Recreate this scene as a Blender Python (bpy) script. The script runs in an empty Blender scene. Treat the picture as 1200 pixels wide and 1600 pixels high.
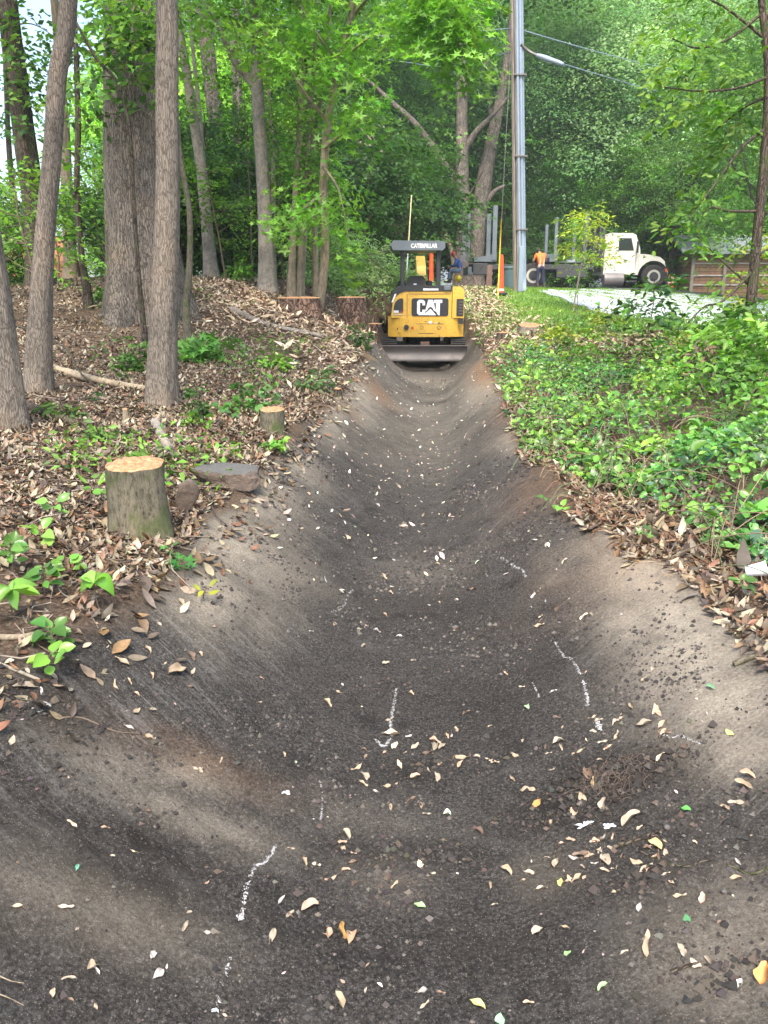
import bpy, bmesh, math, random
import numpy as np
from mathutils import Vector, Matrix
random.seed(7); rng = np.random.default_rng(7)
S = bpy.context.scene
COL = S.collection
# ------------------------------------------------------------------ camera
FPX = 1300.0; PITCH = math.radians(15.07); EYE = 1.6
cs, sn = math.cos(PITCH), math.sin(PITCH)
cd = bpy.data.cameras.new('camera'); cam = bpy.data.objects.new('camera', cd); COL.objects.link(cam)
cam.location = (0, 0, EYE); cam.rotation_euler = (math.pi/2-PITCH, 0, 0)
cd.sensor_fit = 'VERTICAL'; cd.sensor_height = 36; cd.lens = 36*FPX/1600; cd.clip_start = .05; cd.clip_end = 3000
S.camera = cam
# ------------------------------------------------------------------ light
SUN_EL, SUN_AZ = math.radians(55), math.radians(186)      # azimuth clockwise from +Y
W = bpy.data.worlds.new('World'); S.world = W; W.use_nodes = True
nt = W.node_tree; bg = nt.nodes['Background']
sk = nt.nodes.new('ShaderNodeTexSky'); sk.sky_type = 'NISHITA'; sk.sun_disc = False
sk.sun_elevation = SUN_EL; sk.sun_rotation = SUN_AZ; sk.air_density = 1.0; sk.dust_density = 4.0; sk.ozone_density = 1.0
nt.links.new(sk.outputs[0], bg.inputs[0]); bg.inputs[1].default_value = .15
ld = bpy.data.lights.new('sun', 'SUN'); ld.energy = 1.5; ld.angle = math.radians(14); ld.color = (1, .95, .87)
sun = bpy.data.objects.new('sun', ld); COL.objects.link(sun)
sdir = Vector((math.sin(SUN_AZ)*math.cos(SUN_EL), math.cos(SUN_AZ)*math.cos(SUN_EL), math.sin(SUN_EL)))
sun.rotation_euler = sdir.to_track_quat('Z', 'Y').to_euler(); sun.location = (0, 0, 30)
S.view_settings.view_transform = 'Standard'; S.view_settings.look = 'None'
S.view_settings.exposure = 1.75; S.view_settings.gamma = 1
S.cycles.use_denoising = True
try:
    S.cycles.denoiser = 'OPENIMAGEDENOISE'; S.cycles.denoising_input_passes = 'RGB_ALBEDO_NORMAL'; S.cycles.denoising_prefilter = 'ACCURATE'
except Exception: pass
S.cycles.max_bounces = 6; S.cycles.diffuse_bounces = 3; S.cycles.glossy_bounces = 2; S.cycles.transmission_bounces = 4
S.cycles.transparent_max_bounces = 4; S.cycles.caustics_reflective = False; S.cycles.caustics_refractive = False

# ------------------------------------------------------------------ small maths
def at(px, py, Y):
    cx = (px-600)/FPX; cy = (800-py)/FPX
    d = np.array([cx, cs+cy*sn, -sn+cy*cs]); d = d*(Y/d[1])
    return np.array([d[0], d[1], d[2]+EYE])
_lat = np.random.default_rng(3).random((256, 256))
def vnoise(x, y):
    x = np.asarray(x, float); y = np.asarray(y, float)
    xi = np.floor(x).astype(int); yi = np.floor(y).astype(int)
    fx = x-xi; fy = y-yi; fx = fx*fx*(3-2*fx); fy = fy*fy*(3-2*fy)
    a = _lat[xi & 255, yi & 255]; b = _lat[(xi+1) & 255, yi & 255]; c = _lat[xi & 255, (yi+1) & 255]; d = _lat[(xi+1) & 255, (yi+1) & 255]
    return (a*(1-fx)+b*fx)*(1-fy)+(c*(1-fx)+d*fx)*fy-.5
def fbm(x, y, o=3):
    s = 0; a = 1.
    for k in range(o): s = s+a*vnoise(x*2**k+17*k, y*2**k+31*k); a *= .5
    return s
def sst(a, b, x): t = np.clip((x-a)/(b-a), 0, 1); return t*t*(3-2*t)

# ------------------------------------------------------------------ terrain
CP = np.array([  # x, y, z relative to the eye, lip level ground
 (-1.3,.5,-1.15),(-1.1,2.2,-1.12),(-.75,3.3,-1.12),(-.6,5,-1.13),(-.54,7,-1.11),(-.4,10,-1.05),(-.45,12,-.9),(-.54,14,-.7),(-.2,15.5,-.85),(-.4,17,-.7),(-.5,20,-.35),
 (-2.6,5.7,-.93),(-3,7.2,-.88),(-1.9,7,-.95),(-3.5,12.2,-.48),(-3.8,18,.18),(-2.3,16,-.08),(-1.5,14.5,-.38),(-2.9,15,-.05),(-6.8,16,.0),(-6,10,-.6),(-12,16,0),
 (-5,3,-.85),(-9,0,-.8),(-3,-3,-1.1),(-3,0,-1.05),(-2,3,-1.0),(-1.6,10,-.85),(-1.5,18,.0),(-1,22,-.05),
 (1.35,.5,-1.2),(1.3,2.4,-1.19),(1.17,3.6,-1.2),(1.0,5.8,-1.19),(1.17,8,-1.17),(1.4,11,-1.12),(1.6,13.7,-1.0),(1.75,17,-.85),
 (2.2,3.5,-1.08),(3,4,-1.0),(6,4,-1.0),(3,8,-1.0),(6,9,-1.1),(10,10,-1.2),(2.5,14,-.6),(3.0,17,-.45),(3.9,17,-.6),(3.6,22,-.09),(2.6,24,-.03),(4.7,25,-.08),(5.1,20,-.58),(8.5,20,-.95),(7,15,-.9),
 (11,28,-.55),(10.8,34,-.18),(15,30,-.8),(18,40,-.55),(7,34,-.06),(13,41,-.1),(4,41,-.06),(7,41,-.08),(1,30,-.03),(5,30,-.05),
 (-10,30,.2),(-20,30,.1),(-5,40,.1),(-20,45,.1),(0,50,0),(20,50,-.3),(10,50,0),(30,40,-.6),(25,20,-1.2),(-25,10,-.2),(0,75,.2),(40,75,0),(-40,75,.2),(40,10,-1.2),(-40,10,0),(3,-3,-1.15),(12,-3,-1.2),(-12,-6,-.9)])
CP[:, 2] += EYE
def _U(r2): return np.where(r2 > 1e-12, r2*np.log(np.maximum(r2, 1e-12)), 0)
_n = len(CP); _d2 = (CP[:, None, 0]-CP[None, :, 0])**2+(CP[:, None, 1]-CP[None, :, 1])**2
_A = np.zeros((_n+3, _n+3)); _A[:_n, :_n] = _U(_d2)+np.eye(_n)*.6
_A[:_n, _n] = 1; _A[:_n, _n+1:] = CP[:, :2]; _A[_n, :_n] = 1; _A[_n+1:, :_n] = CP[:, :2].T
_w = np.linalg.solve(_A, np.concatenate([CP[:, 2], np.zeros(3)]))
def base_h(x, y):
    x = np.clip(np.asarray(x, float), -40, 40); y = np.clip(np.asarray(y, float), -5, 78)
    sh = x.shape; xf = x.ravel(); yf = y.ravel(); out = np.full(xf.shape, _w[_n])+_w[_n+1]*xf+_w[_n+2]*yf
    for i in range(_n): out += _w[i]*_U((xf-CP[i, 0])**2+(yf-CP[i, 1])**2)
    return np.clip(out, .2, 2.0).reshape(sh)
YK = [-5, 1, 2.2, 3.4, 4.4, 6, 8, 10, 12, 14, 15.5, 17, 20, 24, 30]
XL = lambda y: np.interp(y, YK, [-1.5, -1.35, -1.1, -.84, -.80, -.70, -.56, -.42, -.3, -.2, -.12, -.1, -.1, .1, .3])
XR = lambda y: np.interp(y, YK, [1.6, 1.4, 1.3, 1.17, 1.0, 1.0, 1.17, 1.34, 1.48, 1.62, 1.72, 1.75, 1.75, 1.6, 1.4])
XB = lambda y: np.interp(y, YK, [.1, .12, .14, .16, .18, .28, .45, .6, .7, .8, .83, .83, .83, .83, .83])
def ditch_t(x, y):
    xb = XB(y); wob = .07*fbm(y*1.3+5, x*.4, 2)
    tl = (xb-x)/(xb-XL(y)+wob); tr = (x-xb)/(XR(y)+wob-xb)
    return np.where(x < xb, tl, tr)
def H(x, y, fine=False):
    x = np.asarray(x, float); y = np.asarray(y, float)
    b = base_h(x, y); t = ditch_t(x, y)
    tt = np.clip((t-.12)/.95, 0, 1); steep = sst(13, 15.5, y)
    p = (1-np.cos(np.pi*tt))/2; p = p*.45+.55*tt**1.25; p = p*(1-steep)+steep*np.clip(tt, 0, 1)**2.6
    bot = sst(20, 27, y)*b
    z = bot+(b-bot)*p
    if fine:
        inn = 1-sst(.9, 1.15, t); z = z+.03*fbm(x*1.7, y*1.7, 3)*sst(.8, 1.3, t)
        z = z+inn*(.010*fbm(x*4, y*4, 3)+.017*fbm(x*20, y*20, 3)*np.clip(.5+1.5*fbm(x*2.5+8, y*2.5, 2), .15, 1.4))
        u = x*.49+y*.87; v = x*.87-y*.49                      # bucket drag marks
        lf = (x < XB(y)); z = z+inn*.016*np.clip(.35+1.6*fbm(x*1.9+4, y*1.9, 2), 0, 1)*fbm(np.where(lf, u, x*.3-y*.2)*16, np.where(lf, v, x+y)*1.5, 3)*sst(.15, .5, t)
        z = z+(1-inn)*(.02*fbm(x*7, y*7, 3)+.05*fbm(x*2.1+9, y*2.1, 2))*sst(2.3, 1.6, x*0+1)
    return z
def gnd(px, py):
    lo = None
    for Y in np.concatenate([np.arange(1.0, 12, .04), np.arange(12, 70, .15)]):
        p = at(px, py, Y)
        if p[2] <= float(H(p[0], p[1])): return np.array([p[0], p[1], float(H(p[0], p[1]))])
    return at(px, py, 60)
def on(x, y): return Vector((x, y, float(H(x, y, True))))

# ------------------------------------------------------------------ object helpers
def props(o, label=None, cat=None, group=None, kind=None):
    if label: o['label'] = label
    if cat: o['category'] = cat
    if group: o['group'] = group
    if kind: o['kind'] = kind
    return o
def empty(name, loc, label, cat, group=None, rz=0):
    o = bpy.data.objects.new(name, None); COL.objects.link(o); o.location = loc; o.rotation_euler = (0, 0, rz); o.empty_display_size = .1
    return props(o, label, cat, group)
def link(name, me, mat, parent=None, loc=None):
    o = bpy.data.objects.new(name, me); COL.objects.link(o)
    for m in (mat if isinstance(mat, (list, tuple)) else [mat]):
        if me.users <= 1 or len(me.materials) == 0: me.materials.append(m)
    if parent: o.parent = parent
    if loc is not None: o.location = loc
    return o
def mesh_np(name, V, F, col=None, smooth=True):
    me = bpy.data.meshes.new(name); V = np.asarray(V, np.float32); Fs = [np.asarray(f, np.int32) for f in (F if isinstance(F, list) else [F]) if len(f)]
    me.vertices.add(len(V)); me.vertices.foreach_set('co', V.ravel())
    lp = np.concatenate([f.ravel() for f in Fs]); tot = np.concatenate([np.full(len(f), f.shape[1], np.int32) for f in Fs])
    st = np.concatenate([[0], np.cumsum(tot)[:-1]]).astype(np.int32)
    me.loops.add(len(lp)); me.loops.foreach_set('vertex_index', lp)
    me.polygons.add(len(tot)); me.polygons.foreach_set('loop_start', st); me.polygons.foreach_set('loop_total', tot)
    me.polygons.foreach_set('use_smooth', np.full(len(tot), smooth, bool))
    if col is not None:
        a = me.color_attributes.new('col', 'FLOAT_COLOR', 'POINT'); c = np.ones((len(V), 4), np.float32); c[:, :3] = col
        a.data.foreach_set('color', c.ravel())
    me.update(calc_edges=True); me.validate(); return me
class Acc:
    def __init__(s): s.V = []; s.F = {3: [], 4: []}; s.C = []; s.n = 0
    def add(s, V, F, col=None):
        V = np.asarray(V, float)
        for f in (F if isinstance(F, list) else [F]):
            f = np.asarray(f, int)
            if len(f): s.F[f.shape[1]].append(f+s.n)
        s.V.append(V); s.C.append(np.broadcast_to(np.array((.5, .5, .5) if col is None else col, float), (len(V), 3))); s.n += len(V)
    def mesh(s, name, smooth=True):
        return mesh_np(name, np.concatenate(s.V), [np.concatenate(s.F[k]) for k in (4, 3) if s.F[k]], np.concatenate(s.C), smooth)
    def build(s, name, mat, parent=None, loc=None, smooth=True): return link(name, s.mesh(name, smooth), mat, parent, loc)
def catmull(P, n):
    P = np.asarray(P, float); P = np.vstack([2*P[0]-P[1], P, 2*P[-1]-P[-2]]); out = []
    for i in range(1, len(P)-2):
        for t in np.linspace(0, 1, n, endpoint=False):
            a, b, c, d = P[i-1], P[i], P[i+1], P[i+2]
            out.append(.5*((2*b)+(c-a)*t+(2*a-5*b+4*c-d)*t*t+(3*b-a-3*c+d)*t**3))
    out.append(P[-2]); return np.array(out)
def tube(acc, P, R, seg=8, col=None, rough=0, lobes=0, seed=0, caps=True):
    P = np.asarray(P, float); R = np.broadcast_to(np.asarray(R, float), (len(P),)); m = len(P)
    T = np.gradient(P, axis=0); T /= np.linalg.norm(T, axis=1)[:, None]+1e-9
    ref = np.array([0, 0, 1.]) if abs(T[0][2]) < .9 else np.array([0, 1., 0]); N = np.cross(T, ref); N /= np.linalg.norm(N, axis=1)[:, None]+1e-9; B = np.cross(T, N)
    th = np.linspace(0, 2*np.pi, seg, endpoint=False); L = np.concatenate([[0], np.cumsum(np.linalg.norm(np.diff(P, axis=0), axis=1))])
    rr = np.ones((m, seg))
    if rough: 
        a = np.cos(th)[None, :]*3+seed; b = np.sin(th)[None, :]*3
        rr = rr+rough*(fbm(a+L[:, None]*.9/max(R.max(), .05)*.3, b+L[:, None]*.4, 3))
    if lobes: rr = rr+lobes*np.cos(5*th+seed)[None, :]*np.exp(-L/ (R.max()*2.2))[:, None]
    V = P[:, None, :]+(R[:, None]*rr)[:, :, None]*(np.cos(th)[None, :, None]*N[:, None, :]+np.sin(th)[None, :, None]*B[:, None, :])
    i = np.arange(m-1)[:, None]*seg; j = np.arange(seg)[None, :]; k = (j+1) % seg
    F = np.stack([i+j, i+k, i+k+seg, i+j+seg], -1).reshape(-1, 4); V = V.reshape(-1, 3); Fs = [F[:, ::-1]]
    if caps:
        V = np.vstack([V, P[:1], P[-1:]]); a = m*seg; kk = (np.arange(seg)+1) % seg; jj = np.arange(seg)
        Fs.append(np.stack([np.full(seg, a), jj, kk], -1)[:, ::-1]*1); Fs.append(np.stack([np.full(seg, a+1), (m-1)*seg+kk, (m-1)*seg+jj], -1)[:, ::-1])
    acc.add(V, Fs, col)
def box(acc, c, s, rz=0, col=None, taper=(1, 1), M=None):
    x, y, z = np.array(s)/2.; V = np.array([(-x, -y, -z), (x, -y, -z), (x, y, -z), (-x, y, -z), (-x*taper[0], -y*taper[1], z), (x*taper[0], -y*taper[1], z), (x*taper[0], y*taper[1], z), (-x*taper[0], y*taper[1], z)])
    if M is not None: V = V@np.array(M).T
    ca, sa = math.cos(rz), math.sin(rz); V = V@np.array([(ca, sa, 0), (-sa, ca, 0), (0, 0, 1)])+np.array(c)
    acc.add(V, np.array([(0, 3, 2, 1), (4, 5, 6, 7), (0, 1, 5, 4), (1, 2, 6, 5), (2, 3, 7, 6), (3, 0, 4, 7)]), col)
def bm_obj(name, bm, mat, parent=None, loc=None, bevel=0, smooth=False, segs=2):
    if bevel: bmesh.ops.bevel(bm, geom=[e for e in bm.edges if len(e.link_faces) == 2 and e.calc_face_angle(0) > .5], offset=bevel, segments=segs, profile=.6, affect='EDGES', clamp_overlap=True)
    bmesh.ops.recalc_face_normals(bm, faces=bm.faces)
    me = bpy.data.meshes.new(name); bm.to_mesh(me); bm.free()
    for p in me.polygons: p.use_smooth = smooth
    return link(name, me, mat, parent, loc)
def bm_box(bm, c, s, M=None):
    r = bmesh.ops.create_cube(bm, size=1, matrix=Matrix.Translation(c)@(M or Matrix())@Matrix.Diagonal((*s, 1))); return r['verts']
def bm_prism(bm, pts, axis, a, b):
    """outline pts extruded along axis from a to b; axis 'y': pts are (x,z); 'x': pts are (y,z)"""
    mk = (lambda p, t: (p[0], t, p[1])) if axis == 'y' else ((lambda p, t: (t, p[0], p[1])) if axis == 'x' else (lambda p, t: (p[0], p[1], t)))
    v0 = [bm.verts.new(mk(p, a)) for p in pts]; v1 = [bm.verts.new(mk(p, b)) for p in pts]; n = len(pts)
    bm.faces.new(v0); bm.faces.new(v1[::-1])
    for i in range(n): bm.faces.new((v0[i], v1[i], v1[(i+1) % n], v0[(i+1) % n]))
def bm_cyl(bm, c, r, h, axis='z', n=24, r2=None):
    M = Matrix.Translation(c)@({'z': Matrix(), 'y': Matrix.Rotation(math.pi/2, 4, 'X'), 'x': Matrix.Rotation(math.pi/2, 4, 'Y')}[axis])
    bmesh.ops.create_cone(bm, cap_ends=True, segments=n, radius1=r, radius2=r if r2 is None else r2, depth=h, matrix=M)
def BM(): return bmesh.new()

# ------------------------------------------------------------------ materials
def new_mat(name):
    m = bpy.data.materials.new(name); m.use_nodes = True; n = m.node_tree; n.nodes.clear()
    o = n.nodes.new('ShaderNodeOutputMaterial'); b = n.nodes.new('ShaderNodeBsdfPrincipled'); n.links.new(b.outputs[0], o.inputs[0])
    return m, n, b, o
def nd(n, t, **kw):
    x = n.nodes.new('ShaderNode'+t)
    for k, v in kw.items():
        if k in ('inp',):
            for a, b in v.items(): x.inputs[a].default_value = b
        else: setattr(x, k, v)
    return x
def noise(n, vec, scale, detail=4, rough=.55):
    t = nd(n, 'TexNoise', inp={'Scale': scale, 'Detail': detail, 'Roughness': rough}); n.links.new(vec, t.inputs['Vector']); return t.outputs['Fac']
def ramp(n, fac, stops):
    r = nd(n, 'ValToRGB'); e = r.color_ramp.elements
    while len(e) > 1: e.remove(e[0])
    e[0].position = stops[0][0]; e[0].color = (*stops[0][1], 1) if not np.isscalar(stops[0][1]) else (*(stops[0][1],)*3, 1)
    for p, c in stops[1:]:
        q = e.new(p); q.color = (*c, 1) if not np.isscalar(c) else (*(c,)*3, 1)
    n.links.new(fac, r.inputs[0]); return r.outputs[0]
def mix(n, a, b, f, mode='MIX'):
    m = nd(n, 'Mix', data_type='RGBA', blend_type=mode)
    for s, v in ((0, f), (6, a), (7, b)):
        if hasattr(v, 'links') or hasattr(v, 'node'): n.links.new(v, m.inputs[s])
        else: m.inputs[s].default_value = v if np.isscalar(v) else (*v, 1)
    return m.outputs[2]
def bump(n, b, h, strength=.5, dist=.02):
    x = nd(n, 'Bump', inp={'Strength': strength, 'Distance': dist}); n.links.new(h, x.inputs['Height']); n.links.new(x.outputs[0], b.inputs['Normal'])
def mapping(n, scale=(1, 1, 1), rot=(0, 0, 0), src='Object'):
    c = nd(n, 'TexCoord'); m = nd(n, 'Mapping'); m.inputs['Scale'].default_value = scale; m.inputs['Rotation'].default_value = rot
    n.links.new(c.outputs[src], m.inputs['Vector']); return m.outputs[0]
def math_(n, op, a, b=0):
    m = nd(n, 'Math', operation=op)
    for i, v in enumerate((a, b)):
        if hasattr(v, 'node'): n.links.new(v, m.inputs[i])
        else: m.inputs[i].default_value = v
    return m.outputs[0]
def sep(n, c):
    s = nd(n, 'SeparateColor'); n.links.new(c, s.inputs[0]); return s.outputs
def attr(n, name='col'): return nd(n, 'Attribute', attribute_name=name).outputs['Color']

def leaf_mat(name, trans=.35, rough=.45, tint=(1, 1, 1)):
    m, n, b, o = new_mat(name); c = attr(n); oi = nd(n, 'ObjectInfo').outputs['Color']
    c = mix(n, c, oi, 1, 'MULTIPLY'); v = mapping(n); c2 = mix(n, c, tint, 1, 'MULTIPLY')
    c3 = mix(n, c2, ramp(n, noise(n, v, .55, 2), [(.35, (.72, .78, .7)), (.65, (1.2, 1.15, 1.0))]), 1, 'MULTIPLY')
    n.links.new(c3, b.inputs['Base Color']); b.inputs['Roughness'].default_value = rough; b.inputs['Specular IOR Level'].default_value = .4
    t = nd(n, 'BsdfTranslucent'); n.links.new(mix(n, c3, (1.25, 1.35, .55), 1, 'MULTIPLY'), t.inputs[0]); x = nd(n, 'MixShader'); x.inputs[0].default_value = trans
    n.links.new(b.outputs[0], x.inputs[1]); n.links.new(t.outputs[0], x.inputs[2]); n.links.new(x.outputs[0], o.inputs[0]); return m
def dry_mat():
    m, n, b, o = new_mat('dry_leaf'); c = mix(n, attr(n), nd(n, 'ObjectInfo').outputs['Color'], 1, 'MULTIPLY'); v = mapping(n)
    c = mix(n, c, ramp(n, noise(n, v, 60, 3), [(.3, .75), (.6, 1.1)]), 1, 'MULTIPLY')
    n.links.new(c, b.inputs['Base Color']); b.inputs['Roughness'].default_value = .6; return m
def bark_mat(name, dark, light, sx=55, sz=7, moss=0, strength=.8, dist=.012, furrow=True):
    m, n, b, o = new_mat(name); v = mapping(n, (sx, sx, sz)); w = mapping(n, (1, 1, 1))
    wt = nd(n, 'TexNoise', inp={'Scale': 9 if furrow else 3, 'Detail': 3}); n.links.new(w, wt.inputs['Vector']); vm = nd(n, 'VectorMath', operation='SCALE'); n.links.new(wt.outputs['Color'], vm.inputs[0]); vm.inputs['Scale'].default_value = 2.6
    ad = nd(n, 'VectorMath', operation='ADD'); n.links.new(v, ad.inputs[0]); n.links.new(vm.outputs[0], ad.inputs[1])
    nn = noise(n, ad.outputs[0], .9, 6, .7); n2 = noise(n, mapping(n, (sx*3, sx*3, sz*4)), 1, 4, .7)
    if furrow:
        vo = nd(n, 'TexVoronoi', feature='DISTANCE_TO_EDGE'); vo.inputs['Scale'].default_value = 1.0; n.links.new(ad.outputs[0], vo.inputs['Vector'])
        f = math_(n, 'MULTIPLY', ramp(n, vo.outputs['Distance'], [(0, .15), (.12, .75), (.35, 1)]), math_(n, 'ADD', math_(n, 'MULTIPLY', nn, .9), math_(n, 'MULTIPLY', n2, .35)))
        c = ramp(n, f, [(.12, dark), (.38, tuple((p+q)/2 for p, q in zip(dark, light))), (.55, light), (.8, tuple(min(1, q*1.3) for q in light))])
    else: f = math_(n, 'ADD', math_(n, 'MULTIPLY', nn, .7), math_(n, 'MULTIPLY', n2, .3)); c = ramp(n, f, [(.35, dark), (.55, light), (.75, tuple(min(1, q*1.3) for q in light))])
    c = mix(n, c, ramp(n, noise(n, w, 2.2, 4), [(.3, (.66, .68, .7)), (.5, (1, 1, 1)), (.7, (1.25, 1.18, 1.08))]), 1, 'MULTIPLY')
    if moss: c = mix(n, c, (.06, .085, .025), ramp(n, noise(n, w, 7, 5), [(.5, 0), (.64, moss)]))
    n.links.new(c, b.inputs['Base Color']); b.inputs['Roughness'].default_value = .9; b.inputs['Specular IOR Level'].default_value = .15
    bump(n, b, f, strength, dist); return m
def paint(name, col, rough=.45, metal=0, wear=.5, wcol=(.12, .08, .05), scale=6, coat=0):
    m, n, b, o = new_mat(name); v = mapping(n); c = mix(n, col, tuple(q*.8 for q in col), ramp(n, noise(n, v, scale*.4, 4), [(.35, 0), (.7, 1)]))
    if wear: c = mix(n, c, wcol, ramp(n, noise(n, v, scale*3, 6, .7), [(.56, 0), (.70, wear)]))
    n.links.new(c, b.inputs['Base Color']); b.inputs['Metallic'].default_value = metal
    r = ramp(n, noise(n, v, scale, 3), [(.3, rough*.8), (.7, min(1, rough*1.3))]); n.links.new(r, b.inputs['Roughness'])
    if coat: b.inputs['Coat Weight'].default_value = coat
    bump(n, b, noise(n, v, scale*12, 3), .15, .004); return m
M = {}
M['leaf'] = leaf_mat('leaf_green', .45); M['leaf_glossy'] = leaf_mat('leaf_glossy', .25, .3); M['dry'] = dry_mat()
M['bark'] = bark_mat('bark_grey_brown', (.075, .063, .05), (.195, .168, .138), 78, 11, strength=.5, dist=.008)
M['bark_oak'] = bark_mat('bark_oak', (.055, .047, .038), (.19, .165, .138), 42, 4.2, dist=.025, strength=.7)
M['bark_smooth'] = bark_mat('bark_smooth', (.11, .095, .08), (.26, .235, .205), 14, 9, furrow=False, strength=.5)
M['bark_thin'] = bark_mat('bark_thin', (.12, .095, .065), (.30, .25, .18), 30, 8, furrow=False, strength=.5)
M['bark_dark'] = bark_mat('bark_dark', (.02, .016, .012), (.10, .08, .065), 40, 6, moss=.5)
M['bark_far'] = bark_mat('bark_far', (.075, .063, .052), (.20, .17, .145), 12, 2.5, dist=.03)
M['bark_pine'] = bark_mat('bark_pine', (.035, .024, .018), (.19, .125, .095), 17, 6, dist=.05)
M['bark_moss'] = bark_mat('bark_mossy', (.02, .02, .012), (.14, .125, .09), 60, 22, moss=.75, dist=.006, furrow=False)
def cutwood():
    m, n, b, o = new_mat('fresh_cut_wood'); v = mapping(n); 
    c = ramp(n, noise(n, v, 45, 5, .7), [(.35, (.16, .08, .035)), (.5, (.36, .19, .09)), (.65, (.46, .275, .145))]); n.links.new(c, b.inputs['Base Color']); b.inputs['Roughness'].default_value = .85
    bump(n, b, noise(n, v, 60, 3), .5, .006); return m
M['cut'] = cutwood()
M['twig'] = paint('twig', (.13, .095, .065), .8, wear=.4, wcol=(.25, .2, .15), scale=20)
M['pale_stick'] = paint('pale_stick', (.27, .235, .185), .8, wear=.5, wcol=(.2, .15, .1), scale=20)
def rock_mat():
    m, n, b, o = new_mat('rock'); v = mapping(n); g = nd(n, 'NewGeometry'); z = sep_xyz(n, g.outputs['Normal'])
    c = ramp(n, noise(n, v, 9, 6, .65), [(.3, (.045, .034, .027)), (.5, (.10, .073, .054)), (.72, (.17, .13, .10))])
    c = mix(n, c, (.085, .088, .085), ramp(n, z, [(.5, 0), (.8, .8)])); n.links.new(c, b.inputs['Base Color']); b.inputs['Roughness'].default_value = .75
    bump(n, b, noise(n, v, 22, 6, .7), .7, .02); return m
def sep_xyz(n, v, k=2):
    s = nd(n, 'SeparateXYZ'); n.links.new(v, s.inputs[0]); return s.outputs[k]
M['rock'] = rock_mat()
def simple(name, col, rough=.5, metal=0, **k):
    m, n, b, o = new_mat(name); b.inputs['Base Color'].default_value = (*col, 1); b.inputs['Roughness'].default_value = rough; b.inputs['Metallic'].default_value = metal
    v = mapping(n); c = mix(n, col, tuple(q*.7 for q in col), ramp(n, noise(n, v, k.get('s', 8), 4), [(.4, 0), (.7, 1)])); n.links.new(c, b.inputs['Base Color'])
    if k.get('trans'): b.inputs['Transmission Weight'].default_value = k['trans']
    return m
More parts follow.
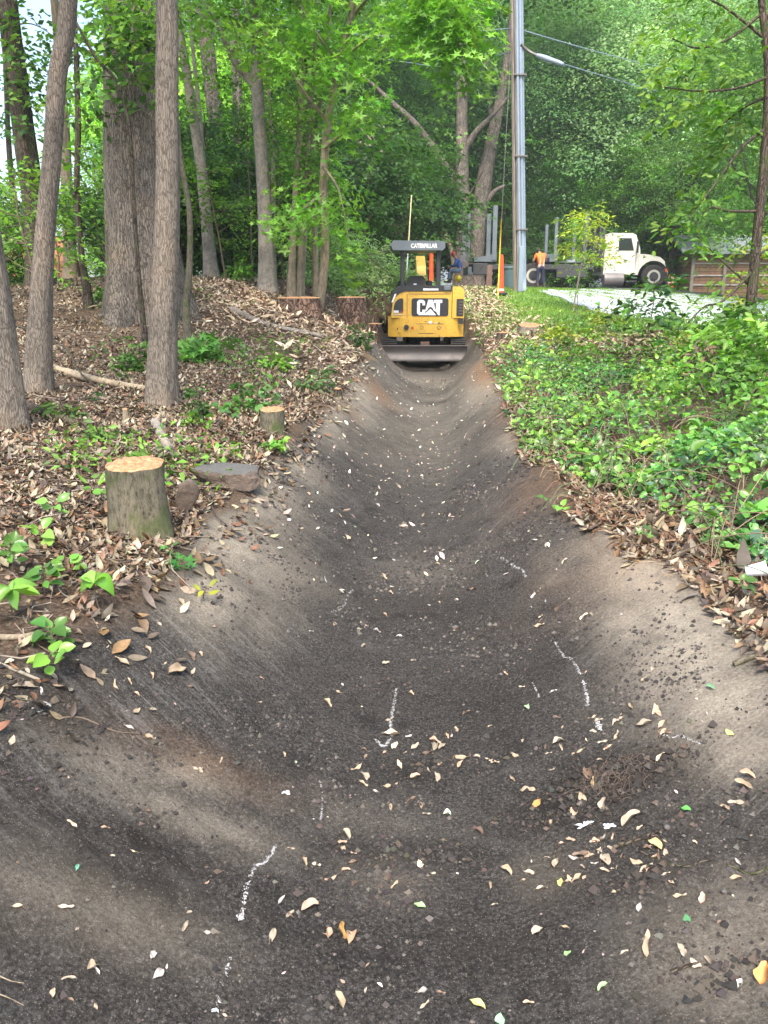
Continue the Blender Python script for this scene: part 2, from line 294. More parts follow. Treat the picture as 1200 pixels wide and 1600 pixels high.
# ------------------------------------------------------------------ ground sheet
def attr_fac(n, name): return nd(n, 'Attribute', attribute_name=name).outputs['Fac']
def ground():
    ys = [-60, -30, -15, -8, -4, -2, -.5, .3, .8]; y = 1.05
    while y < 30: ys.append(y); y += .006*y+.002
    while y < 90: ys.append(y); y += .5
    while y < 900: ys.append(y); y *= 1.15
    ts = list(np.linspace(-1.35, 1.35, 560)); d = .01; t = 1.35; ext = []
    while t < 60: d *= 1.25; t += d; ext.append(t)
    ts = np.array([-e for e in ext[::-1]]+ts+ext); ys = np.array(ys)
    Y, T = np.meshgrid(ys, ts, indexing='ij'); X = T*(.75+.55*np.maximum(Y, 0))+.25
    Z = H(X, Y, True); far = sst(90, 400, np.hypot(X, Y)); Z = Z*(1-far)+1.2*far
    n, m = X.shape; i = (np.arange(n-1)[:, None]*m+np.arange(m-1)[None, :]).ravel()
    F = np.stack([i, i+1, i+m+1, i+m], 1)
    t = ditch_t(X, Y)+.10*fbm(X*4, Y*4, 3)
    soil = (1-sst(.93, 1.08, t))*(1-sst(21, 25, Y))
    wy = Y+1.6*fbm(X*.5, Y*.5, 2)+.5*fbm(X*2, Y*2, 2)
    grass = sst(12.4, 14.6, wy-.16*np.abs(X-5)*(X < 14))*sst(1.9, 2.9, X+.6*fbm(X, Y, 2)+sst(20, 26, Y)*1.2)
    grass = np.maximum(grass, sst(27, 32, Y)*sst(-1, 2, X)); sand = np.zeros_like(X)
    col = np.stack([soil, grass, sand], -1)
    V = np.stack([X, Y, Z], -1).reshape(-1, 3)
    me = mesh_np('ground', V, F, col.reshape(-1, 3))
    # second attribute: pale / orange / dark stains of the soil, painted blade shadow, world-space blobs
    dust = np.zeros_like(X); clay = np.zeros_like(X); dark = np.zeros_like(X)
    def blob(a, px, py, rx, ry, s, ang=0):
        p = gnd(px, py); dx = X-p[0]; dy = Y-p[1]; c, q = math.cos(ang), math.sin(ang); u = dx*c+dy*q; v = -dx*q+dy*c
        k = s*np.exp(-((u/rx)**2+(v/ry)**2)*(1+.8*fbm(X*5, Y*5, 3))); return np.maximum(a, k)
    for px, py, rx, ry, s in [(1010, 900, .22, .6, 1), (1060, 960, .2, .3, 1), (985, 980, .15, .3, .8), (1130, 1100, .2, .3, .9), (1080, 1030, .25, .3, .95), (1170, 1180, .15, .15, .7), (365, 850, .2, .5, .8), (420, 780, .18, .6, .6), (470, 730, .18, .6, .45), (330, 930, .15, .3, .8), (400, 880, .25, .4, .6), (520, 650, .15, 1.2, .5),
                              (300, 1215, .12, .08, .55), (170, 1200, .3, .1, .35), (560, 1290, .3, .1, .15), (300, 1290, .3, .08, .4), (150, 1420, .3, .1, .35), (1150, 1500, .2, .2, .45), (850, 1370, .1, .1, .3), (600, 1380, .15, .1, .25), (660, 900, .3, .3, .2), (400, 960, .15, .3, .3),
                              (660, 590, .8, 2.5, .4), (560, 610, .3, 1.5, .6), (750, 610, .3, 2, .6), (800, 690, .15, .6, .4)]: dust = blob(dust, px, py, rx, ry, s)
    dust = np.maximum(dust, .34*sst(5.0, 12, Y+.8*fbm(X*1.5, Y, 2))*(.8+.8*fbm(X*2, Y*2, 3))*(soil > .5)); sandy = 1
    for px, py, rx, ry, s in [(758, 583, .18, 1.6, 1), (590, 612, .2, .6, .8), (545, 640, .1, .4, .4), (610, 560, .2, .5, .7), (590, 470, .4, .8, .5), (1010, 870, .4, .4, .35), (300, 1190, .25, .1, .35), (620, 470, .5, 1.2, .5), (800, 650, .2, .9, .35), (850, 760, .25, .5, .4)]: clay = blob(clay, px, py, rx, ry, s)
    for px, py, rx, ry, s in [(960, 1230, .17, .12, 1), (880, 1270, .22, .1, .8), (60, 1110, .2, .12, .8), (860, 1400, .2, .12, .5), (640, 1210, .2, .1, .5), (620, 1340, .25, .07, .7), (240, 1340, .2, .05, .6), (700, 960, .4, .5, .45), (760, 1100, .4, .3, .5), (1010, 1380, .1, .05, .5), (660, 576, .75, .12, 1), (620, 570, .15, .15, .8), (712, 568, .15, .15, 1), (100, 1340, .5, .12, .4), (720, 1500, .5, .1, .4), (860, 1040, .3, .3, .5)]: dark = blob(dark, px, py, rx, ry, s)  # the blobs by the excavator paint its blade's shadow arc onto the soil
    a = me.color_attributes.new('stain_shade', 'FLOAT_COLOR', 'POINT'); c = np.ones((len(V), 4), np.float32); c[:, 0] = dust.ravel(); c[:, 1] = clay.ravel(); c[:, 2] = dark.ravel(); a.data.foreach_set('color', c.ravel())
    bk = me.attributes.new('bank', 'FLOAT', 'POINT'); bk.data.foreach_set('value', sst(.3, .7, ditch_t(X, Y)).ravel().astype(np.float32))
    c2 = me.color_attributes['col']; cc = np.ones((len(V), 4), np.float32); dd = sst(.2, .5, dust)*(Y < 4.2); cc[:, 0] = np.maximum(col[..., 0], dd).ravel(); cc[:, 1] = (col[..., 1]).ravel(); cc[:, 2] = 0; c2.data.foreach_set('color', cc.ravel())
    m_, n, b, o = new_mat('ground_soil')
    s = sep(n, attr(n, 'col')); st = sep(n, attr(n, 'stain_shade')); v = mapping(n)
    ca = nd(n, 'VectorMath', operation='ADD'); n.links.new(v, ca.inputs[0]); ca.inputs[1].default_value = (-.5, 0, 0); cb = nd(n, 'VectorMath', operation='ABSOLUTE'); n.links.new(ca.outputs[0], cb.inputs[0])
    cr = nd(n, 'VectorRotate', rotation_type='Z_AXIS'); n.links.new(cb.outputs[0], cr.inputs['Vector']); cr.inputs['Angle'].default_value = math.radians(-30); cm = nd(n, 'Mapping'); cm.inputs['Scale'].default_value = (1.3, 16, 3); n.links.new(cr.outputs[0], cm.inputs['Vector']); vs = cm.outputs[0]
    big = noise(n, v, 1.6, 5, .6); med = noise(n, v, 9, 5, .65); fine = noise(n, v, 95, 7, .8); streak = noise(n, vs, 1.5, 6, .72); grit = noise(n, v, 420, 2, .6)
    bankm = math_(n, 'MULTIPLY', attr_fac(n, 'bank'), ramp(n, noise(n, v, 1.1, 3), [(.38, .1), (.6, 1)]))
    c = ramp(n, fine, [(.35, (.016, .015, .0138)), (.46, (.048, .044, .0395)), (.55, (.092, .085, .077)), (.64, (.20, .187, .168))])
    c = mix(n, c, ramp(n, grit, [(.3, .55), (.5, .95), (.7, 1.5)]), 1, 'MULTIPLY')
    c = mix(n, c, ramp(n, fine, [(.3, (.09, .087, .082)), (.6, (.25, .24, .225))]), math_(n, 'MULTIPLY', ramp(n, streak, [(.52, 0), (.66, .7), (.78, .9)]), bankm))
    c = mix(n, c, (.028, .024, .021), math_(n, 'MULTIPLY', ramp(n, streak, [(.28, .7), (.42, 0)]), bankm))
    c = mix(n, c, (.075, .06, .048), ramp(n, big, [(.52, 0), (.72, .4)]))
    c = mix(n, c, (.15, .14, .125), ramp(n, med, [(.54, 0), (.72, .45)]))
    c = mix(n, c, (.022, .021, .02), ramp(n, noise(n, v, 5.5, 7, .8), [(.53, 0), (.62, .6)]))
    vs2 = nd(n, 'Mapping'); vs2.inputs['Scale'].default_value = (2.5, 60, 6); n.links.new(cr.outputs[0], vs2.inputs['Vector']); st2 = noise(n, vs2.outputs[0], 1.5, 5, .75)
    c = mix(n, c, (.24, .23, .21), math_(n, 'MULTIPLY', ramp(n, st2, [(.55, 0), (.66, .8)]), math_(n, 'MULTIPLY', bankm, ramp(n, noise(n, v, 2.3, 3), [(.45, 0), (.6, 1)]))))
    c = mix(n, c, ramp(n, fine, [(.3, (.26, .22, .17)), (.46, (.43, .37, .285)), (.62, (.60, .53, .42))]), math_(n, 'MULTIPLY', st[0], ramp(n, med, [(.3, .6), (.55, 1)])))
    c = mix(n, c, ramp(n, fine, [(.3, (.14, .075, .04)), (.6, (.36, .215, .12))]), math_(n, 'MULTIPLY', st[1], ramp(n, med, [(.3, .4), (.6, 1)])))
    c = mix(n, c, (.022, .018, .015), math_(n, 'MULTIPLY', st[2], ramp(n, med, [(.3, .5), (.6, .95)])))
    vo = nd(n, 'TexVoronoi'); vo.inputs['Scale'].default_value = 75; n.links.new(v, vo.inputs['Vector'])
    vr = sep(n, vo.outputs['Color']); fl = math_(n, 'MULTIPLY', ramp(n, vo.outputs['Distance'], [(.16, 1), (.26, 0)]), ramp(n, vr[0], [(.86, 0), (.9, 1)]))
    vo2 = nd(n, 'TexVoronoi'); vo2.inputs['Scale'].default_value = 190; n.links.new(v, vo2.inputs['Vector'])
    vr2 = sep(n, vo2.outputs['Color']); fl2 = math_(n, 'MULTIPLY', ramp(n, vo2.outputs['Distance'], [(.2, 1), (.35, 0)]), ramp(n, vr2[0], [(.82, 0), (.86, 1)]))
    c = mix(n, c, (.36, .31, .24), math_(n, 'MULTIPLY', fl, .45)); c = mix(n, c, (.34, .3, .24), math_(n, 'MULTIPLY', fl2, .7))
    lit = ramp(n, noise(n, v, 60, 4, .7), [(.3, (.055, .036, .024)), (.5, (.13, .09, .06)), (.66, (.27, .2, .14))])
    gr = ramp(n, noise(n, v, 26, 5, .7), [(.3, (.07, .13, .025)), (.5, (.14, .25, .05)), (.7, (.23, .34, .09))])
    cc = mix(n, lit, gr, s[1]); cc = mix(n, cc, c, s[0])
    n.links.new(cc, b.inputs['Base Color']); b.inputs['Roughness'].default_value = .93; b.inputs['Specular IOR Level'].default_value = .12
    hs = math_(n, 'ADD', math_(n, 'MULTIPLY', fine, .6), math_(n, 'ADD', math_(n, 'MULTIPLY', med, .6), math_(n, 'MULTIPLY', math_(n, 'MULTIPLY', streak, bankm), .35))); hs = math_(n, 'ADD', hs, math_(n, 'MULTIPLY', grit, .12))
    bump(n, b, hs, 1, .038)
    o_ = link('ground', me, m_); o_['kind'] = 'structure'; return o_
ground()

# driveway
def driveway():
    near = [gnd(*p)[:2] for p in [(842, 456.5), (880, 470), (935, 490), (1000, 501), (1060, 511), (1130, 524), (1230, 545)]]
    far = [np.array(p) for p in [(8.0, 34.5), (10.5, 35), (13, 34.5), (14, 32.5), (15.2, 30), (16.5, 27.5), (19, 24)]]
    near = catmull(np.c_[np.array(near), np.zeros(7)], 6)[:, :2]; far = catmull(np.c_[np.array(far), np.zeros(7)], 6)[:, :2]
    k = np.linspace(0, 1, 26)[None, :, None]; P = near[:, None]*(1-k)+far[:, None]*k; n, m = P.shape[:2]
    Z = H(P[..., 0], P[..., 1], True)+.035; V = np.c_[P.reshape(-1, 2), Z.ravel()]; i = (np.arange(n-1)[:, None]*m+np.arange(m-1)).ravel(); F = np.stack([i, i+m, i+m+1, i+1], 1)
    a = Acc(); a.add(V, F[:, ::-1]); 
    # sides of the slab
    e = [0*m+j for j in range(m)]+[r*m+m-1 for r in range(n)][1:]+[(n-1)*m+j for j in range(m-1)][::-1]+[r*m for r in range(1, n-1)][::-1]
    R = V[e]; q = len(e); Vs = np.vstack([R, R-np.array([0, 0, .12])]); j = np.arange(q); k2 = (j+1) % q; a.add(Vs, np.stack([j, k2, k2+q, j+q], 1))
    m_, nn, b, o = new_mat('driveway_concrete'); v = mapping(nn); c = ramp(nn, noise(nn, v, 1.6, 6, .65), [(.3, (.36, .38, .42)), (.55, (.43, .46, .5)), (.75, (.5, .53, .58))])
    c = mix(nn, c, (.3, .29, .27), ramp(nn, noise(nn, v, 14, 6, .7), [(.58, 0), (.75, .2)])); nn.links.new(c, b.inputs['Base Color']); b.inputs['Roughness'].default_value = .8; bump(nn, b, noise(nn, v, 60, 4), .3, .01)
    o_ = a.build('driveway', m_, smooth=False); o_['kind'] = 'structure'
driveway()
def road():
    a = Acc(); xs = np.linspace(-45, 50, 120); ys = np.linspace(36.2, 43.5, 10); X, Y = np.meshgrid(xs, ys, indexing='ij'); Z = H(X, Y, True)+.05
    m = len(ys); i = (np.arange(len(xs)-1)[:, None]*m+np.arange(m-1)).ravel(); a.add(np.c_[X.ravel(), Y.ravel(), Z.ravel()], np.stack([i, i+m, i+m+1, i+1], 1))
    m_, nn, b, o = new_mat('road_asphalt'); v = mapping(nn); nn.links.new(ramp(nn, noise(nn, v, 4, 6, .7), [(.3, (.05, .05, .052)), (.7, (.1, .1, .105))]), b.inputs['Base Color']); b.inputs['Roughness'].default_value = .85
    a.build('road', m_)['kind'] = 'structure'
road()

# ------------------------------------------------------------------ leaves
def T_lens(wide=.3, heart=0, tip=1.0, ns=5):
    s = np.linspace(0, 1, ns); w = wide*np.sin(np.pi*np.clip(s, 0, 1)**(.75-.25*heart))**.8; w[0] = .02+.28*wide*heart*2; w[-1] = .01
    V = []
    for i in range(ns):
        for k in (-1, 0, 1): V.append((k*w[i], s[i]-(.08*heart*abs(k) if i == 0 else 0), abs(k)))
    F = [(i*3+k, i*3+k+1, i*3+k+4, i*3+k+3) for i in range(ns-1) for k in (0, 1)]
    return np.array(V), [np.array(F)]
def T_quad(w=.28): return np.array([(0, 0, 0), (w, .45, 1), (0, 1, 0), (-w, .45, 1)], float), [np.array([(0, 1, 2, 3)])]
def T_star():
    V = [(0, .3, 0)]; 
    for k in range(10):
        a = math.radians(-90+36*k); r = (.22 if k % 2 == 0 else .62) if k else .12
        if k == 5: r = .3 if False else .62
        V.append((r*math.cos(a), .32+r*math.sin(a), .25 if k % 2 else 0))
    F = [(0, 1+k, 1+(k+1) % 10) for k in range(10)]; return np.array(V, float), [np.array(F)]
def frames(Nrm, head):
    Nn = Nrm/(np.linalg.norm(Nrm, axis=1)[:, None]+1e-9); A = head-(head*Nn).sum(1)[:, None]*Nn; A /= np.linalg.norm(A, axis=1)[:, None]+1e-9
    X = np.cross(A, Nn); return np.stack([X, A, Nn], -1)   # columns
def bake(acc, T, pos, R, size, col, fold=.3, curl=.0, r=None, twist=0):
    """template leaves at pos; the template's third value is how much the fold lifts that point"""
    V, F = T; r = r or rng; N = len(pos)
    if N == 0: return
    P = np.repeat(V[None], N, 0).copy(); lift = P[..., 2].copy()
    fo = fold*r.normal(1, .5, N)[:, None]; cu = np.clip(curl*r.normal(.6, 1, N), -.5, .7)[:, None]; tw = twist*r.normal(0, 1, N)[:, None]
    z = lift*np.abs(P[..., 0])*fo*1.5+cu*(P[..., 1]**2)+tw*P[..., 0]*P[..., 1]
    P[..., 2] = z; P[..., 1] = P[..., 1]*(1-.25*np.abs(cu)*P[..., 1])
    P = P*np.asarray(size).reshape(-1, 1, 1); Wd = np.einsum('nij,nkj->nki', R, P)+pos[:, None, :]
    k = V.shape[0]; col = np.broadcast_to(col, (N, 3)); C = np.repeat(col[:, None], k, 1)
    acc.V.append(Wd.reshape(-1, 3)); acc.C.append(C.reshape(-1, 3))
    for f in F: acc.F[f.shape[1]].append((f[None]+(np.arange(N)*k)[:, None, None]).reshape(-1, f.shape[1])+acc.n)
    acc.n += N*k
def pick(pal, N, jit=.18, r=None):
    r = r or rng; p = np.array(pal)[r.integers(0, len(pal), N)]; g = r.normal(1, jit, (N, 1)); h = r.normal(1, jit*.35, (N, 3)); return np.clip(p*g*h, .005, .9)
def headings(N, r=None, zs=.3):
    r = r or rng; a = r.uniform(0, 2*np.pi, N); return np.stack([np.cos(a), np.sin(a), r.normal(0, zs, N)], 1)
def ups(N, tilt=.5, r=None): r = r or rng; return np.stack([r.normal(0, tilt, N), r.normal(0, tilt, N), np.ones(N)], 1)
PAL_DRY = [(.36, .285, .19), (.28, .215, .14), (.44, .37, .26), (.20, .135, .08), (.13, .09, .055), (.25, .15, .07), (.38, .34, .265), (.20, .165, .125), (.52, .46, .35), (.09, .062, .042), (.31, .24, .15), (.17, .14, .11)]
PAL_DRY = [(q_[0]*.66, q_[1]*.655, q_[2]*.60) for q_ in PAL_DRY]+[(.30, .25, .18), (.22, .17, .12), (.06, .043, .03), (.09, .06, .04), (.15, .07, .035), (.2, .105, .055), (.12, .06, .03)]
PAL_BRIGHT = [(.15, .32, .045), (.18, .37, .055), (.13, .27, .05), (.22, .40, .075)]
PAL_MID = [(.07, .17, .035), (.095, .21, .04), (.12, .255, .05), (.06, .14, .03)]
PAL_DARK = [(.045, .11, .028), (.058, .14, .034), (.07, .165, .04)]
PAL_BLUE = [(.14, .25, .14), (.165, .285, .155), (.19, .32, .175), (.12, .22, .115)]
PAL_YEL = [(.22, .32, .04), (.28, .36, .04), (.3, .33, .04), (.17, .3, .04)]

def normal_at(x, y, e=.03):
    dx = (H(x+e, y)-H(x-e, y))/(2*e); dy = (H(x, y+e)-H(x, y-e))/(2*e); return np.stack([-dx, -dy, np.ones_like(dx)], -1)
def scatter_ground(N, region, r):
    out = []
    while sum(map(len, out)) < N:
        P = region(N, r); out.append(P)
    return np.concatenate(out)[:N]

# leaf litter of both banks: uncountable, one object
def litter():
    r = np.random.default_rng(11); a = Acc()
    def lay(x, y, size, lift, tilt, pal=PAL_DRY, T=None, curl=.35):
        N = len(x); z = H(x, y, True); nr = normal_at(x, y); nr = nr/np.linalg.norm(nr, axis=1)[:, None]+np.stack([r.normal(0, tilt, N), r.normal(0, tilt, N), np.zeros(N)], 1)
        bake(a, T or T_lens(.24), np.stack([x, y, z+lift], 1), frames(nr, headings(N, r, .1)), size, pick(pal, N, .14, r), .25, curl, r, .3)
    # left floor near to far: density falls with distance, size stays real
    for (n, y0, y1, f, s, T) in [(34000, 1.2, 4.8, 1.0, .034, T_lens(.21, ns=5)), (50000, 4.8, 9.5, 1.0, .036, T_lens(.22, ns=4)), (50000, 9.5, 18.5, 1, .046, T_quad(.22))]:
        y = r.uniform(y0, y1, n); xl = XL(y); x = xl+.06-(r.uniform(0, 1, n)**1.15)*(.6+.56*y+.3)
        t = ditch_t(x, y); dens = np.clip(1-.9*sst(.12, .42, fbm(x*1.4+3, y*1.4, 2)), .1, 1); k = (t > 1.05+.14*fbm(x*5, y*5, 2)) & (r.random(n) < dens)
        x, y = x[k], y[k]; lay(x, y, s*np.minimum(r.lognormal(0, .34, len(x)), 1.9), r.uniform(.001, .022, len(x)), .27, T=T, curl=.5)
    # spill over the left lip
    n = 600; y = r.uniform(1.5, 12, n); x = XL(y)+np.abs(r.normal(0, .09, n))*1.0; lay(x, y, .052*r.lognormal(0, .3, n), r.uniform(.001, .008, n), .2)
    # right fringe
    for (n, y0, y1, w) in [(5200, 1.3, 4.2, .95), (6500, 4.2, 9, 1.0), (5200, 9, 16, 2.0)]:
        y = r.uniform(y0, y1, n); x = XR(y)+r.uniform(-.02, 1, n)**1.3*w*(1)-.0; k = (x > XR(y)+.34*fbm(x*3, y*3, 3)+.03)&(~((y > 2.3)&(y < 3.6)&(x < 1.25))); x, y = x[k], y[k]
        lay(x, y, .042*r.lognormal(0, .38, len(x)), r.uniform(.001, .024, len(x)), .34, curl=.55, T=T_lens(.2, ns=4 if y0 < 4 else 3))
    # mulch and chips on the mounds left and right of the machine
    for cx, cy, rx, ry, n in [(-2.2, 14.5, 1.9, 2.2, 6000), (2.3, 20, .55, 5.0, 3600), (3.3, 12.4, 1.2, .6, 900), (2.1, 14, .5, 2.5, 1500), (-.7, 12, .5, 2.5, 1500)]:
        x = r.normal(cx, rx*.55, n); y = r.normal(cy, ry*.55, n); k = ditch_t(x, y) > 1.0; x, y = x[k], y[k]
        lay(x, y, .09*r.lognormal(0, .35, len(x)), r.uniform(.0, .06, len(x)), .5, [(.5, .38, .25), (.42, .3, .2), (.33, .23, .15), (.25, .16, .11), (.55, .45, .33)], T_quad(.13), .1)
    o = a.build('leaf_litter', M['dry']); o['kind'] = 'stuff'
litter()
# many tiny leaf scraps and chips far along the ditch bottom (uncountable)
def litter_twigs():
    r = np.random.default_rng(17); a = Acc()
    for k in range(2600):
        y = 1.6+r.random()**1.2*14; x = float(XL(y))-.03-r.random()*(.5+.5*y); an = r.uniform(0, 6.28); L = r.uniform(.05, .22)*(1+.06*y); P = [(x+math.cos(an+.3*k2)*L*k2/2, y+math.sin(an+.3*k2)*L*k2/2) for k2 in range(3)]
        Z = H(np.array([p[0] for p in P]), np.array([p[1] for p in P]), True); tube(a, [(p[0], p[1], z+r.uniform(.008, .035)) for p, z in zip(P, Z)], r.uniform(.001, .0035)*(1+.04*y), 4, col=[(.09, .065, .045), (.16, .125, .09), (.05, .036, .026), (.26, .22, .17)][r.integers(4)])
    a.build('twig_litter', M['dry'])['kind'] = 'stuff'
litter_twigs()
def scraps():
    r = np.random.default_rng(12); a = Acc()
    n = 3000; y = 1.45+r.random(n)**.85*14; x = XL(y)+(XR(y)-XL(y))*r.random(n); g = r.random(n) < np.clip(.40+1.1*fbm(x*2.1, y*2.1, 2), .06, 1); x, y = x[g], y[g]; N = len(x)
    nr = normal_at(x, y)+np.stack([r.normal(0, .25, N), r.normal(0, .25, N), np.zeros(N)], 1); z = H(x, y, True)+.002
    s = np.where(y < 4, .010, .028)*r.lognormal(0, .4, N)
    bake(a, T_lens(.25, ns=4), np.stack([x, y, z], 1), frames(nr, headings(N, r, .1)), s, pick([(.42, .35, .26), (.48, .42, .33), (.34, .26, .19), (.24, .18, .13), (.5, .47, .41)], N, .25, r), .3, .4, r, .3)
    o = a.build('leaf_scraps', M['dry']); o['kind'] = 'stuff'
    # soil crumbs
    a = Acc(); n = 60000; y = 1.4+r.random(n)**1.3*5; x = XL(y)+(XR(y)-XL(y))*r.random(n); g = r.random(n) < np.clip(-.02+1.9*fbm(x*3+7, y*3, 3), .03, 1); x, y = x[g], y[g]; z = H(x, y, True); N = len(x)
    V = np.array([(1, 0, 0), (-1, 0, 0), (0, 1, 0), (0, -1, 0), (0, 0, 1), (0, 0, -1)], float); F = np.array([(0, 2, 4), (2, 1, 4), (1, 3, 4), (3, 0, 4), (2, 0, 5), (1, 2, 5), (3, 1, 5), (0, 3, 5)])
    s = .0026*np.minimum(r.lognormal(0, .6, N), 3.4)*(1+y*.12); P = V[None]*(1+r.normal(0, .25, (N, 6, 1)))*s[:, None, None]+np.stack([x, y, z+.001], 1)[:, None]
    a.add(P.reshape(-1, 3), (F[None]+(np.arange(N)*6)[:, None, None]).reshape(-1, 3), np.repeat(pick([(.045, .041, .037), (.06, .054, .048), (.03, .027, .025), (.035, .03, .027), (.02, .018, .017), (.11, .098, .082)], N, .1, r), 6, 0))
    for px, py, rx, ry, n, sz in [(60, 1110, .14, .06, 420, .005), (960, 1230, .12, .05, 500, .005), (620, 1340, .14, .05, 380, .0045), (560, 1400, .16, .04, 300, .004), (860, 1280, .12, .04, 260, .004), (700, 1200, .12, .05, 260, .004), (990, 1390, .05, .03, 160, .005), (110, 1250, .2, .05, 260, .004), (1060, 1300, .12, .05, 300, .004), (600, 1080, .12, .08, 220, .004), (1130, 1530, .08, .03, 160, .005)]:
        g = gnd(px, py); x = g[0]+r.normal(0, rx, n); y = g[1]+r.normal(0, ry, n); s = sz*np.minimum(r.lognormal(-.2, .6, n), 3); z = H(x, y, True)+s*.25
        P = V[None]*(1+r.normal(0, .28, (n, 6, 1)))*s[:, None, None]+np.stack([x, y, z], 1)[:, None]; a.add(P.reshape(-1, 3), (F[None]+(np.arange(n)*6)[:, None, None]).reshape(-1, 3), np.repeat(pick([(.03, .026, .023), (.045, .038, .032), (.022, .02, .018), (.07, .055, .042)], n, .2, r), 6, 0))
    m_, nn, b, o2 = new_mat('soil_crumb'); nn.links.new(attr(nn), b.inputs['Base Color']); b.inputs['Roughness'].default_value = .95
    o = a.build('soil_crumbs', m_, smooth=False); o['kind'] = 'stuff'
scraps()
# grass of the verge
def grass():
    r = np.random.default_rng(13); a = Acc(); n = 150000; y = 11+r.random(n)**1.1*25; x = 1.8+r.random(n)*(2+.42*y)
    wy = y+1.6*fbm(x*.5, y*.5, 2)-.16*np.abs(x-5)*(x < 14); k = (wy > 13.2)&(r.random(n) < .95)&(x > 2.0+.5*fbm(x, y, 2)); x, y = x[k], y[k]; N = len(x); z = H(x, y, True)
    h = .05*r.lognormal(0, .3, N)*(1+.5*sst(20, 16, y)); q = r.uniform(0, np.pi, N); w = .006+.0003*y; d = np.stack([np.cos(q)*w, np.sin(q)*w, 0*q], 1); b0 = np.stack([x, y, z-.005], 1); top = b0+np.stack([r.normal(0, .4, N)*h, r.normal(0, .4, N)*h, h], 1)
    V = np.stack([b0-d, b0+d, top], 1).reshape(-1, 3); a.add(V, np.arange(3*N).reshape(-1, 3), np.repeat(pick([(.17, .31, .045), (.21, .36, .06), (.27, .37, .1), (.13, .25, .04)], N, .15, r), 3, 0))
    o = a.build('grass', M['leaf']); o['kind'] = 'stuff'
grass()
# ------------------------------------------------------------------ trees
def sprays(a, C, D, r, per, L, Wd, leaf, pal, T, droop=.35, tilt=.45, thick=.1, fold=.5, jit=.2, out=.75):
    """flattened boughs: C centres, D outward directions, each with `per` leaves"""
    n = len(C)
    if n == 0: return
    D = D/(np.linalg.norm(D, axis=1)[:, None]+1e-9); side = np.cross(D, (0, 0, 1.)); side /= np.linalg.norm(side, axis=1)[:, None]+1e-9
    u = r.random((n, per)); v = r.normal(0, .5, (n, per))*(1-.55*u); Ls = L*r.lognormal(0, .25, (n, 1)); 
    P = C[:, None]+D[:, None]*(u*Ls)[..., None]+side[:, None]*(v*Wd)[..., None]
    P[..., 2] += -droop*u*u*Ls+r.normal(0, thick, (n, per)); P = P.reshape(-1, 3); N = len(P)
    hd = np.repeat(D, per, 0)*.7+np.repeat(side, per, 0)*np.sign(v).reshape(-1, 1)*.8+r.normal(0, .5, (N, 3)); hd[:, 2] -= .25
    cl = np.repeat(pick(pal, n, .16, r), per, 0)*r.normal(1, jit*.6, (N, 1)).clip(.5, 1.6)
    bake(a, T, P, frames(ups(N, tilt, r)+np.repeat(D, per, 0)*out, hd), leaf*r.lognormal(0, .22, N), np.clip(cl, .005, .9), fold, .15, r, .2)
def limb_path(p0, d, L, r, n=6, up=.12, wob=.16):
    P = [np.array(p0, float)]; d = np.array(d, float); d /= np.linalg.norm(d)
    for i in range(n): d = d+r.normal(0, wob, 3)+np.array([0, 0, up]); d /= np.linalg.norm(d); P.append(P[-1]+d*L/n)
    return np.array(P)
def crown_shape(a, tr, r, cz, R, Hh, n, per, leaf, pal, T, L=1.2, Wd=.9, droop=.35, gap=.1, inner=.35, limbs=8, trunk_r=.12, low=-1, z0=None, thick=.1, clumps=26, spread=.17):
    """ellipsoidal crown of boughs round (0,0,cz); limbs added to tr"""
    th = r.uniform(0, 2*np.pi, clumps); ph = np.arcsin(r.uniform(low, 1, clumps)); rad = r.uniform(.62, 1.0, clumps)
    K = np.stack([np.cos(th)*np.cos(ph)*rad, np.sin(th)*np.cos(ph)*rad, np.sin(ph)*rad], 1)
    i = r.integers(0, clumps, n); q = K[i]+r.normal(0, spread, (n, 3)); inn = r.random(n) < inner; q[inn] *= r.uniform(.3, .9, (inn.sum(), 1))
    C = q*np.array([R, R, Hh])+np.array([0, 0, cz]); D = np.stack([q[:, 0], q[:, 1], .12*q[:, 2]+.05+0*q[:, 0]], 1)+r.normal(0, .22, (n, 3)); D[:, 2] *= .5
    sprays(a, C-D*L*.4, D, r, per, L, Wd, leaf, pal, T, droop, thick=thick)
    if tr is not None:
        for k in range(min(limbs, clumps)):
            e = K[k]*np.array([R, R, Hh])*.9+np.array([0, 0, cz]); zb = (z0 if z0 is not None else cz-Hh*.75)+r.uniform(0, .5)*max(.2, e[2]-(z0 or 0))
            s = np.array([0, 0, min(zb, e[2])]); md = (s+e)/2+r.normal(0, .12*R, 3); P = catmull([s, md, e], 5); tube(tr, P, np.linspace(trunk_r*.42, trunk_r*.06, len(P)), 6)
def dup(root, loc, rz, s, label, tint=None, group=None):
    c = root.copy(); COL.objects.link(c); c.location = loc; c.rotation_euler = (0, 0, rz); c.scale = (s, s, s) if np.isscalar(s) else s; c['label'] = label
    if group: c['group'] = group
    for ch in list(root.children):
        k = ch.copy(); COL.objects.link(k); k.parent = c
        if tint and ch.name.startswith('crown'): k.color = (*tint, 1)
    return c

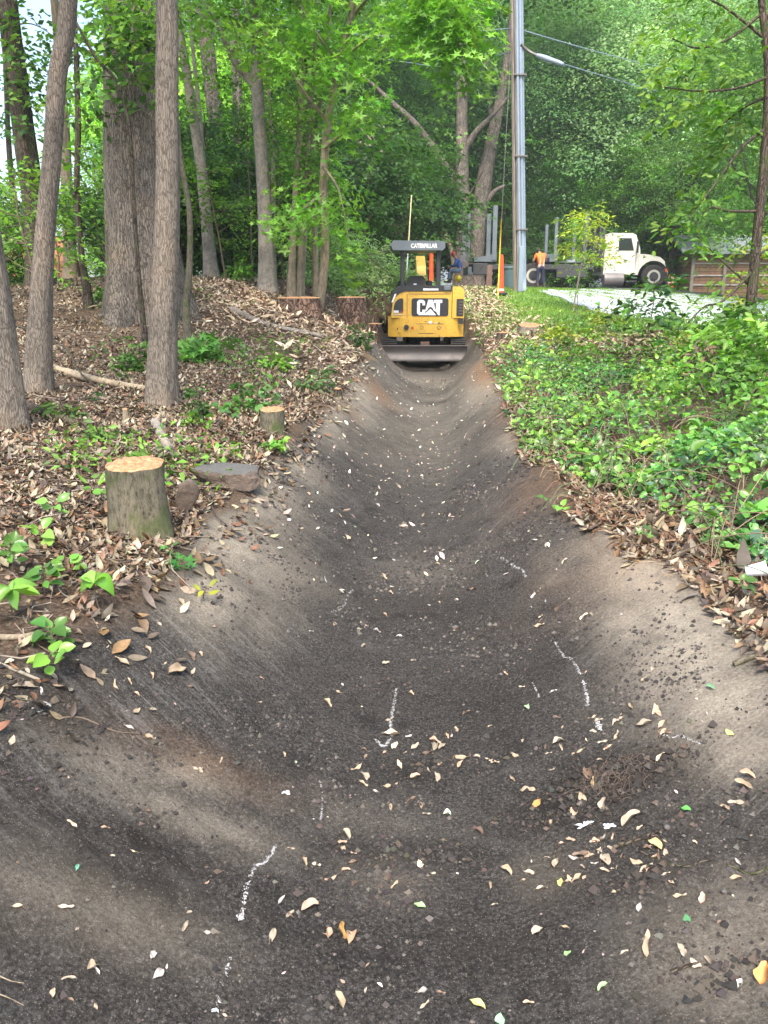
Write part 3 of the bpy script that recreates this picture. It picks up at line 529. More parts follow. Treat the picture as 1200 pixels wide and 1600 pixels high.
# --- far forest: unique prototypes, then copies with their own tint
def far_tree(seed, pal, R, Hh, cz, leaf, n, per, L, Wd, droop, kind='oak'):
    r = np.random.default_rng(seed); t = Acc(); c = Acc()
    ht = cz+Hh*.6; P = catmull([(0, 0, -.5), (r.normal(0, .15), r.normal(0, .15), ht*.35), (r.normal(0, .4), r.normal(0, .4), ht*.7), (r.normal(0, .5), 0, ht)], 6)
    tube(t, P, np.linspace(.34, .07, len(P)), 10, rough=.25)
    crown_shape(c, t, r, cz, R, Hh, n, per, leaf, pal, T_quad(.3), L, Wd, droop, limbs=14, trunk_r=.34, z0=ht*.3, thick=.16, clumps=60, low=-.9, spread=.22)
    root = empty('forest_tree', (0, 0, 0), 'x', 'tree', 'trees of the wood behind the truck'); t.build('trunk', M['bark_far'], root); c.build('crown', M['leaf'], root); return root
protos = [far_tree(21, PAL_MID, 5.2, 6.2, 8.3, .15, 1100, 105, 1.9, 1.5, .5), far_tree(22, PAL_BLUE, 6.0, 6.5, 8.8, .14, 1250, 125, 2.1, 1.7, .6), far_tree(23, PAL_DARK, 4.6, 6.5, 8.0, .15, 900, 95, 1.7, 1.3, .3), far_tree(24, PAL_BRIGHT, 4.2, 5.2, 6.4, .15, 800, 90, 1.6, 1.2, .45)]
FT = [ # x, y, scale, proto, tint, label
 (-27, 40, .8, 3, (1, 1.1, 1), 'light green tree at the far left edge of the wood'), (-10.5, 50, 1.05, 0, (1, 1, 1), 'mid green tree seen past the big oak trunk'), (-9, 38, .9, 3, (1.05, 1.1, .9), 'yellow-green tree behind the grey forked trunk'),
 (-5.5, 45, 1.1, 0, (.8, .9, .9), 'dim green tree behind the thin stem cluster'), (-1, 52, 1.15, 2, (.8, .85, .9), 'dark tree rising behind the cut brush pile'), (1.5, 47, .8, 2, (.85, .95, .8), 'short dark tree behind the excavator canopy'),
 (3.5, 56, 1.25, 2, (.75, .9, .8), 'tall shaded tree above the excavator'), (-3.5, 60, 1.3, 2, (.8, .9, .8), 'tallest dark tree left of the leaning dead trees'), (7.5, 62, 1.35, 0, (.7, .85, .75), 'dark green tree behind the twin-trunk tree'), (6, 49.5, .62, 2, (.9, 1, .9), 'low dark tree behind the seated worker'),
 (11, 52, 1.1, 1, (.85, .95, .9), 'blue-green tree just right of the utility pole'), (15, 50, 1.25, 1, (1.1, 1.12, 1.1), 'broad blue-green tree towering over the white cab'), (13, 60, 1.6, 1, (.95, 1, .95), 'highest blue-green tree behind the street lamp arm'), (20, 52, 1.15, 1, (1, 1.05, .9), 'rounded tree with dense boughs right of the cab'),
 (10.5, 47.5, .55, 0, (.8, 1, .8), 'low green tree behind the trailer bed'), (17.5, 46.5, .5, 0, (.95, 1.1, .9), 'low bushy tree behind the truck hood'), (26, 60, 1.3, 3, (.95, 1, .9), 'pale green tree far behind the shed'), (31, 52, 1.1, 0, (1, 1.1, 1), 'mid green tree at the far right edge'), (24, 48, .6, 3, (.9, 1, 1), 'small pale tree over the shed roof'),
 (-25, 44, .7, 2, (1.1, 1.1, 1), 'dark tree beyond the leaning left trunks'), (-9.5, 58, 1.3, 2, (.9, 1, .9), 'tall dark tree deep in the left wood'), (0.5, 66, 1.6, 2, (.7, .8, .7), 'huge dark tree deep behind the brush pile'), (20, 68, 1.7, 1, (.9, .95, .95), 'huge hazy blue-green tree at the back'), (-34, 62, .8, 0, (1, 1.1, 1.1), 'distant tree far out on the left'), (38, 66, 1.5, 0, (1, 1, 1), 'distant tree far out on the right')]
used = set()
for (x, y, s, p, tint, lab) in FT:
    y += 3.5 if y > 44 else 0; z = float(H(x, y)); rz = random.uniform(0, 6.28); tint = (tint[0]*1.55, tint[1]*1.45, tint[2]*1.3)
    if p not in used:
        used.add(p); o = protos[p]; o.location = (x, y, z-.2); o.rotation_euler = (0, 0, rz); o.scale = (s, s, s); o['label'] = lab
        for ch in o.children:
            if ch.name.startswith('crown'): ch.color = (*tint, 1)
    else: dup(protos[p], (x, y, z-.2), rz, s, lab, tint)
# --- understory thicket bushes (copies)
def bush_proto(name, seed, pal, R, Hh, leaf, n, per, L, T=None, mat='leaf'):
    r = np.random.default_rng(seed); t = Acc(); c = Acc()
    for k in range(6): P = limb_path((0, 0, -.1), (r.normal(0, .5), r.normal(0, .5), 1), Hh*1.3, r); tube(t, P, np.linspace(.03, .006, len(P))*Hh/1.5, 5)
    crown_shape(c, None, r, Hh*.62, R, Hh*.6, n, per, leaf, pal, T or T_quad(.28), L, L*.8, .4, thick=.08, clumps=16, low=-.8)
    root = empty(name, (0, 0, 0), 'x', 'bush'); t.build('stem', M['twig'], root); c.build('crown', M[mat], root); return root
bp = [bush_proto('understory_bush', 31, PAL_MID, 1.5, 2.6, .1, 260, 60, .7), bush_proto('understory_bush', 32, PAL_BRIGHT, 1.2, 2.2, .09, 200, 55, .6), bush_proto('understory_bush', 33, PAL_DARK, 1.9, 3.0, .11, 280, 70, .8)]
UB = [(-7.5, 17, .5, 0, 'green bush on the slope beside the leaning left trunk'), (-9.5, 20, .6, 1, 'bright bush at the back left beside the thin trunks'), (-6.0, 19.5, .55, 2, 'dark bush between the two left trunks'), (-4.9, 20, .95, 0, 'bush just right of the big oak'), (-3.9, 22, 1.1, 2, 'dark bush left of the grey forked trunk'),
 (-2.6, 24, 1.2, 1, 'bright bush behind the grey forked trunk'), (-2.2, 21.0, .6, 0, 'low bush behind the thin stem cluster'), (-6.5, 27, 1.5, 0, 'tall bush deep behind the oak'), (-12, 26, .8, 2, 'dark bush at the far left of the wood'), (-1.6, 30, 1.5, 2, 'big dark bush left of the brush pile top'), (.4, 38, 1.6, 2, 'wide dark bush behind the brush pile'),
 (1.2, 46.5, 1.3, 2, 'dark undergrowth bush left of the seated worker'), (7.6, 46.5, 1.1, 2, 'dark bush behind the trailer stakes'), (9.5, 45.5, 1.0, 0, 'green bush behind the orange-shirted worker'), (12.5, 45.5, 1.1, 2, 'dark bush directly behind the white cab'), (15.5, 44.5, 1.0, 0, 'bush in front of the truck bumper'), (17.2, 44, .8, 1, 'light bush beside the striped marker'), (18.4, 38.5, .55, 0, 'rounded bush in front of the shed'), (23.5, 41, 1.1, 0, 'bush at the right end of the shed'),
 (4.2, 49, 1.4, 2, 'dark undergrowth bush deep behind the seated worker'), (8.8, 49, 1.3, 2, 'dark undergrowth bush deep behind the trailer bed'), (11.5, 49.5, 1.2, 0, 'green undergrowth bush deep behind the yellow-green sapling'), (14.2, 49, 1.3, 2, 'dark undergrowth bush deep behind the truck hood'), (6.4, 50, 1.3, 0, 'green undergrowth bush deep behind the twin trunks'), (17.5, 49, 1.3, 2, 'dark undergrowth bush deep behind the shed'), (-1.5, 49, 1.4, 2, 'dark undergrowth bush deep behind the brush pile'),
 (-4, 33, 1.7, 0, 'tall bush far behind the thin stems'), (-9, 33, 1.7, 1, 'bright tall bush deep in the left wood')]
ub = set()
for i, (x, y, s, p, lab) in enumerate(UB):
    z = float(H(x, y))-.05
    if p not in ub: ub.add(p); o = bp[p]; o.location = (x, y, z); o.scale = (s,)*3; o['label'] = lab; o['group'] = 'bushes under the trees'
    else: dup(bp[p], (x, y, z), random.uniform(0, 6), s, lab, (random.uniform(.85, 1.1),)*3, 'bushes under the trees')

# --- trees one can tell apart, trunk traced at its own distance
def px_r(w, p): return w/2*((p[1])*cs-(p[2]-EYE)*sn)/FPX
def trunk_tree(label, pts, Y, mat, ext=6, seg=16, rough=.12, lobes=0, crown=None, seed=0, limbs=(), dense=8, flare=1.0, cat='tree', name='tree', group='trees of the left bank', dY=0):
    r = np.random.default_rng(seed+100); W3 = []
    for k, (px, py, w) in enumerate(pts): p = at(px, py, Y+dY*k); W3.append((p, px_r(w, p)))
    b = W3[-1][0]; zb = float(H(b[0], b[1])); W3.append((np.array([b[0], b[1], min(zb, b[2])-.25]), W3[-1][1]*1.05))
    top, nx = W3[0], W3[1]; d = top[0]-nx[0]; d /= np.linalg.norm(d); d = d*.6+np.array([0, 0, .4]); d /= np.linalg.norm(d)
    W3 = [(top[0]+d*ext, top[1]*.35), (top[0]+d*ext*.5, top[1]*.75)]+W3; W3 = W3[::-1]
    base = np.array([b[0], b[1], zb]); P = catmull(np.array([w[0] for w in W3]), dense); R = np.interp(np.linspace(0, 1, len(P)), np.linspace(0, 1, len(W3)), [w[1] for w in W3])
    hgt = P[:, 2]-zb; R = R*(1+flare*.5*np.exp(-np.maximum(hgt, 0)/(.25+R.max()*.8)))
    root = empty(name, base, label, cat, group); t = Acc(); Pl = P-base; tube(t, Pl, R, seg, rough=rough, lobes=lobes*.25, seed=seed)
    tip = Pl[-1]
    for L in limbs:       # picture points of a limb at the trunk's own distance
        Q = np.array([at(px, py, Y+dy)-base for px, py, dy in L[0]]); q = catmull(Q, 6); tube(t, q, np.interp(np.linspace(0, 1, len(q)), [0, 1], [px_r(L[1], Q[0]+base), px_r(L[2], Q[0]+base)]), 8, rough=rough)
    if crown:
        c = Acc(); cr = dict(R=2.6, H=2.4, n=160, per=26, leaf=.1, pal=PAL_BRIGHT, L=.8, T=T_quad(.3), dz=0); cr.update(crown)
        tt = Acc(); crown_shape(c, tt, r, 0, cr['R'], cr['H'], cr['n'], cr['per'], cr['leaf'], cr['pal'], cr['T'], cr['L'], cr['L']*.8, .4, limbs=8, trunk_r=R[-1]*1.6, z0=-cr['H'], thick=.06, clumps=20)
        off = tip+np.array([0, 0, cr['dz']]); c.V = [v+off for v in c.V]; tt.V = [v+off for v in tt.V]
        for v, cc in zip(tt.V, tt.C): pass
        for k in (3, 4): t.F[k] += [f+t.n for f in tt.F[k]]
        t.V += tt.V; t.C += tt.C; t.n += tt.n
        for (px, py, dy, Ls, n) in cr.get('low', ()):      # leafy twigs lower down, in view
            e = at(px, py, Y+dy)-base; kz = np.argmin(np.abs(Pl[:, 2]-(e[2]+.3))); q = catmull([Pl[kz], (Pl[kz]+e)/2+np.array([0, 0, .12]), e], 5); tube(t, q, np.linspace(.016, .004, len(q)), 5)
            cen = q[r.integers(len(q)//2, len(q), n)]+r.normal(0, Ls*.28, (n, 3)); sprays(c, cen, r.normal(0, 1, (n, 3))*[1, 1, .25], r, 12, Ls, Ls*.6, cr['leaf'], cr['pal'], cr['T'], .4, thick=.05)
        t.build('trunk', M[mat], root); c.build('crown', M['leaf'], root)
    else: t.build('trunk', M[mat], root)
    return root
def up_low(xs, n=5, Ls=.5): return [(x, y, d, Ls, n) for x, y, d in xs]
trunk_tree('big furrowed oak with the widest trunk on the bank', [(208, -10, 92), (212, 200, 98), (222, 400, 102), (230, 495, 108)], 12.4, 'bark_oak', 5, 96, .10, 1.2, dict(R=3.2, H=2.4, n=220, leaf=.12, pal=PAL_MID, dz=.5, low=up_low([(190, 60, -1.2), (215, 130, -1.3), (150, 60, -1), (235, 30, -1.2), (180, 20, -1.3), (120, 140, -1), (205, 90, -1.2)], 9, .5)), 1, dense=22, flare=.45)
trunk_tree('straight grey-brown trunk standing in front of the big oak', [(260, -10, 33), (261, 150, 35), (262, 300, 37), (257, 470, 40), (252, 615, 46)], 7.0, 'bark', 4, 64, .07, .6, dict(R=2.0, H=1.5, n=110, leaf=.1, pal=PAL_BRIGHT, dz=.9), 2, dense=22, flare=.35)
trunk_tree('slender trunk leaning right, second from the left edge', [(108, -10, 27), (90, 120, 28), (82, 240, 28), (68, 400, 30), (60, 600, 40)], 7.2, 'bark', 4, 48, .07, .3, dict(R=2.0, H=1.5, n=110, leaf=.1, pal=PAL_BRIGHT, dz=.9), 3, dense=20, flare=.4)
trunk_tree('grey trunk cut by the left edge of the view', [(-75, -10, 34), (-45, 200, 38), (-12, 430, 44), (2, 560, 50), (8, 655, 58)], 5.7, 'bark', 4, 56, .07, .5, dict(R=1.6, H=1.3, n=90, leaf=.1, pal=PAL_BRIGHT, dz=.9), 4, dense=20, flare=.6)
trunk_tree('dark ivy-clad trunk leaning left behind the slender one', [(8, -20, 30), (22, 90, 32), (38, 210, 33), (50, 300, 32), (62, 420, 34)], 16, 'bark_dark', 4, 20, .15, 0, dict(R=2.6, H=2, n=140, leaf=.13, pal=PAL_MID, low=up_low([(20, 60, -.5), (45, 160, -.5), (60, 250, -.4), (35, 120, -.5), (10, 20, -.5), (70, 190, -.5), (90, 60, -.5)], 9, .7)), 5)
trunk_tree('thin dark wavy trunk left of the big oak', [(118, 60, 8), (122, 200, 9), (120, 300, 9), (128, 400, 10), (136, 455, 12)], 13, 'bark_dark', 3, 10, .2, 0, dict(R=1.8, H=1.3, n=90, leaf=.1, low=up_low([(125, 180, -.3), (140, 260, -.3), (110, 330, -.3), (150, 100, -.3)], 6, .5)), 6)
trunk_tree('pale slanting trunk seen between slender trunk and oak', [(90, 60, 14), (100, 200, 17), (106, 330, 18), (112, 430, 20)], 20, 'bark_thin', 4, 12, .12, 0, dict(R=2.4, H=2, n=120, leaf=.13, pal=PAL_BRIGHT, low=up_low([(130, 90, -.3), (70, 130, -.3), (140, 300, -.3), (150, 200, -.3)], 8, .8)), 7)
trunk_tree('far thin trunk near the left edge against the sky', [(8, 90, 7), (14, 230, 8), (30, 400, 9)], 19, 'bark_dark', 3, 10, .15, 0, dict(R=2.0, H=1.6, n=90, leaf=.12, pal=PAL_MID, low=up_low([(10, 300, 0), (25, 340, 0), (0, 200, 0)], 7, .8)), 8)
trunk_tree('thin dark curving stem running up in front of the big oak', [(112, 20, 4), (150, 90, 5), (182, 128, 5), (202, 200, 6), (208, 300, 7), (216, 420, 7), (226, 525, 8)], 10.4, 'bark_dark', 1.0, 8, .1, 0, None, 20, limbs=[([(203, 180, 0), (222, 172, -.1), (242, 190, -.2)], 3, 1.5), ([(203, 200, 0), (180, 178, -.1), (150, 185, -.2)], 3, 1.5)])
trunk_tree('bent greenish stem close behind the front trunk', [(276, 180, 6), (284, 260, 8), (296, 330, 9), (296, 420, 10), (291, 480, 11)], 11, 'bark_moss', 1.2, 10, .1, 0, dict(R=.8, H=.6, n=30, leaf=.09), 9)
trunk_tree('slim trunk leaning left right of the oak', [(276, 20, 12), (286, 80, 14), (302, 180, 15), (316, 280, 17), (330, 428, 19)], 18, 'bark_smooth', 4, 14, .08, 0, dict(R=2.4, H=1.9, n=130, leaf=.11, low=up_low([(300, 60, -.5), (330, 130, -.4), (290, 30, -.4), (340, 40, -.4), (318, 180, -.3)], 8, .6)), 10)
trunk_tree('very thin stem beside the left-leaning slim trunk', [(300, 60, 6), (312, 180, 7), (322, 300, 8), (333, 420, 8)], 19, 'bark_smooth', 3, 8, .08, 0, dict(R=1.4, H=1.1, n=60, leaf=.1), 11)
trunk_tree('broad brown trunk in shade behind the slim pair', [(316, -10, 24), (332, 150, 24), (352, 300, 22), (360, 420, 22)], 27, 'bark_far', 4, 14, .1, 0, dict(R=3, H=2.4, n=150, leaf=.14, pal=PAL_MID, low=up_low([(340, 200, -.5), (350, 110, -.5), (360, 260, -.5)], 9, 1.0)), 12)
trunk_tree('dark straight trunk left of the grey forked tree', [(370, 120, 16), (372, 250, 17), (376, 400, 18)], 24, 'bark_far', 4, 14, .1, 0, dict(R=2.8, H=2.2, n=140, leaf=.13, pal=PAL_MID, low=up_low([(360, 160, -.5), (390, 220, -.5), (385, 320, -.4)], 9, .9)), 13)
trunk_tree('smooth grey forked tree with a limb rising left', [(398, 20, 14), (400, 100, 17), (404, 170, 20), (412, 300, 21), (418, 450, 25)], 16, 'bark_smooth', 4, 20, .06, .2, dict(R=2.6, H=2.1, n=150, leaf=.11, low=up_low([(390, 60, -.4), (420, 30, -.4), (360, 60, -.3), (430, 110, -.4), (440, 60, -.4), (380, 10, -.5)], 10, .6)), 14, limbs=[([(403, 150, 0), (388, 122, 0), (366, 95, -.1), (346, 50, -.2), (325, 5, -.3), (310, -60, -.4)], 13, 8), ([(360, 88, -.1), (376, 50, -.3), (385, 20, -.5), (378, -20, -.5)], 5, 3)])
trunk_tree('small pale trunk with flaking bark right of forked tree', [(420, 150, 6), (426, 250, 7), (428, 420, 8)], 20, 'bark_thin', 3, 8, .1, 0, dict(R=1.6, H=1.4, n=80, leaf=.11, low=up_low([(430, 180, -.3), (424, 120, -.3), (440, 240, -.3)], 9, .6)), 15)
for i, (pts, lab, sd) in enumerate([([(470, 150, 7), (466, 240, 9), (460, 330, 10), (455, 445, 12)], 'leftmost stem of the pale thin stem cluster', 16), ([(488, 140, 6), (478, 260, 8), (472, 350, 9), (466, 452, 10)], 'second stem of the pale thin stem cluster', 17), ([(505, 130, 7), (488, 230, 9), (478, 330, 11), (469, 455, 12)], 'third stem of the cluster, leaning to the right', 18), ([(478, 90, 5), (488, 210, 8), (491, 320, 9), (494, 468, 10)], 'rightmost straight stem of the pale cluster', 19)]):
    trunk_tree(lab, pts, 16+.15*i, 'bark_thin', 2.5, 10, .06, 0, dict(R=1.5, H=1.3, n=90, leaf=.105, pal=PAL_BRIGHT, low=up_low([(pts[0][0]-20, 190, -.3), (pts[0][0]+20, 120, -.3), (pts[0][0], 60, -.3), (pts[0][0]-10, 260, -.2), (pts[1][0]+22, 300, -.2)], 8, .45)), sd, name='thin_tree')
# sweetgum: star leaves, the bright foliage over the middle of the picture
def sweetgum():
    r = np.random.default_rng(55); Y = 14.5; b = gnd(508, 470); b = np.array([b[0], 15.2, float(H(b[0], 15.2))]); root = empty('sweetgum_tree', b, 'sweetgum with bright star-shaped leaves arching over the ditch', 'tree', 'trees of the left bank')
    t = Acc(); c = Acc(); P = np.array([b+(0, 0, -.2), at(508, 400, 15), at(505, 300, 15), at(512, 190, 14.8), at(530, 100, 14.6), at(548, 30, 14.3), at(560, -60, 14), at(585, -230, 13.5)])-b; q = catmull(P, 6); tube(t, q, np.linspace(.085, .035, len(q)), 12, rough=.08)
    limbs = [([(512, 190), (480, 150), (450, 100), (430, 40)], 14.4), ([(508, 230), (560, 190), (590, 170)], 14.2), ([(530, 100), (500, 60), (470, 10)], 14.2), ([(548, 30), (600, -30), (640, -30), (668, 20), (680, 70)], 13.2), ([(560, -60), (640, -120), (700, -60), (712, 30), (715, 90)], 12.8), ([(505, 260), (530, 300), (545, 380)], 14.7), ([(506, 300), (470, 330), (440, 360)], 14.8), ([(560, -60), (500, -80), (440, -60)], 14), ([(530, 100), (575, 60), (610, 50)], 14)]
    LC = []
    for i, (L, y) in enumerate(limbs):
        Q = np.array([at(L[0][0], L[0][1], 14.8)-b]+[at(px, py, y)-b for px, py in L[1:]]); q = catmull(Q, 8); tube(t, q, np.linspace(.03, .006, len(q)), 6); k = len(q)//3
        dens = 75 if i in (3, 4) else 24; LC.append(q[r.integers(k if i not in (3, 4) else len(q)*11//20, len(q), dens)]+r.normal(0, .22, (dens, 3)))
    Cn = np.concatenate(LC); sprays(c, Cn, r.normal(0, 1, (len(Cn), 3))*[1, 1, .2], r, 13, .42, .35, .125, [(.18, .40, .055), (.22, .44, .065), (.16, .35, .05), (.27, .48, .1)], T_star(), .5, .55, .06, .3)
    t.build('trunk', M['bark_thin'], root); c.build('crown', M['leaf'], root)
sweetgum()
# leafy growth among the left trunks that fills the view upward (each sapling its own thing)
def sapling(name, label, x, y, h, seed, pal, leaf=.09, n=40, per=14, spread=.6, T=None, lean=(0, 0), stem=.012, group=None, L=.35, low=.35, mat='twig', cat='sapling', lmat='leaf'):
    r = np.random.default_rng(seed); z = float(H(x, y)); root = empty(name, (x, y, z), label, cat, group); t = Acc(); c = Acc()
    P = catmull([(0, 0, -.08), (lean[0]*.3+r.normal(0, .03), lean[1]*.3, h*.35), (lean[0]*.7+r.normal(0, .05), lean[1]*.7, h*.7), (lean[0], lean[1], h)], 6); tube(t, P, np.linspace(stem, stem*.3, len(P)), 7)
    C = []; D = []
    for k in range(max(5, n//4)):
        u = low+(1-low)*(k+.5)/max(5, n//4); s = P[int(u*(len(P)-1))]; an = r.uniform(0, 2*np.pi); d = np.array([math.cos(an), math.sin(an), r.uniform(.1, .6)]); Ln = spread*(1.25-u)*r.uniform(.6, 1.2)
        q = limb_path(s, d, Ln, r, 4, .05); tube(t, q, np.linspace(stem*.4, stem*.12, len(q)), 5)
        m = 4; C.append(q[r.integers(1, len(q), m)]); D.append(np.tile(d, (m, 1))+r.normal(0, .5, (m, 3)))
    sprays(c, np.concatenate(C), np.concatenate(D)*[1, 1, .4], r, per, L, L*.6, leaf, pal, T or T_lens(.25, ns=4), .35, .5, .03, .4)
    t.build('stem', M[mat], root); c.build('crown', M[lmat], root); return root
for i, (x, y, h, pal, lab) in enumerate([(-6.2, 13.5, 1.7, PAL_BRIGHT, 'leafy sapling between the left edge and the dark trunk'), (-4.7, 11.5, 2.0, PAL_BRIGHT, 'low bright sapling left of the oak base'), (-5.7, 15, 1.5, PAL_MID, 'tall sapling filling the gap left of the oak'), (-3.1, 17, 2.2, PAL_BRIGHT, 'bright sapling in front of the slim leaning trunk'), (-2.9, 19, 4.5, PAL_MID, 'tall thin sapling beside the slim trunk'), (-2.0, 17.4, 3.6, PAL_BRIGHT, 'sapling with light leaves left of the thin stem cluster'), (-8.6, 16, 2.2, PAL_MID, 'tall sapling near the left edge'), (-1.25, 17.3, 1.5, PAL_BRIGHT, 'sapling at the left end of the brush pile'), (-3.9, 15.5, 5.0, PAL_BRIGHT, 'tall sapling between oak and slim trunk'), (-1.6, 21, 5.5, PAL_YEL, 'yellow-green sapling behind the thin stem cluster')]):
    sapling('sapling', lab, x, y, h, 200+i, pal, .085, 60, 16, 1.0, T_quad(.27), (random.uniform(-.3, .3), 0), .02, 'saplings of the left wood', .5)

# twin-trunk tree and leaning dead trees beyond the truck
trunk_tree('tall twin-trunk tree directly behind the trailer stakes, left stem', [(722, 20, 12), (722, 150, 17), (722, 260, 20), (724, 400, 24), (724, 440, 26)], 43.4, 'bark_far', 6, 16, .1, 0, dict(R=6, H=4, n=260, per=30, leaf=.24, L=1.8, pal=PAL_MID, dz=1, low=up_low([(700, 200, -.8), (735, 120, -.8), (715, 60, -.8), (700, 300, -.8), (745, 330, -.8), (690, 100, -.8)], 8, 1.6)), 40, limbs=[([(728, 230, 0), (745, 205, -.3), (770, 180, -.6), (795, 150, -.8)], 12, 4), ([(724, 190, 0), (716, 120, 0), (728, 60, 0), (745, 0, 0)], 8, 3)], group='trees of the wood behind the truck')
trunk_tree('forked brown tree with trunk bending right behind the trailer', [(790, 110, 12), (775, 190, 18), (757, 280, 24), (744, 370, 27), (740, 440, 30)], 44, 'bark_far', 6, 16, .1, 0, dict(R=6, H=4, n=260, per=30, leaf=.24, L=1.8, pal=PAL_MID, dz=1, low=up_low([(790, 200, -.8), (770, 130, -.8), (760, 240, -.8), (800, 80, -.8)], 8, 1.6)), 41, limbs=[([(747, 350, 0), (756, 325, 0), (772, 300, -.3), (790, 290, -.5)], 12, 5), ([(762, 260, 0), (768, 200, .3), (762, 120, .5), (752, 30, .5)], 9, 4)], group='trees of the wood behind the truck')
def dead_tree(label, pts, Y, limbs=(), mat='bark_thin'):
    P = np.array([at(px, py, Y+dy) for px, py, w, dy in pts]); b = P[-1].copy(); zb = float(H(b[0], b[1])); base = np.array([b[0], b[1], zb]); P = np.vstack([P, [b[0]+.3, b[1], zb-.2]]); root = empty('dead_tree', base, label, 'dead tree', 'leaning dead trees'); t = Acc()
    q = catmull(P-base, 6); tube(t, q, np.interp(np.linspace(0, 1, len(q)), np.linspace(0, 1, len(P)), [px_r(w, p) for (_, _, w, _), p in zip(pts, P)]+[px_r(pts[-1][2], P[-1])]), 9, rough=.1)
    t.build('trunk', M[mat], root)
    for L in limbs:
        a = Acc(); Q = np.array([at(px, py, Y)-base for px, py in L]); qq = catmull(Q, 5); tube(a, qq, np.linspace(.06, .02, len(qq)), 6); a.build('branch', M[mat], root)
dead_tree('bare grey dead tree leaning left with a forked top', [(530, 208, 3, 0), (560, 222, 5, 0), (598, 240, 7, 0), (625, 275, 8, 0), (665, 330, 9, 0), (705, 385, 11, 0)], 44.2, [[(598, 240), (580, 210), (562, 185), (548, 170)], [(585, 225), (545, 178)], [(590, 195), (605, 205), (615, 240)]])
dead_tree('brown dead trunk leaning left above the excavator', [(560, 112, 3, 0), (585, 134, 5, 0), (612, 160, 8, 0), (650, 195, 10, 0), (690, 250, 12, 0), (725, 320, 13, 0)], 44.8, mat='bark_far')

# right-hand near tree: yellow-green layered boughs reaching in from the right
def right_tree():
    b = gnd(1172, 545); Y = 9.0; b = np.array([at(1172, 545, Y)[0], Y, 0]); b[2] = float(H(b[0], b[1])); root = empty('slender_tree', b, 'thin dark tree with arching branches near the right edge', 'tree', 'trees of the right bank'); r = np.random.default_rng(61); t = Acc(); c = Acc()
    P = np.array([b-(0, 0, .2), at(1168, 540, Y), at(1176, 440, Y), at(1186, 340, Y), at(1196, 230, Y), at(1200, 120, Y), at(1192, 20, Y), at(1180, -120, Y)])-b; q = catmull(P, 8); tube(t, q, np.linspace(.062, .03, len(q)), 12, rough=.15)
    limbs = [([(1186, 330), (1140, 330), (1110, 325), (1085, 350)], -.2), ([(1198, 200), (1160, 230), (1130, 270), (1100, 310), (1075, 340)], -.4), ([(1200, 120), (1150, 138), (1090, 142), (1030, 135)], -.5), ([(1192, 20), (1140, 60), (1090, 75), (1050, 60)], -.3), ([(1180, 420), (1130, 470), (1100, 480), (1060, 520)], -.5), ([(1170, 520), (1120, 560), (1080, 590)], -.8), ([(1192, 20), (1230, 60), (1250, 150)], .2), ([(1180, 400), (1215, 380), (1250, 340)], 0), ([(1176, 450), (1120, 400), (1090, 370)], .3), ([(1195, 60), (1130, 10), (1060, -20)], 0), ([(1200, 150), (1160, 170), (1110, 210)], .3)]
    for i, (L, dy) in enumerate(limbs):
        Q = np.array([at(px, py, Y+dy*k/(len(L)-1))-b for k, (px, py) in enumerate(L)]); q = catmull(Q, 7); tube(t, q, np.linspace(.017, .005, len(q)), 6); m = 26 if i in (2, 3, 6, 9, 10) else 9
        cen = q[r.integers(len(q)//3, len(q), m)]+r.normal(0, .12, (m, 3)); sprays(c, cen, (Q[-1]-Q[0])[None]+r.normal(0, .5, (m, 3)), r, 11, .32, .25, .085, [(.08, .2, .03), (.12, .26, .04), (.16, .3, .045), (.2, .33, .05)], T_lens(.2, ns=4), .5, .5, .02, .4)
    t.build('trunk', M['bark_dark'], root); c.build('crown', M['leaf'], root)
right_tree()
def mid_tree(name, label, x, y, seed, pal, R, Hh, cz, n, per, leaf, L, trunk=.09, T=None, clumps=30, group='trees of the right bank', low=-.9, droop=.45):
    r = np.random.default_rng(seed); z = float(H(x, y)); root = empty(name, (x, y, z), label, 'tree', group); t = Acc(); c = Acc(); P = catmull([(0, 0, -.3), (r.normal(0, .1), 0, cz*.4), (r.normal(0, .2), 0, cz*.8), (0, 0, cz+Hh*.6)], 6); tube(t, P, np.linspace(trunk, trunk*.25, len(P)), 10, rough=.12)
    crown_shape(c, t, r, cz, R, Hh, n, per, leaf, pal, T or T_quad(.28), L, L*.8, droop, limbs=16, trunk_r=trunk, z0=cz*.35, thick=.07, clumps=clumps, low=low); t.build('trunk', M['bark_dark'], root); c.build('crown', M['leaf'], root); return root
mid_tree('tree', 'layered yellow-green tree on the far side of the drive', 15.2, 33, 71, [(.1, .22, .04), (.13, .27, .05), (.16, .3, .055), (.09, .2, .05)], 4.4, 5.2, 7.2, 700, 60, .115, 1.3, .16)
mid_tree('tree', 'dark-trunked low tree between the truck hood and shed', 14.6, 43.8, 72, PAL_MID, 3.4, 2.6, 5.2, 420, 60, .12, 1.1, .16)
mid_tree('tree', 'dense green tree at the upper right corner', 13.5, 24, 73, [(.07, .17, .035), (.1, .22, .04), (.14, .27, .045)], 3.6, 4.5, 7.0, 560, 52, .105, 1.1, .14)
mid_tree('tree', 'bushy tree right of the shed at the right edge', 13.8, 19.5, 74, PAL_MID, 2.6, 2.6, 3.4, 380, 30, .12, .8, .09)
mid_tree('tree', 'small drooping dogwood low against the shed', 17.6, 36.3, 75, [(.1, .22, .06), (.13, .26, .07)], 1.6, 1.1, 2.2, 170, 26, .12, .6, .06)
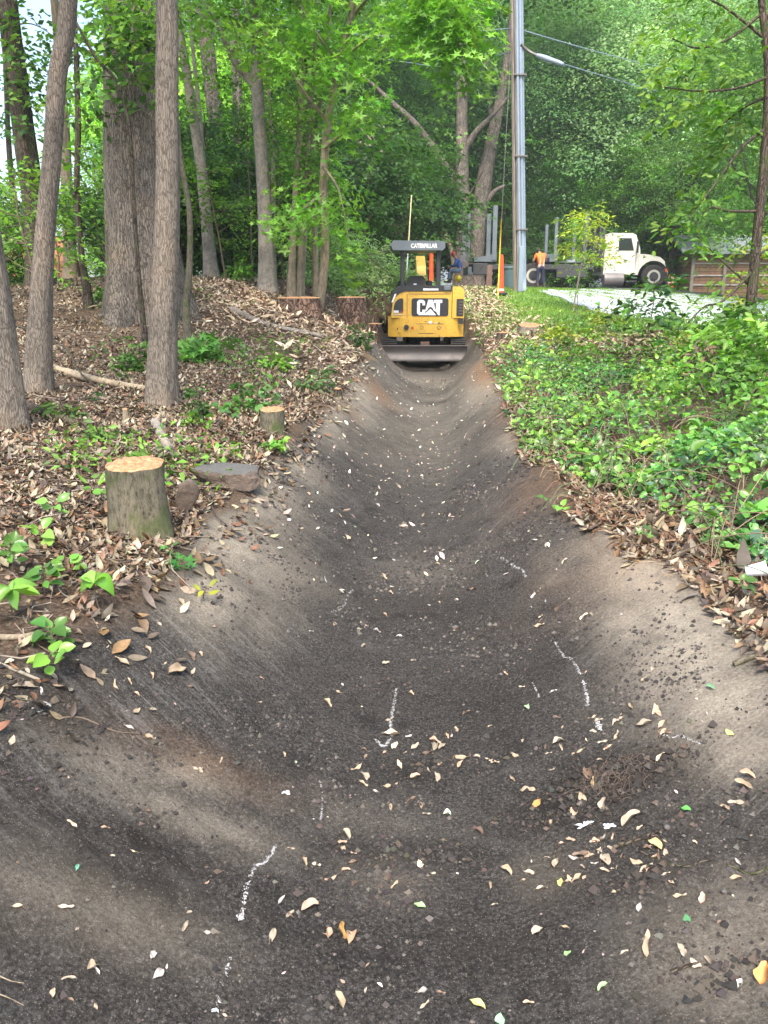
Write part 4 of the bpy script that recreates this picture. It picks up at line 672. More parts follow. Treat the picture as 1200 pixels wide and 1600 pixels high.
# small trees on the verge
sapling('sapling', 'small yellow-green sapling beside the orange-shirted worker', 4.3, 19.5, 2.2, 81, [(.34, .42, .04), (.42, .46, .05), (.28, .4, .05), (.22, .38, .06)], .085, 84, 18, .72, T_lens(.18, ns=4), (.25, 0), .022, None, .5, .42, 'bark_smooth')
sapling('sapling', 'dark-leaved oak sapling standing before the driveway', 2.95, 9.9, 1.15, 82, [(.05, .13, .03), (.08, .19, .035), (.12, .26, .04)], .1, 44, 7, .55, T_lens(.2, ns=5), (.15, 0), .012, None, .3, .3, 'twig', lmat='leaf_glossy')
sapling('sapling', 'light green sapling leaning over the right ground cover', 3.25, 9.0, .55, 83, PAL_YEL, .07, 34, 8, .5, T_lens(.2, ns=5), (.2, 0), .01, None, .3, .3)
sapling('sapling', 'thin weed stem with few leaves left of the yellow-green sapling', 3.55, 15.6, 1.2, 84, PAL_BRIGHT, .06, 16, 5, .25, T_quad(.25), (.02, 0), .008, None, .2, .3)
sapling('sapling', 'broad-leaved shoot right of the dark-leaved sapling', 3.4, 8.0, .6, 85, PAL_BRIGHT, .085, 26, 5, .5, T_lens(.33, .3), (-.1, 0), .009, None, .3, .2)
for i, (x, y, h, lab) in enumerate([(2.9, 7.6, .55, 'wilted brown-leaved weed left of its pair'), (3.25, 7.5, .5, 'wilted brown-leaved weed nearer the slender tree'), (2.55, 8.2, .7, 'tallest wilted brown weed among the ground cover')]):
    sapling('wilted_weed', lab, x, y, h, 90+i, [(.13, .09, .05), (.18, .13, .075)], .06, 14, 8, .16, T_lens(.2), (0, 0), .006, 'wilted weeds of the right bank', .16, .4, 'twig', 'weed', 'dry')
for i, (x, y, h, pal, lf, lab) in enumerate([(3.2, 7.0, .5, PAL_BRIGHT, .06, 'tall leafy weed shrub just left of the slender tree foot'), (2.55, 11.5, .45, PAL_YEL, .07, 'yellowish weed shrub at the left end of the right bank growth'), (5.2, 11.2, 1.2, PAL_BRIGHT, .08, 'tall shrub in front of the shed end'), (4.15, 8.9, .9, PAL_MID, .07, 'dark green shrub left of the slender tree'), (5.6, 13, 1.6, PAL_YEL, .09, 'yellow-green shrub behind the slender tree'), (2.55, 6.6, .5, PAL_BRIGHT, .055, 'leafy shoot standing out of the near ground cover'), (3.3, 12.8, .35, PAL_YEL, .06, 'fine-leaved weed by the lawn edge'), (2.75, 6.3, .7, PAL_MID, .06, 'dark leafy shrub low at the right edge of the view'), (3.0, 8.8, .45, PAL_BRIGHT, .055, 'bushy weed between the wilted brown weeds'), (4.3, 10.2, .6, [(.14, .26, .07), (.18, .3, .09)], .065, 'grey-green shrub behind the wilted weeds'), (3.95, 9.3, .65, PAL_BRIGHT, .07, 'tall leafy shrub overlapping the shed'), (2.6, 9.9, .35, PAL_BRIGHT, .05, 'low sprouting weed in the middle of the right bank')]):
    sapling('shrub', lab, x, y, h, 500+i, pal, lf, 46, 9, .5, T_lens(.26, ns=4), (random.uniform(-.15, .15), 0), .009, None, .3, .15, cat='shrub')
sapling('shrub', 'tangled shrub round the foot of the slender right tree', 3.7, 8.3, .75, 95, PAL_MID, .085, 70, 10, .8, T_lens(.25, ns=4), (0, 0), .012, None, .35, .1, cat='shrub')
sapling('shrub', 'leafy shrub at the right edge behind the ground cover', 3.45, 7.4, .65, 96, PAL_BRIGHT, .085, 70, 10, .8, T_lens(.25, ns=4), (0, 0), .012, None, .35, .1, cat='shrub')

# ------------------------------------------------------------------ ground cover of the right bank and green sprouts
def cover():
    r = np.random.default_rng(15); a = Acc()
    def put(x, y, hmax, size, pal, T, tilt=.45, fold=.4):
        hh = hmax*np.clip(.6+1.9*fbm(x*1.5+2, y*1.5, 3), .06, 1.5)*sst(0, .45, x-XR(y))*(.9+.35*sst(2.2, 3.6, x)*sst(9, 6.5, y))+.015; z = H(x, y, True)+hh*r.random(len(x))**.6; N = len(x)
        bake(a, T, np.stack([x, y, z], 1), frames(ups(N, tilt, r)+np.array([-.15, -.35, 0]), headings(N, r, .3)), size*r.lognormal(0, .34, N), np.clip(pick(pal, N, .2, r)*(np.array([1, 1, 1])+np.clip(fbm(x*1.6+11, y*1.6, 3), -.35, .45)[:, None]*np.array([1.1, .55, .15])), .01, .6), fold, .3, r, .2)
    n = 44000; y = 3.3+r.random(n)*10; x = XR(y)+.02+r.random(n)**.95*(.5+.42*y)
    edge = XR(y)+.45*sst(6.2, 3.6, y)+.12*fbm(x*3, y*3, 2)+.04; d = .78+1.3*fbm(x*.9, y*.9+4, 3); k = (x > edge)&(r.random(n) < np.clip(d, .06, 1)*(1-sst(9.5, 13.5, y+.5*fbm(x, y, 2))*.8)); x, y = x[k], y[k]
    m = r.random(len(x)) < .55
    put(x[m], y[m], .36, .042, [(.1, .25, .035), (.14, .32, .045), (.08, .19, .035), (.17, .35, .06)], T_lens(.34, .7, ns=5)); put(x[~m], y[~m], .3, .036, [(.05, .13, .03), (.07, .17, .04), (.1, .2, .08), (.13, .2, .12)], T_lens(.3, .2, ns=4))
    # fine vine and weeds toward the lawn
    n = 16000; y = 9+r.random(n)*9.5; x = XR(y)-.05+r.random(n)*(.8+.3*y); k = (r.random(n) < np.clip(.4+1.5*fbm(x*1.3, y*1.3+9, 3), .03, .9))&(ditch_t(x, y) > .98); x, y = x[k], y[k]; put(x, y, .13, .045, [(.09, .2, .035), (.13, .26, .05), (.17, .3, .07), (.12, .17, .07)], T_quad(.3))
    o = a.build('ground_cover', M['leaf_glossy']); o['kind'] = 'stuff'
    # weeds of the left floor
    a = Acc(); n = 26000; y = 3.0+r.random(n)*13; x = XL(y)-.02-r.random(n)*(.6+.5*y); d = fbm(x*.8+30, y*.8, 3); k = (r.random(n) < np.clip((d-.16)*3.2, 0, .75))&(ditch_t(x, y) > 1.03); x, y = x[k], y[k]; N = len(x)
    bake(a, T_lens(.26, ns=3), np.stack([x, y, H(x, y, True)+r.random(N)**1.5*.16+.01], 1), frames(ups(N, .6, r), headings(N, r, .5)), .045*r.lognormal(0, .3, N), pick(PAL_MID+PAL_BRIGHT, N, .2, r), .4, .3, r)
    o = a.build('weeds', M['leaf']); o['kind'] = 'stuff'
    a = Acc()
    for k in range(700):
        y = 3.4+r.random()*9; x = float(XR(y))+.1+r.random()*(.4+.4*y); an = r.uniform(0, 6.28); L = r.uniform(.15, .6); P = [(x+math.cos(an)*L*q, y+math.sin(an)*L*q) for q in (0, .4, .8, 1)]; hz = r.uniform(.05, .34)
        tube(a, catmull([(p[0], p[1], float(H(p[0], p[1]))+hz*q) for p, q in zip(P, (.1, .8, 1, .7))], 3), r.uniform(.0012, .003), 4, col=[(.16, .12, .07), (.1, .14, .05), (.07, .05, .035), (.24, .17, .1)][r.integers(4)])
    a.build('vine_stems', M['dry'])['kind'] = 'stuff'
    # grass-like blades and red-brown roots hanging at the right lip
    a = Acc()
    for k in range(520):
        y = r.uniform(3.2, 14) if k < 360 else r.uniform(3.3, 4.8); x = float(XR(y))+.05+abs(r.normal(.12, .2)); z = float(H(x, y, True)); an = r.uniform(0, 6.28); L = r.uniform(.06, .26)
        P = [(x, y, z+.005), (x+math.cos(an)*L*.4, y+math.sin(an)*L*.4, 0), (x+math.cos(an+.5)*L*.8, y+math.sin(an+.5)*L*.8, 0)]; P = [P[0]]+[(p[0], p[1], float(H(p[0], p[1], True))+r.uniform(.005, .05)) for p in P[1:]]
        tube(a, catmull(P, 3), .0009+.0002*y, 4, col=(.2, .1, .05) if r.random() < .6 else (.33, .25, .15))
    o = a.build('root_litter', M['dry']); o['kind'] = 'stuff'
cover()
def sprout(label, px, py, h, nl, size, seed, pal=PAL_BRIGHT, palm=False, Z=None, group=None, T=None, wide=.26):
    g = gnd(px, py); r = np.random.default_rng(seed); root = empty('seedling', g, label, 'seedling', group); t = Acc(); c = Acc(); top = np.array([r.normal(0, .02), -.01, h])
    tube(t, catmull([(0, 0, -.02), top*.5+r.normal(0, .008, 3), top], 4), .0028, 5)
    T = T or T_lens(wide, 0, ns=6)
    if palm:
        for k in range(nl):
            an = 2*np.pi*k/nl+r.normal(0, .15); d = np.array([[math.cos(an), math.sin(an)*.9, .1]]); bake(c, T, top[None], frames(np.array([[r.normal(0, .3), -.35+r.normal(0, .25), 1]]), d), np.array([size*r.uniform(.6, 1.15)]), pick(pal, 1, .16, r), .6, -.5, r, .3)
    else:
        for k in range(nl):
            u = .35+.65*(k+1)/nl; an = k*2.4+r.normal(0, .4); st = top*u; d = np.array([math.cos(an), math.sin(an), r.uniform(-.1, .35)]); e = st+d*size*.35; tube(t, np.array([st, (st+e)/2+(0, 0, .004), e]), .0015, 4)
            bake(c, T, e[None], frames(np.array([[r.normal(0, .3), -.4+r.normal(0, .25), 1]]), d[None]), np.array([size*r.uniform(.7, 1.15)]), pick(pal, 1, .12, r), .35, .35, r)
    t.build('stem', M['twig'], root); c.build('leaves', M['leaf_glossy'], root); return root
ivy = T_star()
SP = [('pale green seedling growing against the near cut stump', 148, 790, .13, 7, .075, 1, PAL_BRIGHT, 0, .34), ('large five-leaflet seedling at the left edge of the view', 28, 975, .11, 6, .1, 2, PAL_BRIGHT, 1, .3), ('second palmate seedling with broad drooping leaves', 160, 965, .12, 5, .085, 3, PAL_BRIGHT, 1, .36), ('dark-stemmed clump of oval leaves above the white stick', 95, 1030, .09, 11, .055, 4, PAL_MID, 0, .4), ('bright seedling hanging over the soil edge below the litter', 70, 1058, .07, 9, .055, 5, PAL_BRIGHT, 0, .38),
 ('glossy star-leaved ivy sprig at the litter edge', 295, 905, .07, 8, .06, 6, [(.04, .15, .03), (.06, .2, .035)], 0, 0), ('small ivy sprig right below the near stump', 270, 880, .06, 5, .05, 7, [(.05, .17, .03), (.07, .2, .05)], 0, 0), ('yellowing seedling lowest on the left litter edge', 315, 935, .05, 4, .05, 8, [(.3, .32, .04), (.14, .27, .04)], 0, .3), ('seedling with two round leaves in the middle of the left litter', 75, 855, .08, 5, .06, 9, PAL_BRIGHT, 0, .4), ('pale seedling high in the left litter', 85, 815, .09, 5, .06, 10, [(.16, .32, .07)], 0, .33),
 ('dark seedling patch at the left edge above the palmate leaves', 20, 900, .12, 14, .06, 11, PAL_MID, 0, .3), ('low dark clump beside the left palmate seedling', 70, 930, .1, 13, .055, 12, PAL_MID, 0, .32), ('single sprig in front of the stump with a pale leaf', 195, 830, .07, 3, .06, 13, [(.2, .34, .16)], 0, .42), ('clump of bright leaves in the leaf litter below the seedling', 110, 905, .08, 9, .055, 14, PAL_BRIGHT, 0, .36)]
for (lab, px, py, h, nl, s, sd, pal, palm, w) in SP: sprout(lab, px, py, h, nl, s, 300+sd, pal, bool(palm), group='seedlings of the left bank', T=(T_star() if w == 0 else None), wide=w or .3)
SP2 = [('bright heart-leaved seedling right of the pale sand', 1090, 830, .12, 6, .07, 1, PAL_BRIGHT), ('hanging ivy sprig over the pale sand', 1003, 850, .07, 5, .05, 2, PAL_MID), ('dark ivy leaf clump at the right edge of the sand', 1115, 865, .06, 6, .06, 3, PAL_MID), ('tall bright heart-leaved seedling near the right edge', 1150, 760, .2, 9, .055, 4, [(.15, .33, .06), (.12, .28, .05)]), ('round-leaved seedling among the roots', 1045, 815, .06, 4, .05, 5, PAL_BRIGHT), ('small green sprig on the bare bank under the cover', 875, 805, .05, 4, .05, 6, PAL_BRIGHT), ('single round leaf sprig on the dark bank', 848, 795, .05, 2, .05, 7, PAL_MID), ('light seedling at the right edge above the cup', 1180, 830, .12, 6, .07, 8, PAL_BRIGHT), ('leafy seedling beside the white cup', 1160, 930, .06, 6, .05, 9, PAL_MID), ('bright seedling on the edge of the ground cover', 1000, 770, .12, 8, .07, 10, PAL_BRIGHT), ('big pale-leaved seedling above the roots', 1110, 740, .2, 12, .06, 11, [(.12, .28, .06), (.15, .33, .08)])]
for (lab, px, py, h, nl, s, sd, pal) in SP2: sprout(lab, px, py, h, nl, s, 330+sd, pal, False, group='seedlings of the right bank', T=T_lens(.42, .8, ns=6) if sd not in (2, 3) else T_star())
def plant_clump(label, px, py, h, R, n, leaf, seed, pal, T=None, cat='plant', name='plant'):
    g = gnd(px, py); r = np.random.default_rng(seed); root = empty(name, g, label, cat, 'plants of the left bank'); t = Acc(); c = Acc(); E = []
    for k in range(9): q = limb_path((0, 0, -.02), (r.normal(0, .8), r.normal(0, .8), 1), h*r.uniform(.7, 1.4), r, 4); tube(t, q, .004, 4); E.append(q)
    E = np.concatenate(E); cen = E[r.integers(0, len(E), n)]*[R/h, R/h, 1]; cen[:, 2] = np.abs(cen[:, 2]); sprays(c, cen, r.normal(0, 1, (n, 3))*[1, 1, .2], r, 5, R*.5, R*.4, leaf, pal, T or T_lens(.3, ns=5), .2, .4, .02, .4)
    t.build('stem', M['twig'], root); c.build('leaves', M['leaf'], root)
plant_clump('broad pale green plant between front trunk and fallen log', 325, 562, .28, .42, 50, .13, 401, [(.13, .29, .07), (.16, .34, .09)], T_star())
plant_clump('fresh green plant patch right of the broad pale one', 432, 575, .22, .3, 45, .07, 402, PAL_BRIGHT)
plant_clump('feathery green plant just left of the front trunk', 205, 580, .25, .35, 60, .055, 403, PAL_MID)
plant_clump('leafy plant at the foot of the big oak', 175, 470, .55, .5, 70, .09, 404, PAL_MID)
plant_clump('upright juniper-like weeds right of the front trunk', 310, 655, .28, .16, 50, .04, 405, PAL_DARK)
plant_clump('bright sprigs beside the upright dark weeds', 300, 670, .14, .12, 20, .05, 406, PAL_BRIGHT)
plant_clump('leafy plant growing over the small middle stump', 395, 648, .22, .26, 34, .07, 407, [(.1, .24, .08), (.13, .28, .08)])
plant_clump('small plant below the middle stump', 428, 706, .10, .09, 14, .05, 408, PAL_BRIGHT)
plant_clump('grey-green weeds at the lip right of the fallen log', 485, 610, .2, .35, 60, .05, 409, [(.12, .2, .08), (.1, .17, .07)])
plant_clump('long-leaved weed left of the front trunk base', 110, 655, .14, .2, 26, .09, 410, [(.07, .15, .04), (.1, .18, .05)], T_lens(.14, ns=5))
plant_clump('soft weed patch between the two nearest left trunks', 150, 690, .12, .16, 30, .045, 411, [(.1, .18, .05), (.13, .22, .06)])
plant_clump('fern-like weeds on the left of the slope behind the trunks', 190, 415, .6, .6, 80, .08, 412, PAL_BRIGHT)
plant_clump('light plant in front of the slim trunk base', 375, 440, .4, .4, 60, .09, 413, PAL_BRIGHT)
plant_clump('green weeds at the foot of the tall bark stump', 562, 545, .35, .25, 50, .06, 414, [(.09, .18, .06)])
# pile of cut green brush behind the stumps
def brush_pile():
    r = np.random.default_rng(77); x0, y0 = -.55, 19.5; z = float(H(x0, y0)); root = empty('brush_pile', (x0, y0, z), 'pile of freshly cut leafy brush behind the stumps', 'brush pile'); t = Acc(); c = Acc(); n = 640
    x = r.uniform(-1.6, 1.9, n); top = 1.5*np.exp(-((x+.35)/1.6)**2)*(1+.25*r.normal(0, .4, n)); y = r.normal(0, .6, n); zz = top*np.exp(-(y/1.0)**2)*r.random(n)**.4
    cen = np.stack([x, y, zz+.05], 1); D = np.stack([r.normal(.5, .5, n), r.normal(-.4, .4, n), r.normal(-.15, .25, n)], 1); sprays(c, cen, D, r, 20, .55, .3, .1, [(.30, .46, .20), (.34, .50, .24), (.38, .53, .28), (.24, .38, .17)], T_lens(.17, ns=3), .25, .6, .04, .4)
    for k in range(34): s = cen[r.integers(n)]; q = limb_path(s, D[r.integers(n)], r.uniform(.6, 1.5), r, 5, -.05); tube(t, q, np.linspace(.014, .004, len(q)), 5)
    t.build('stem', M['twig'], root); c.build('leaves', M['leaf'], root)
brush_pile()

# ------------------------------------------------------------------ machine paints
M['yellow'] = paint('machine_yellow', (.66, .385, .05), .45, 0, .9, (.14, .09, .05), 7, .1)
M['black'] = paint('black_plastic', (.022, .023, .026), .5, 0, .3, (.1, .09, .08), 8)
M['rubber'] = paint('rubber', (.03, .028, .026), .85, 0, .7, (.12, .09, .065), 9)
M['steel'] = paint('worn_steel', (.17, .155, .145), .5, .4, .95, (.17, .1, .065), 3)
M['rust'] = paint('rusty_steel', (.17, .1, .07), .75, .1, .8, (.3, .27, .24), 5)
M['white'] = paint('white_paint', (.70, .675, .60), .35, 0, .35, (.35, .3, .24), 4, .3)
M['decal'] = simple('decal_white', (.82, .82, .82), .5); M['glass'] = simple('dark_glass', (.02, .03, .03), .08)
M['chassis'] = paint('chassis_grey', (.045, .047, .05), .6, .1, .6, (.12, .11, .1), 5)
M['dkgrey'] = paint('dark_grey_paint', (.13, .155, .18), .5, .2, .4, (.2, .18, .15), 5)
M['orange'] = simple('safety_orange', (.85, .085, .02), .55); M['refl'] = simple('reflective_white', (.8, .78, .74), .4)
M['amber'] = simple('amber_lens', (.5, .09, .01), .2); M['red'] = simple('hard_hat_red', (.55, .03, .035), .3); M['hatyellow'] = simple('hard_hat_yellow', (.8, .6, .02), .3)
def letters(text, w, h, depth=.004, bold=.0):
    cu = bpy.data.curves.new('lettering', 'FONT'); cu.body = text; cu.align_x = 'CENTER'; cu.align_y = 'CENTER'; cu.offset = bold; cu.extrude = depth
    o = bpy.data.objects.new('tmp', cu); COL.objects.link(o); dg = bpy.context.evaluated_depsgraph_get(); me = bpy.data.meshes.new_from_object(o.evaluated_get(dg)); bpy.data.objects.remove(o)
    v = np.array([q.co[:] for q in me.vertices]); lo, hi = v.min(0), v.max(0); s = ((w)/(hi[0]-lo[0]), h/(hi[1]-lo[1]))
    for q in me.vertices: x, y, z = q.co; q.co = ((x-(lo[0]+hi[0])/2)*s[0], z, (y-(lo[1]+hi[1])/2)*s[1])     # stands upright, facing -Y
    me.flip_normals() if False else None
    me.materials.clear(); return me
def poly_plate(bm, pts, y, t=.006): bm_prism(bm, pts, 'y', y-t, y)
def excavator():
    Y0 = 16.5; x0 = at(664, 560, Y0)[0]; lx = lambda px, Y, py=500: at(px, py, Y)[0]-x0; lz = lambda py, Y: at(600, py, Y)[2]
    root = empty('mini_excavator', (x0, Y0, 0), 'yellow compact excavator with canopy, its blade facing down the ditch', 'excavator')
    # blade: curved plate
    zt, zb = lz(541, Y0), lz(562, Y0); w = lx(731, Y0, 550); wl = lx(595, Y0, 550); prof = []
    for k in range(9): u = k/8; prof.append((.0-.055*math.sin(u*math.pi)+.0, zb+(zt-zb)*u))
    pts = [(p[0]*-1, p[1]) for p in prof]+[(p[0]*-1+.03, p[1]) for p in prof[::-1]]
    bm = BM(); bm_prism(bm, pts, 'x', wl, w); bm_box(bm, (wl+.008, .03, (zt+zb)/2), (.016, .10, zt-zb+.01)); bm_box(bm, (w-.008, .03, (zt+zb)/2), (.016, .10, zt-zb+.01)); bm_box(bm, ((w+wl)/2, .012, zt+.009), (w-wl, .05, .02)); bm_box(bm, ((w+wl)/2, -.003, zb-.012), (w-wl-.01, .03, .035))
    blade = bm_obj('blade', bm, M['steel'], root, bevel=.003)
    bm = BM()
    for dx in (-.28, .28): bm_box(bm, (dx, .62, .34), (.09, .95, .1))
    bm_box(bm, (0, .12, .5), (.18, .12, .16)); bm_obj('blade_arm', bm, M['rust'], root, bevel=.01)
    bm = BM(); bm_cyl(bm, (0, .5, .47), .045, .7, 'y', 14); bm_obj('blade_ram', bm, M['chassis'], root)
    # tracks
    for a, b in ((597, 620), (706, 729)):
        xa, xb = lx(a, 16.8), lx(b, 16.8); ht = lz(529, 16.7); bm = BM(); n = 40; hr = ht/2-.02; L = 2.15; pth = []
        for k in range(n):
            u = k/n*2*math.pi; pth.append((1.45+math.copysign(1, math.cos(u))*(L/2-hr)*min(1, abs(math.cos(u))*3)+hr*math.cos(u), .02+hr+hr*math.sin(u)))
        bm_prism(bm, pth, 'x', xa+.01, xb-.01); tr = bm_obj('track', bm, M['rubber'], root, bevel=.012)
        bm = BM()
        for k in range(n):
            (ya, za), (yb, zb_) = pth[k], pth[(k+1) % n]; dy, dz = yb-ya, zb_-za; L_ = math.hypot(dy, dz) or 1; an = math.atan2(dz, dy)
            bm_box(bm, ((xa+xb)/2, (ya+yb)/2+dz/L_*.012, (za+zb_)/2-dy/L_*.012), (xb-xa, L_*.55, .04), Matrix.Rotation(an, 4, 'X'))
        bm_obj('tread_bar', bm, M['rubber'], tr, bevel=.004)
        bm = BM()
        for k in range(5): bm_cyl(bm, ((xa+xb)/2, .8+k*.32, .2), .12, (xb-xa)+.02, 'x', 16)
        bm_obj('roller', bm, M['chassis'], tr)
    # undercarriage frame and slew ring
    bm = BM(); bm_box(bm, (0, 1.35, .36), (1.15, 1.0, .26)); bm_cyl(bm, (.02, 1.35, .56), .36, .2, 'z', 28); bm_obj('undercarriage', bm, M['chassis'], root, bevel=.02)
    Yb = 16.9; yb = Yb-Y0; X = lambda px: lx(px, Yb); Z = lambda py: lz(py, Yb)
    # counterweight: rounded in plan
    zt, zb = Z(496.5), Z(526.5); a, b = X(606.5), X(725.5); c = (a+b)/2; hw = (b-a)/2; out = []
    for k in range(21): u = -1+2*k/20; out.append((c+hw*u, yb+.16*abs(u)**3.5))
    out += [(b, yb+1.1), (a, yb+1.1)]
    bm = BM(); v = bm_prism(bm, out, 'z', zb, zt); cw = bm_obj('counterweight', bm, M['yellow'], root, bevel=.018, segs=3)
    dec = lambda name, mat, f, par=cw: (lambda bm: (f(bm), bm_obj(name, bm, mat, par))[1])(BM())
    dec('exhaust_opening', M['black'], lambda bm: bm_cyl(bm, (X(635), yb+.0, Z(511.5)), .05, .03, 'y', 24)); dec('marker_light', M['amber'], lambda bm: bm_cyl(bm, (X(644.5), yb-.002, Z(512.5)), .027, .02, 'y', 20))
    for px in (659, 686): 
        dec('bolt', M['chassis'], lambda bm: bm_cyl(bm, (X(px), yb+.001, Z(512)), .034, .014, 'y', 20)); dec('bolt', M['yellow'], lambda bm: bm_cyl(bm, (X(px), yb-.003, Z(512)), .026, .016, 'y', 20))
    dec('scrape', M['decal'], lambda bm: (bm_box(bm, (X(672), yb-.002, Z(503.5)), (.06, .008, .045)), bm_box(bm, (X(681), yb-.002, Z(505)), (.05, .007, .012)))); dec('seam', M['chassis'], lambda bm: (bm_box(bm, (X(672), yb+.0, Z(506)), (.55, .006, .007)), bm_box(bm, (X(666), yb+.002, Z(521)), (.3, .008, .012))))
    dec('bolt', M['black'], lambda bm: bm_box(bm, (X(621), yb+.02, Z(514)), (.02, .02, .035))); dec('scrape', M['black'], lambda bm: (bm_box(bm, (X(624), yb+.006, Z(520.5)), (.06, .01, .012)), bm_box(bm, (X(665), yb-.002, Z(502.3)), (.03, .006, .014)), bm_box(bm, (X(686), yb-.001, Z(504.5)), (.025, .006, .014))))
    # engine housing with rounded upper left corner
    zt2, zb2 = Z(455), Z(496.8); P = [(X(611), zb2), (X(705.5), zb2), (X(705.5), zt2)]
    for k in range(10): u = math.pi/2*(k/9); P.append((X(637)-math.sin(u)*(X(637)-X(613)), zt2-(1-math.cos(u))*(zt2-Z(478))))
    bm = BM(); bm_prism(bm, P, 'y', yb+.035, yb+.95); hs = bm_obj('engine_housing', bm, M['yellow'], root, bevel=.014, segs=3)
    bm = BM(); bm_box(bm, (X(636), yb+.034, (Z(459)+zb2)/2), (.010, .01, Z(459)-zb2)); bm_box(bm, (X(671), yb+.034, Z(459.3)), (X(704)-X(638), .01, .008)); bm_obj('seam', bm, M['chassis'], hs)
    def rrect(x1, z1, x2, z2, r, n=6):
        o = []
        for cx, cz, a0 in ((x2-r, z1+r, -90), (x2-r, z2-r, 0), (x1+r, z2-r, 90), (x1+r, z1+r, 180)):
            for k in range(n+1): t = math.radians(a0+90*k/n); o.append((cx+r*math.cos(t), cz+r*math.sin(t)))
        return o
    bm = BM(); poly_plate(bm, rrect(X(643), Z(494), X(700.5), Z(466), .045), yb+.033, .012); pan = bm_obj('rear_panel', bm, M['black'], hs, bevel=.003)
    # emblem letters C A T in heavy block shapes
    x1, x2, x3 = X(651.5), X(664), X(677); zt3, zb3 = Z(468.5), Z(492.5); h = zt3-zb3; yl = yb+.021; bm = BM()
    s = .042; cw_ = X(664)-X(651.5)
    Cc = [(x1+cw_, zb3+h*.36), (x1+cw_, zb3+h*.12), (x1+cw_*.75, zb3), (x1+cw_*.25, zb3), (x1, zb3+h*.12), (x1, zb3+h*.88), (x1+cw_*.25, zt3), (x1+cw_*.75, zt3), (x1+cw_, zt3-h*.12), (x1+cw_, zb3+h*.64), (x1+cw_*.66, zb3+h*.64), (x1+cw_*.66, zb3+h*.8), (x1+cw_*.36, zb3+h*.8), (x1+cw_*.36, zb3+h*.2), (x1+cw_*.66, zb3+h*.2), (x1+cw_*.66, zb3+h*.36)]
    poly_plate(bm, Cc, yl)
    am = (X(663.5)+X(681.5))/2; aw = (X(681.5)-X(664))/2; tz = .13*h
    poly_plate(bm, [(am-aw*.42, zt3), (am-aw*1.0, zb3+h*.22), (am-aw*.55, zb3+h*.33), (am-aw*.38, zb3+h*.46), (am, zb3+h*.56), (am+aw*.38, zb3+h*.46), (am+aw*.55, zb3+h*.33), (am+aw*1.0, zb3+h*.22), (am+aw*.42, zt3)], yl)
    poly_plate(bm, [(X(678), zt3), (X(678), zt3-h*.2), (X(681), zt3-h*.2), (X(681), zb3+h*.25), (X(684.5), zb3), (X(687), zb3), (X(687), zt3-h*.2), (X(690.5), zt3-h*.2), (X(690.5), zt3)], yl)
    bm_obj('lettering', bm, M['decal'], pan)
    bm = BM(); poly_plate(bm, [(X(660.5), zb3), (am, zb3+h*.42), (X(681.5), zb3)], yl-.004); bm_obj('triangle_mark', bm, M['decal'], pan)
    # dark side window with sticker, left
    W_ = [(X(614.5), Z(488.5)), (X(630), Z(488.5)), (X(630), Z(467))]; 
    for k in range(7): u = math.pi/2*k/6; W_.append((X(628)-math.sin(u)*(X(628)-X(615)), Z(466)-(1-math.cos(u))*(Z(466)-Z(482))))
    bm = BM(); poly_plate(bm, W_, yb+.033, .008); wn = bm_obj('side_window', bm, M['black'], hs)
    bm = BM(); bm_box(bm, (X(619), yb+.022, Z(487)), (.10, .006, .045)); bm_box(bm, (X(621.5), yb+.0225, Z(491.3)), (.18, .006, .009)); bm_obj('sticker', bm, M['decal'], wn)
    bm = BM(); bm_box(bm, (X(627), yb+.022, Z(487)), (.05, .006, .035)); bm_obj('sticker', bm, simple('sticker_maroon', (.2, .03, .04), .5), wn)
    # raised right block with louvre
    bm = BM(); bm_prism(bm, [(X(706.5), Z(496.8)), (X(725), Z(496.8)), (X(725), Z(455)), (X(722), Z(450)), (X(719), Z(448)), (X(706.5), Z(448))], 'y', yb+.03, yb+1.3); rb = bm_obj('tank_cover', bm, M['yellow'], root, bevel=.015)
    bm = BM(); poly_plate(bm, rrect(X(713), Z(494), X(724), Z(467), .02), yb+.028, .008); lv = bm_obj('louvre', bm, M['black'], rb)
    bm = BM()
    for k in range(5): bm_box(bm, (X(719.8), yb+.014, Z(472+k*4.6)), (.075, .012, .014))
    bm_obj('louvre_slat', bm, M['steel'], lv)
    bm = BM(); bm_box(bm, (X(720), yb-.001, Z(502)), (.095, .05, .10)); bm_obj('notch', bm, M['black'], cw)
    # black deck trim following the corner
    P = [(X(706), Z(455)), (X(706), Z(446))]
    for k in range(9): u = math.pi/2*k/8; P.append((X(627)-math.sin(u)*(X(627)-X(610)), Z(446)-(1-math.cos(u))*(Z(446)-Z(475))))
    for k in range(9): u = math.pi/2*(1-k/8); P.append((X(637)-math.sin(u)*(X(637)-X(613)), Z(455)-(1-math.cos(u))*(Z(455)-Z(478))))
    bm = BM(); bm_prism(bm, P, 'y', yb+.02, yb+1.0); dk = bm_obj('deck_trim', bm, M['black'], root, bevel=.012)
    bm = BM(); bm_box(bm, (X(672.5), yb+.016, Z(452.3)), (.30, .006, .035)); bm_obj('sticker', bm, M['decal'], dk)
    bm = BM(); poly_plate(bm, [(X(611.5), Z(473)), (X(614), Z(472)), (X(619.5), Z(459)), (X(616.5), Z(459.5))], yb+.018, .005); bm_obj('reflector', bm, M['refl'], dk)
    bm = BM(); bm_box(bm, (X(698), yb+.12, Z(450.5)), (.14, .26, .09)); bm_obj('filter_cap', bm, M['dkgrey'], dk, bevel=.02)
    bm = BM(); bm_box(bm, (.0, yb+1.15, .98), (1.3, .6, .14)); bm_obj('floor_plate', bm, M['black'], root, bevel=.02)
    # seat
    Ys = 17.5; ys = Ys-Y0; sx = lambda px: lx(px, Ys); sz = lambda py: lz(py, Ys)
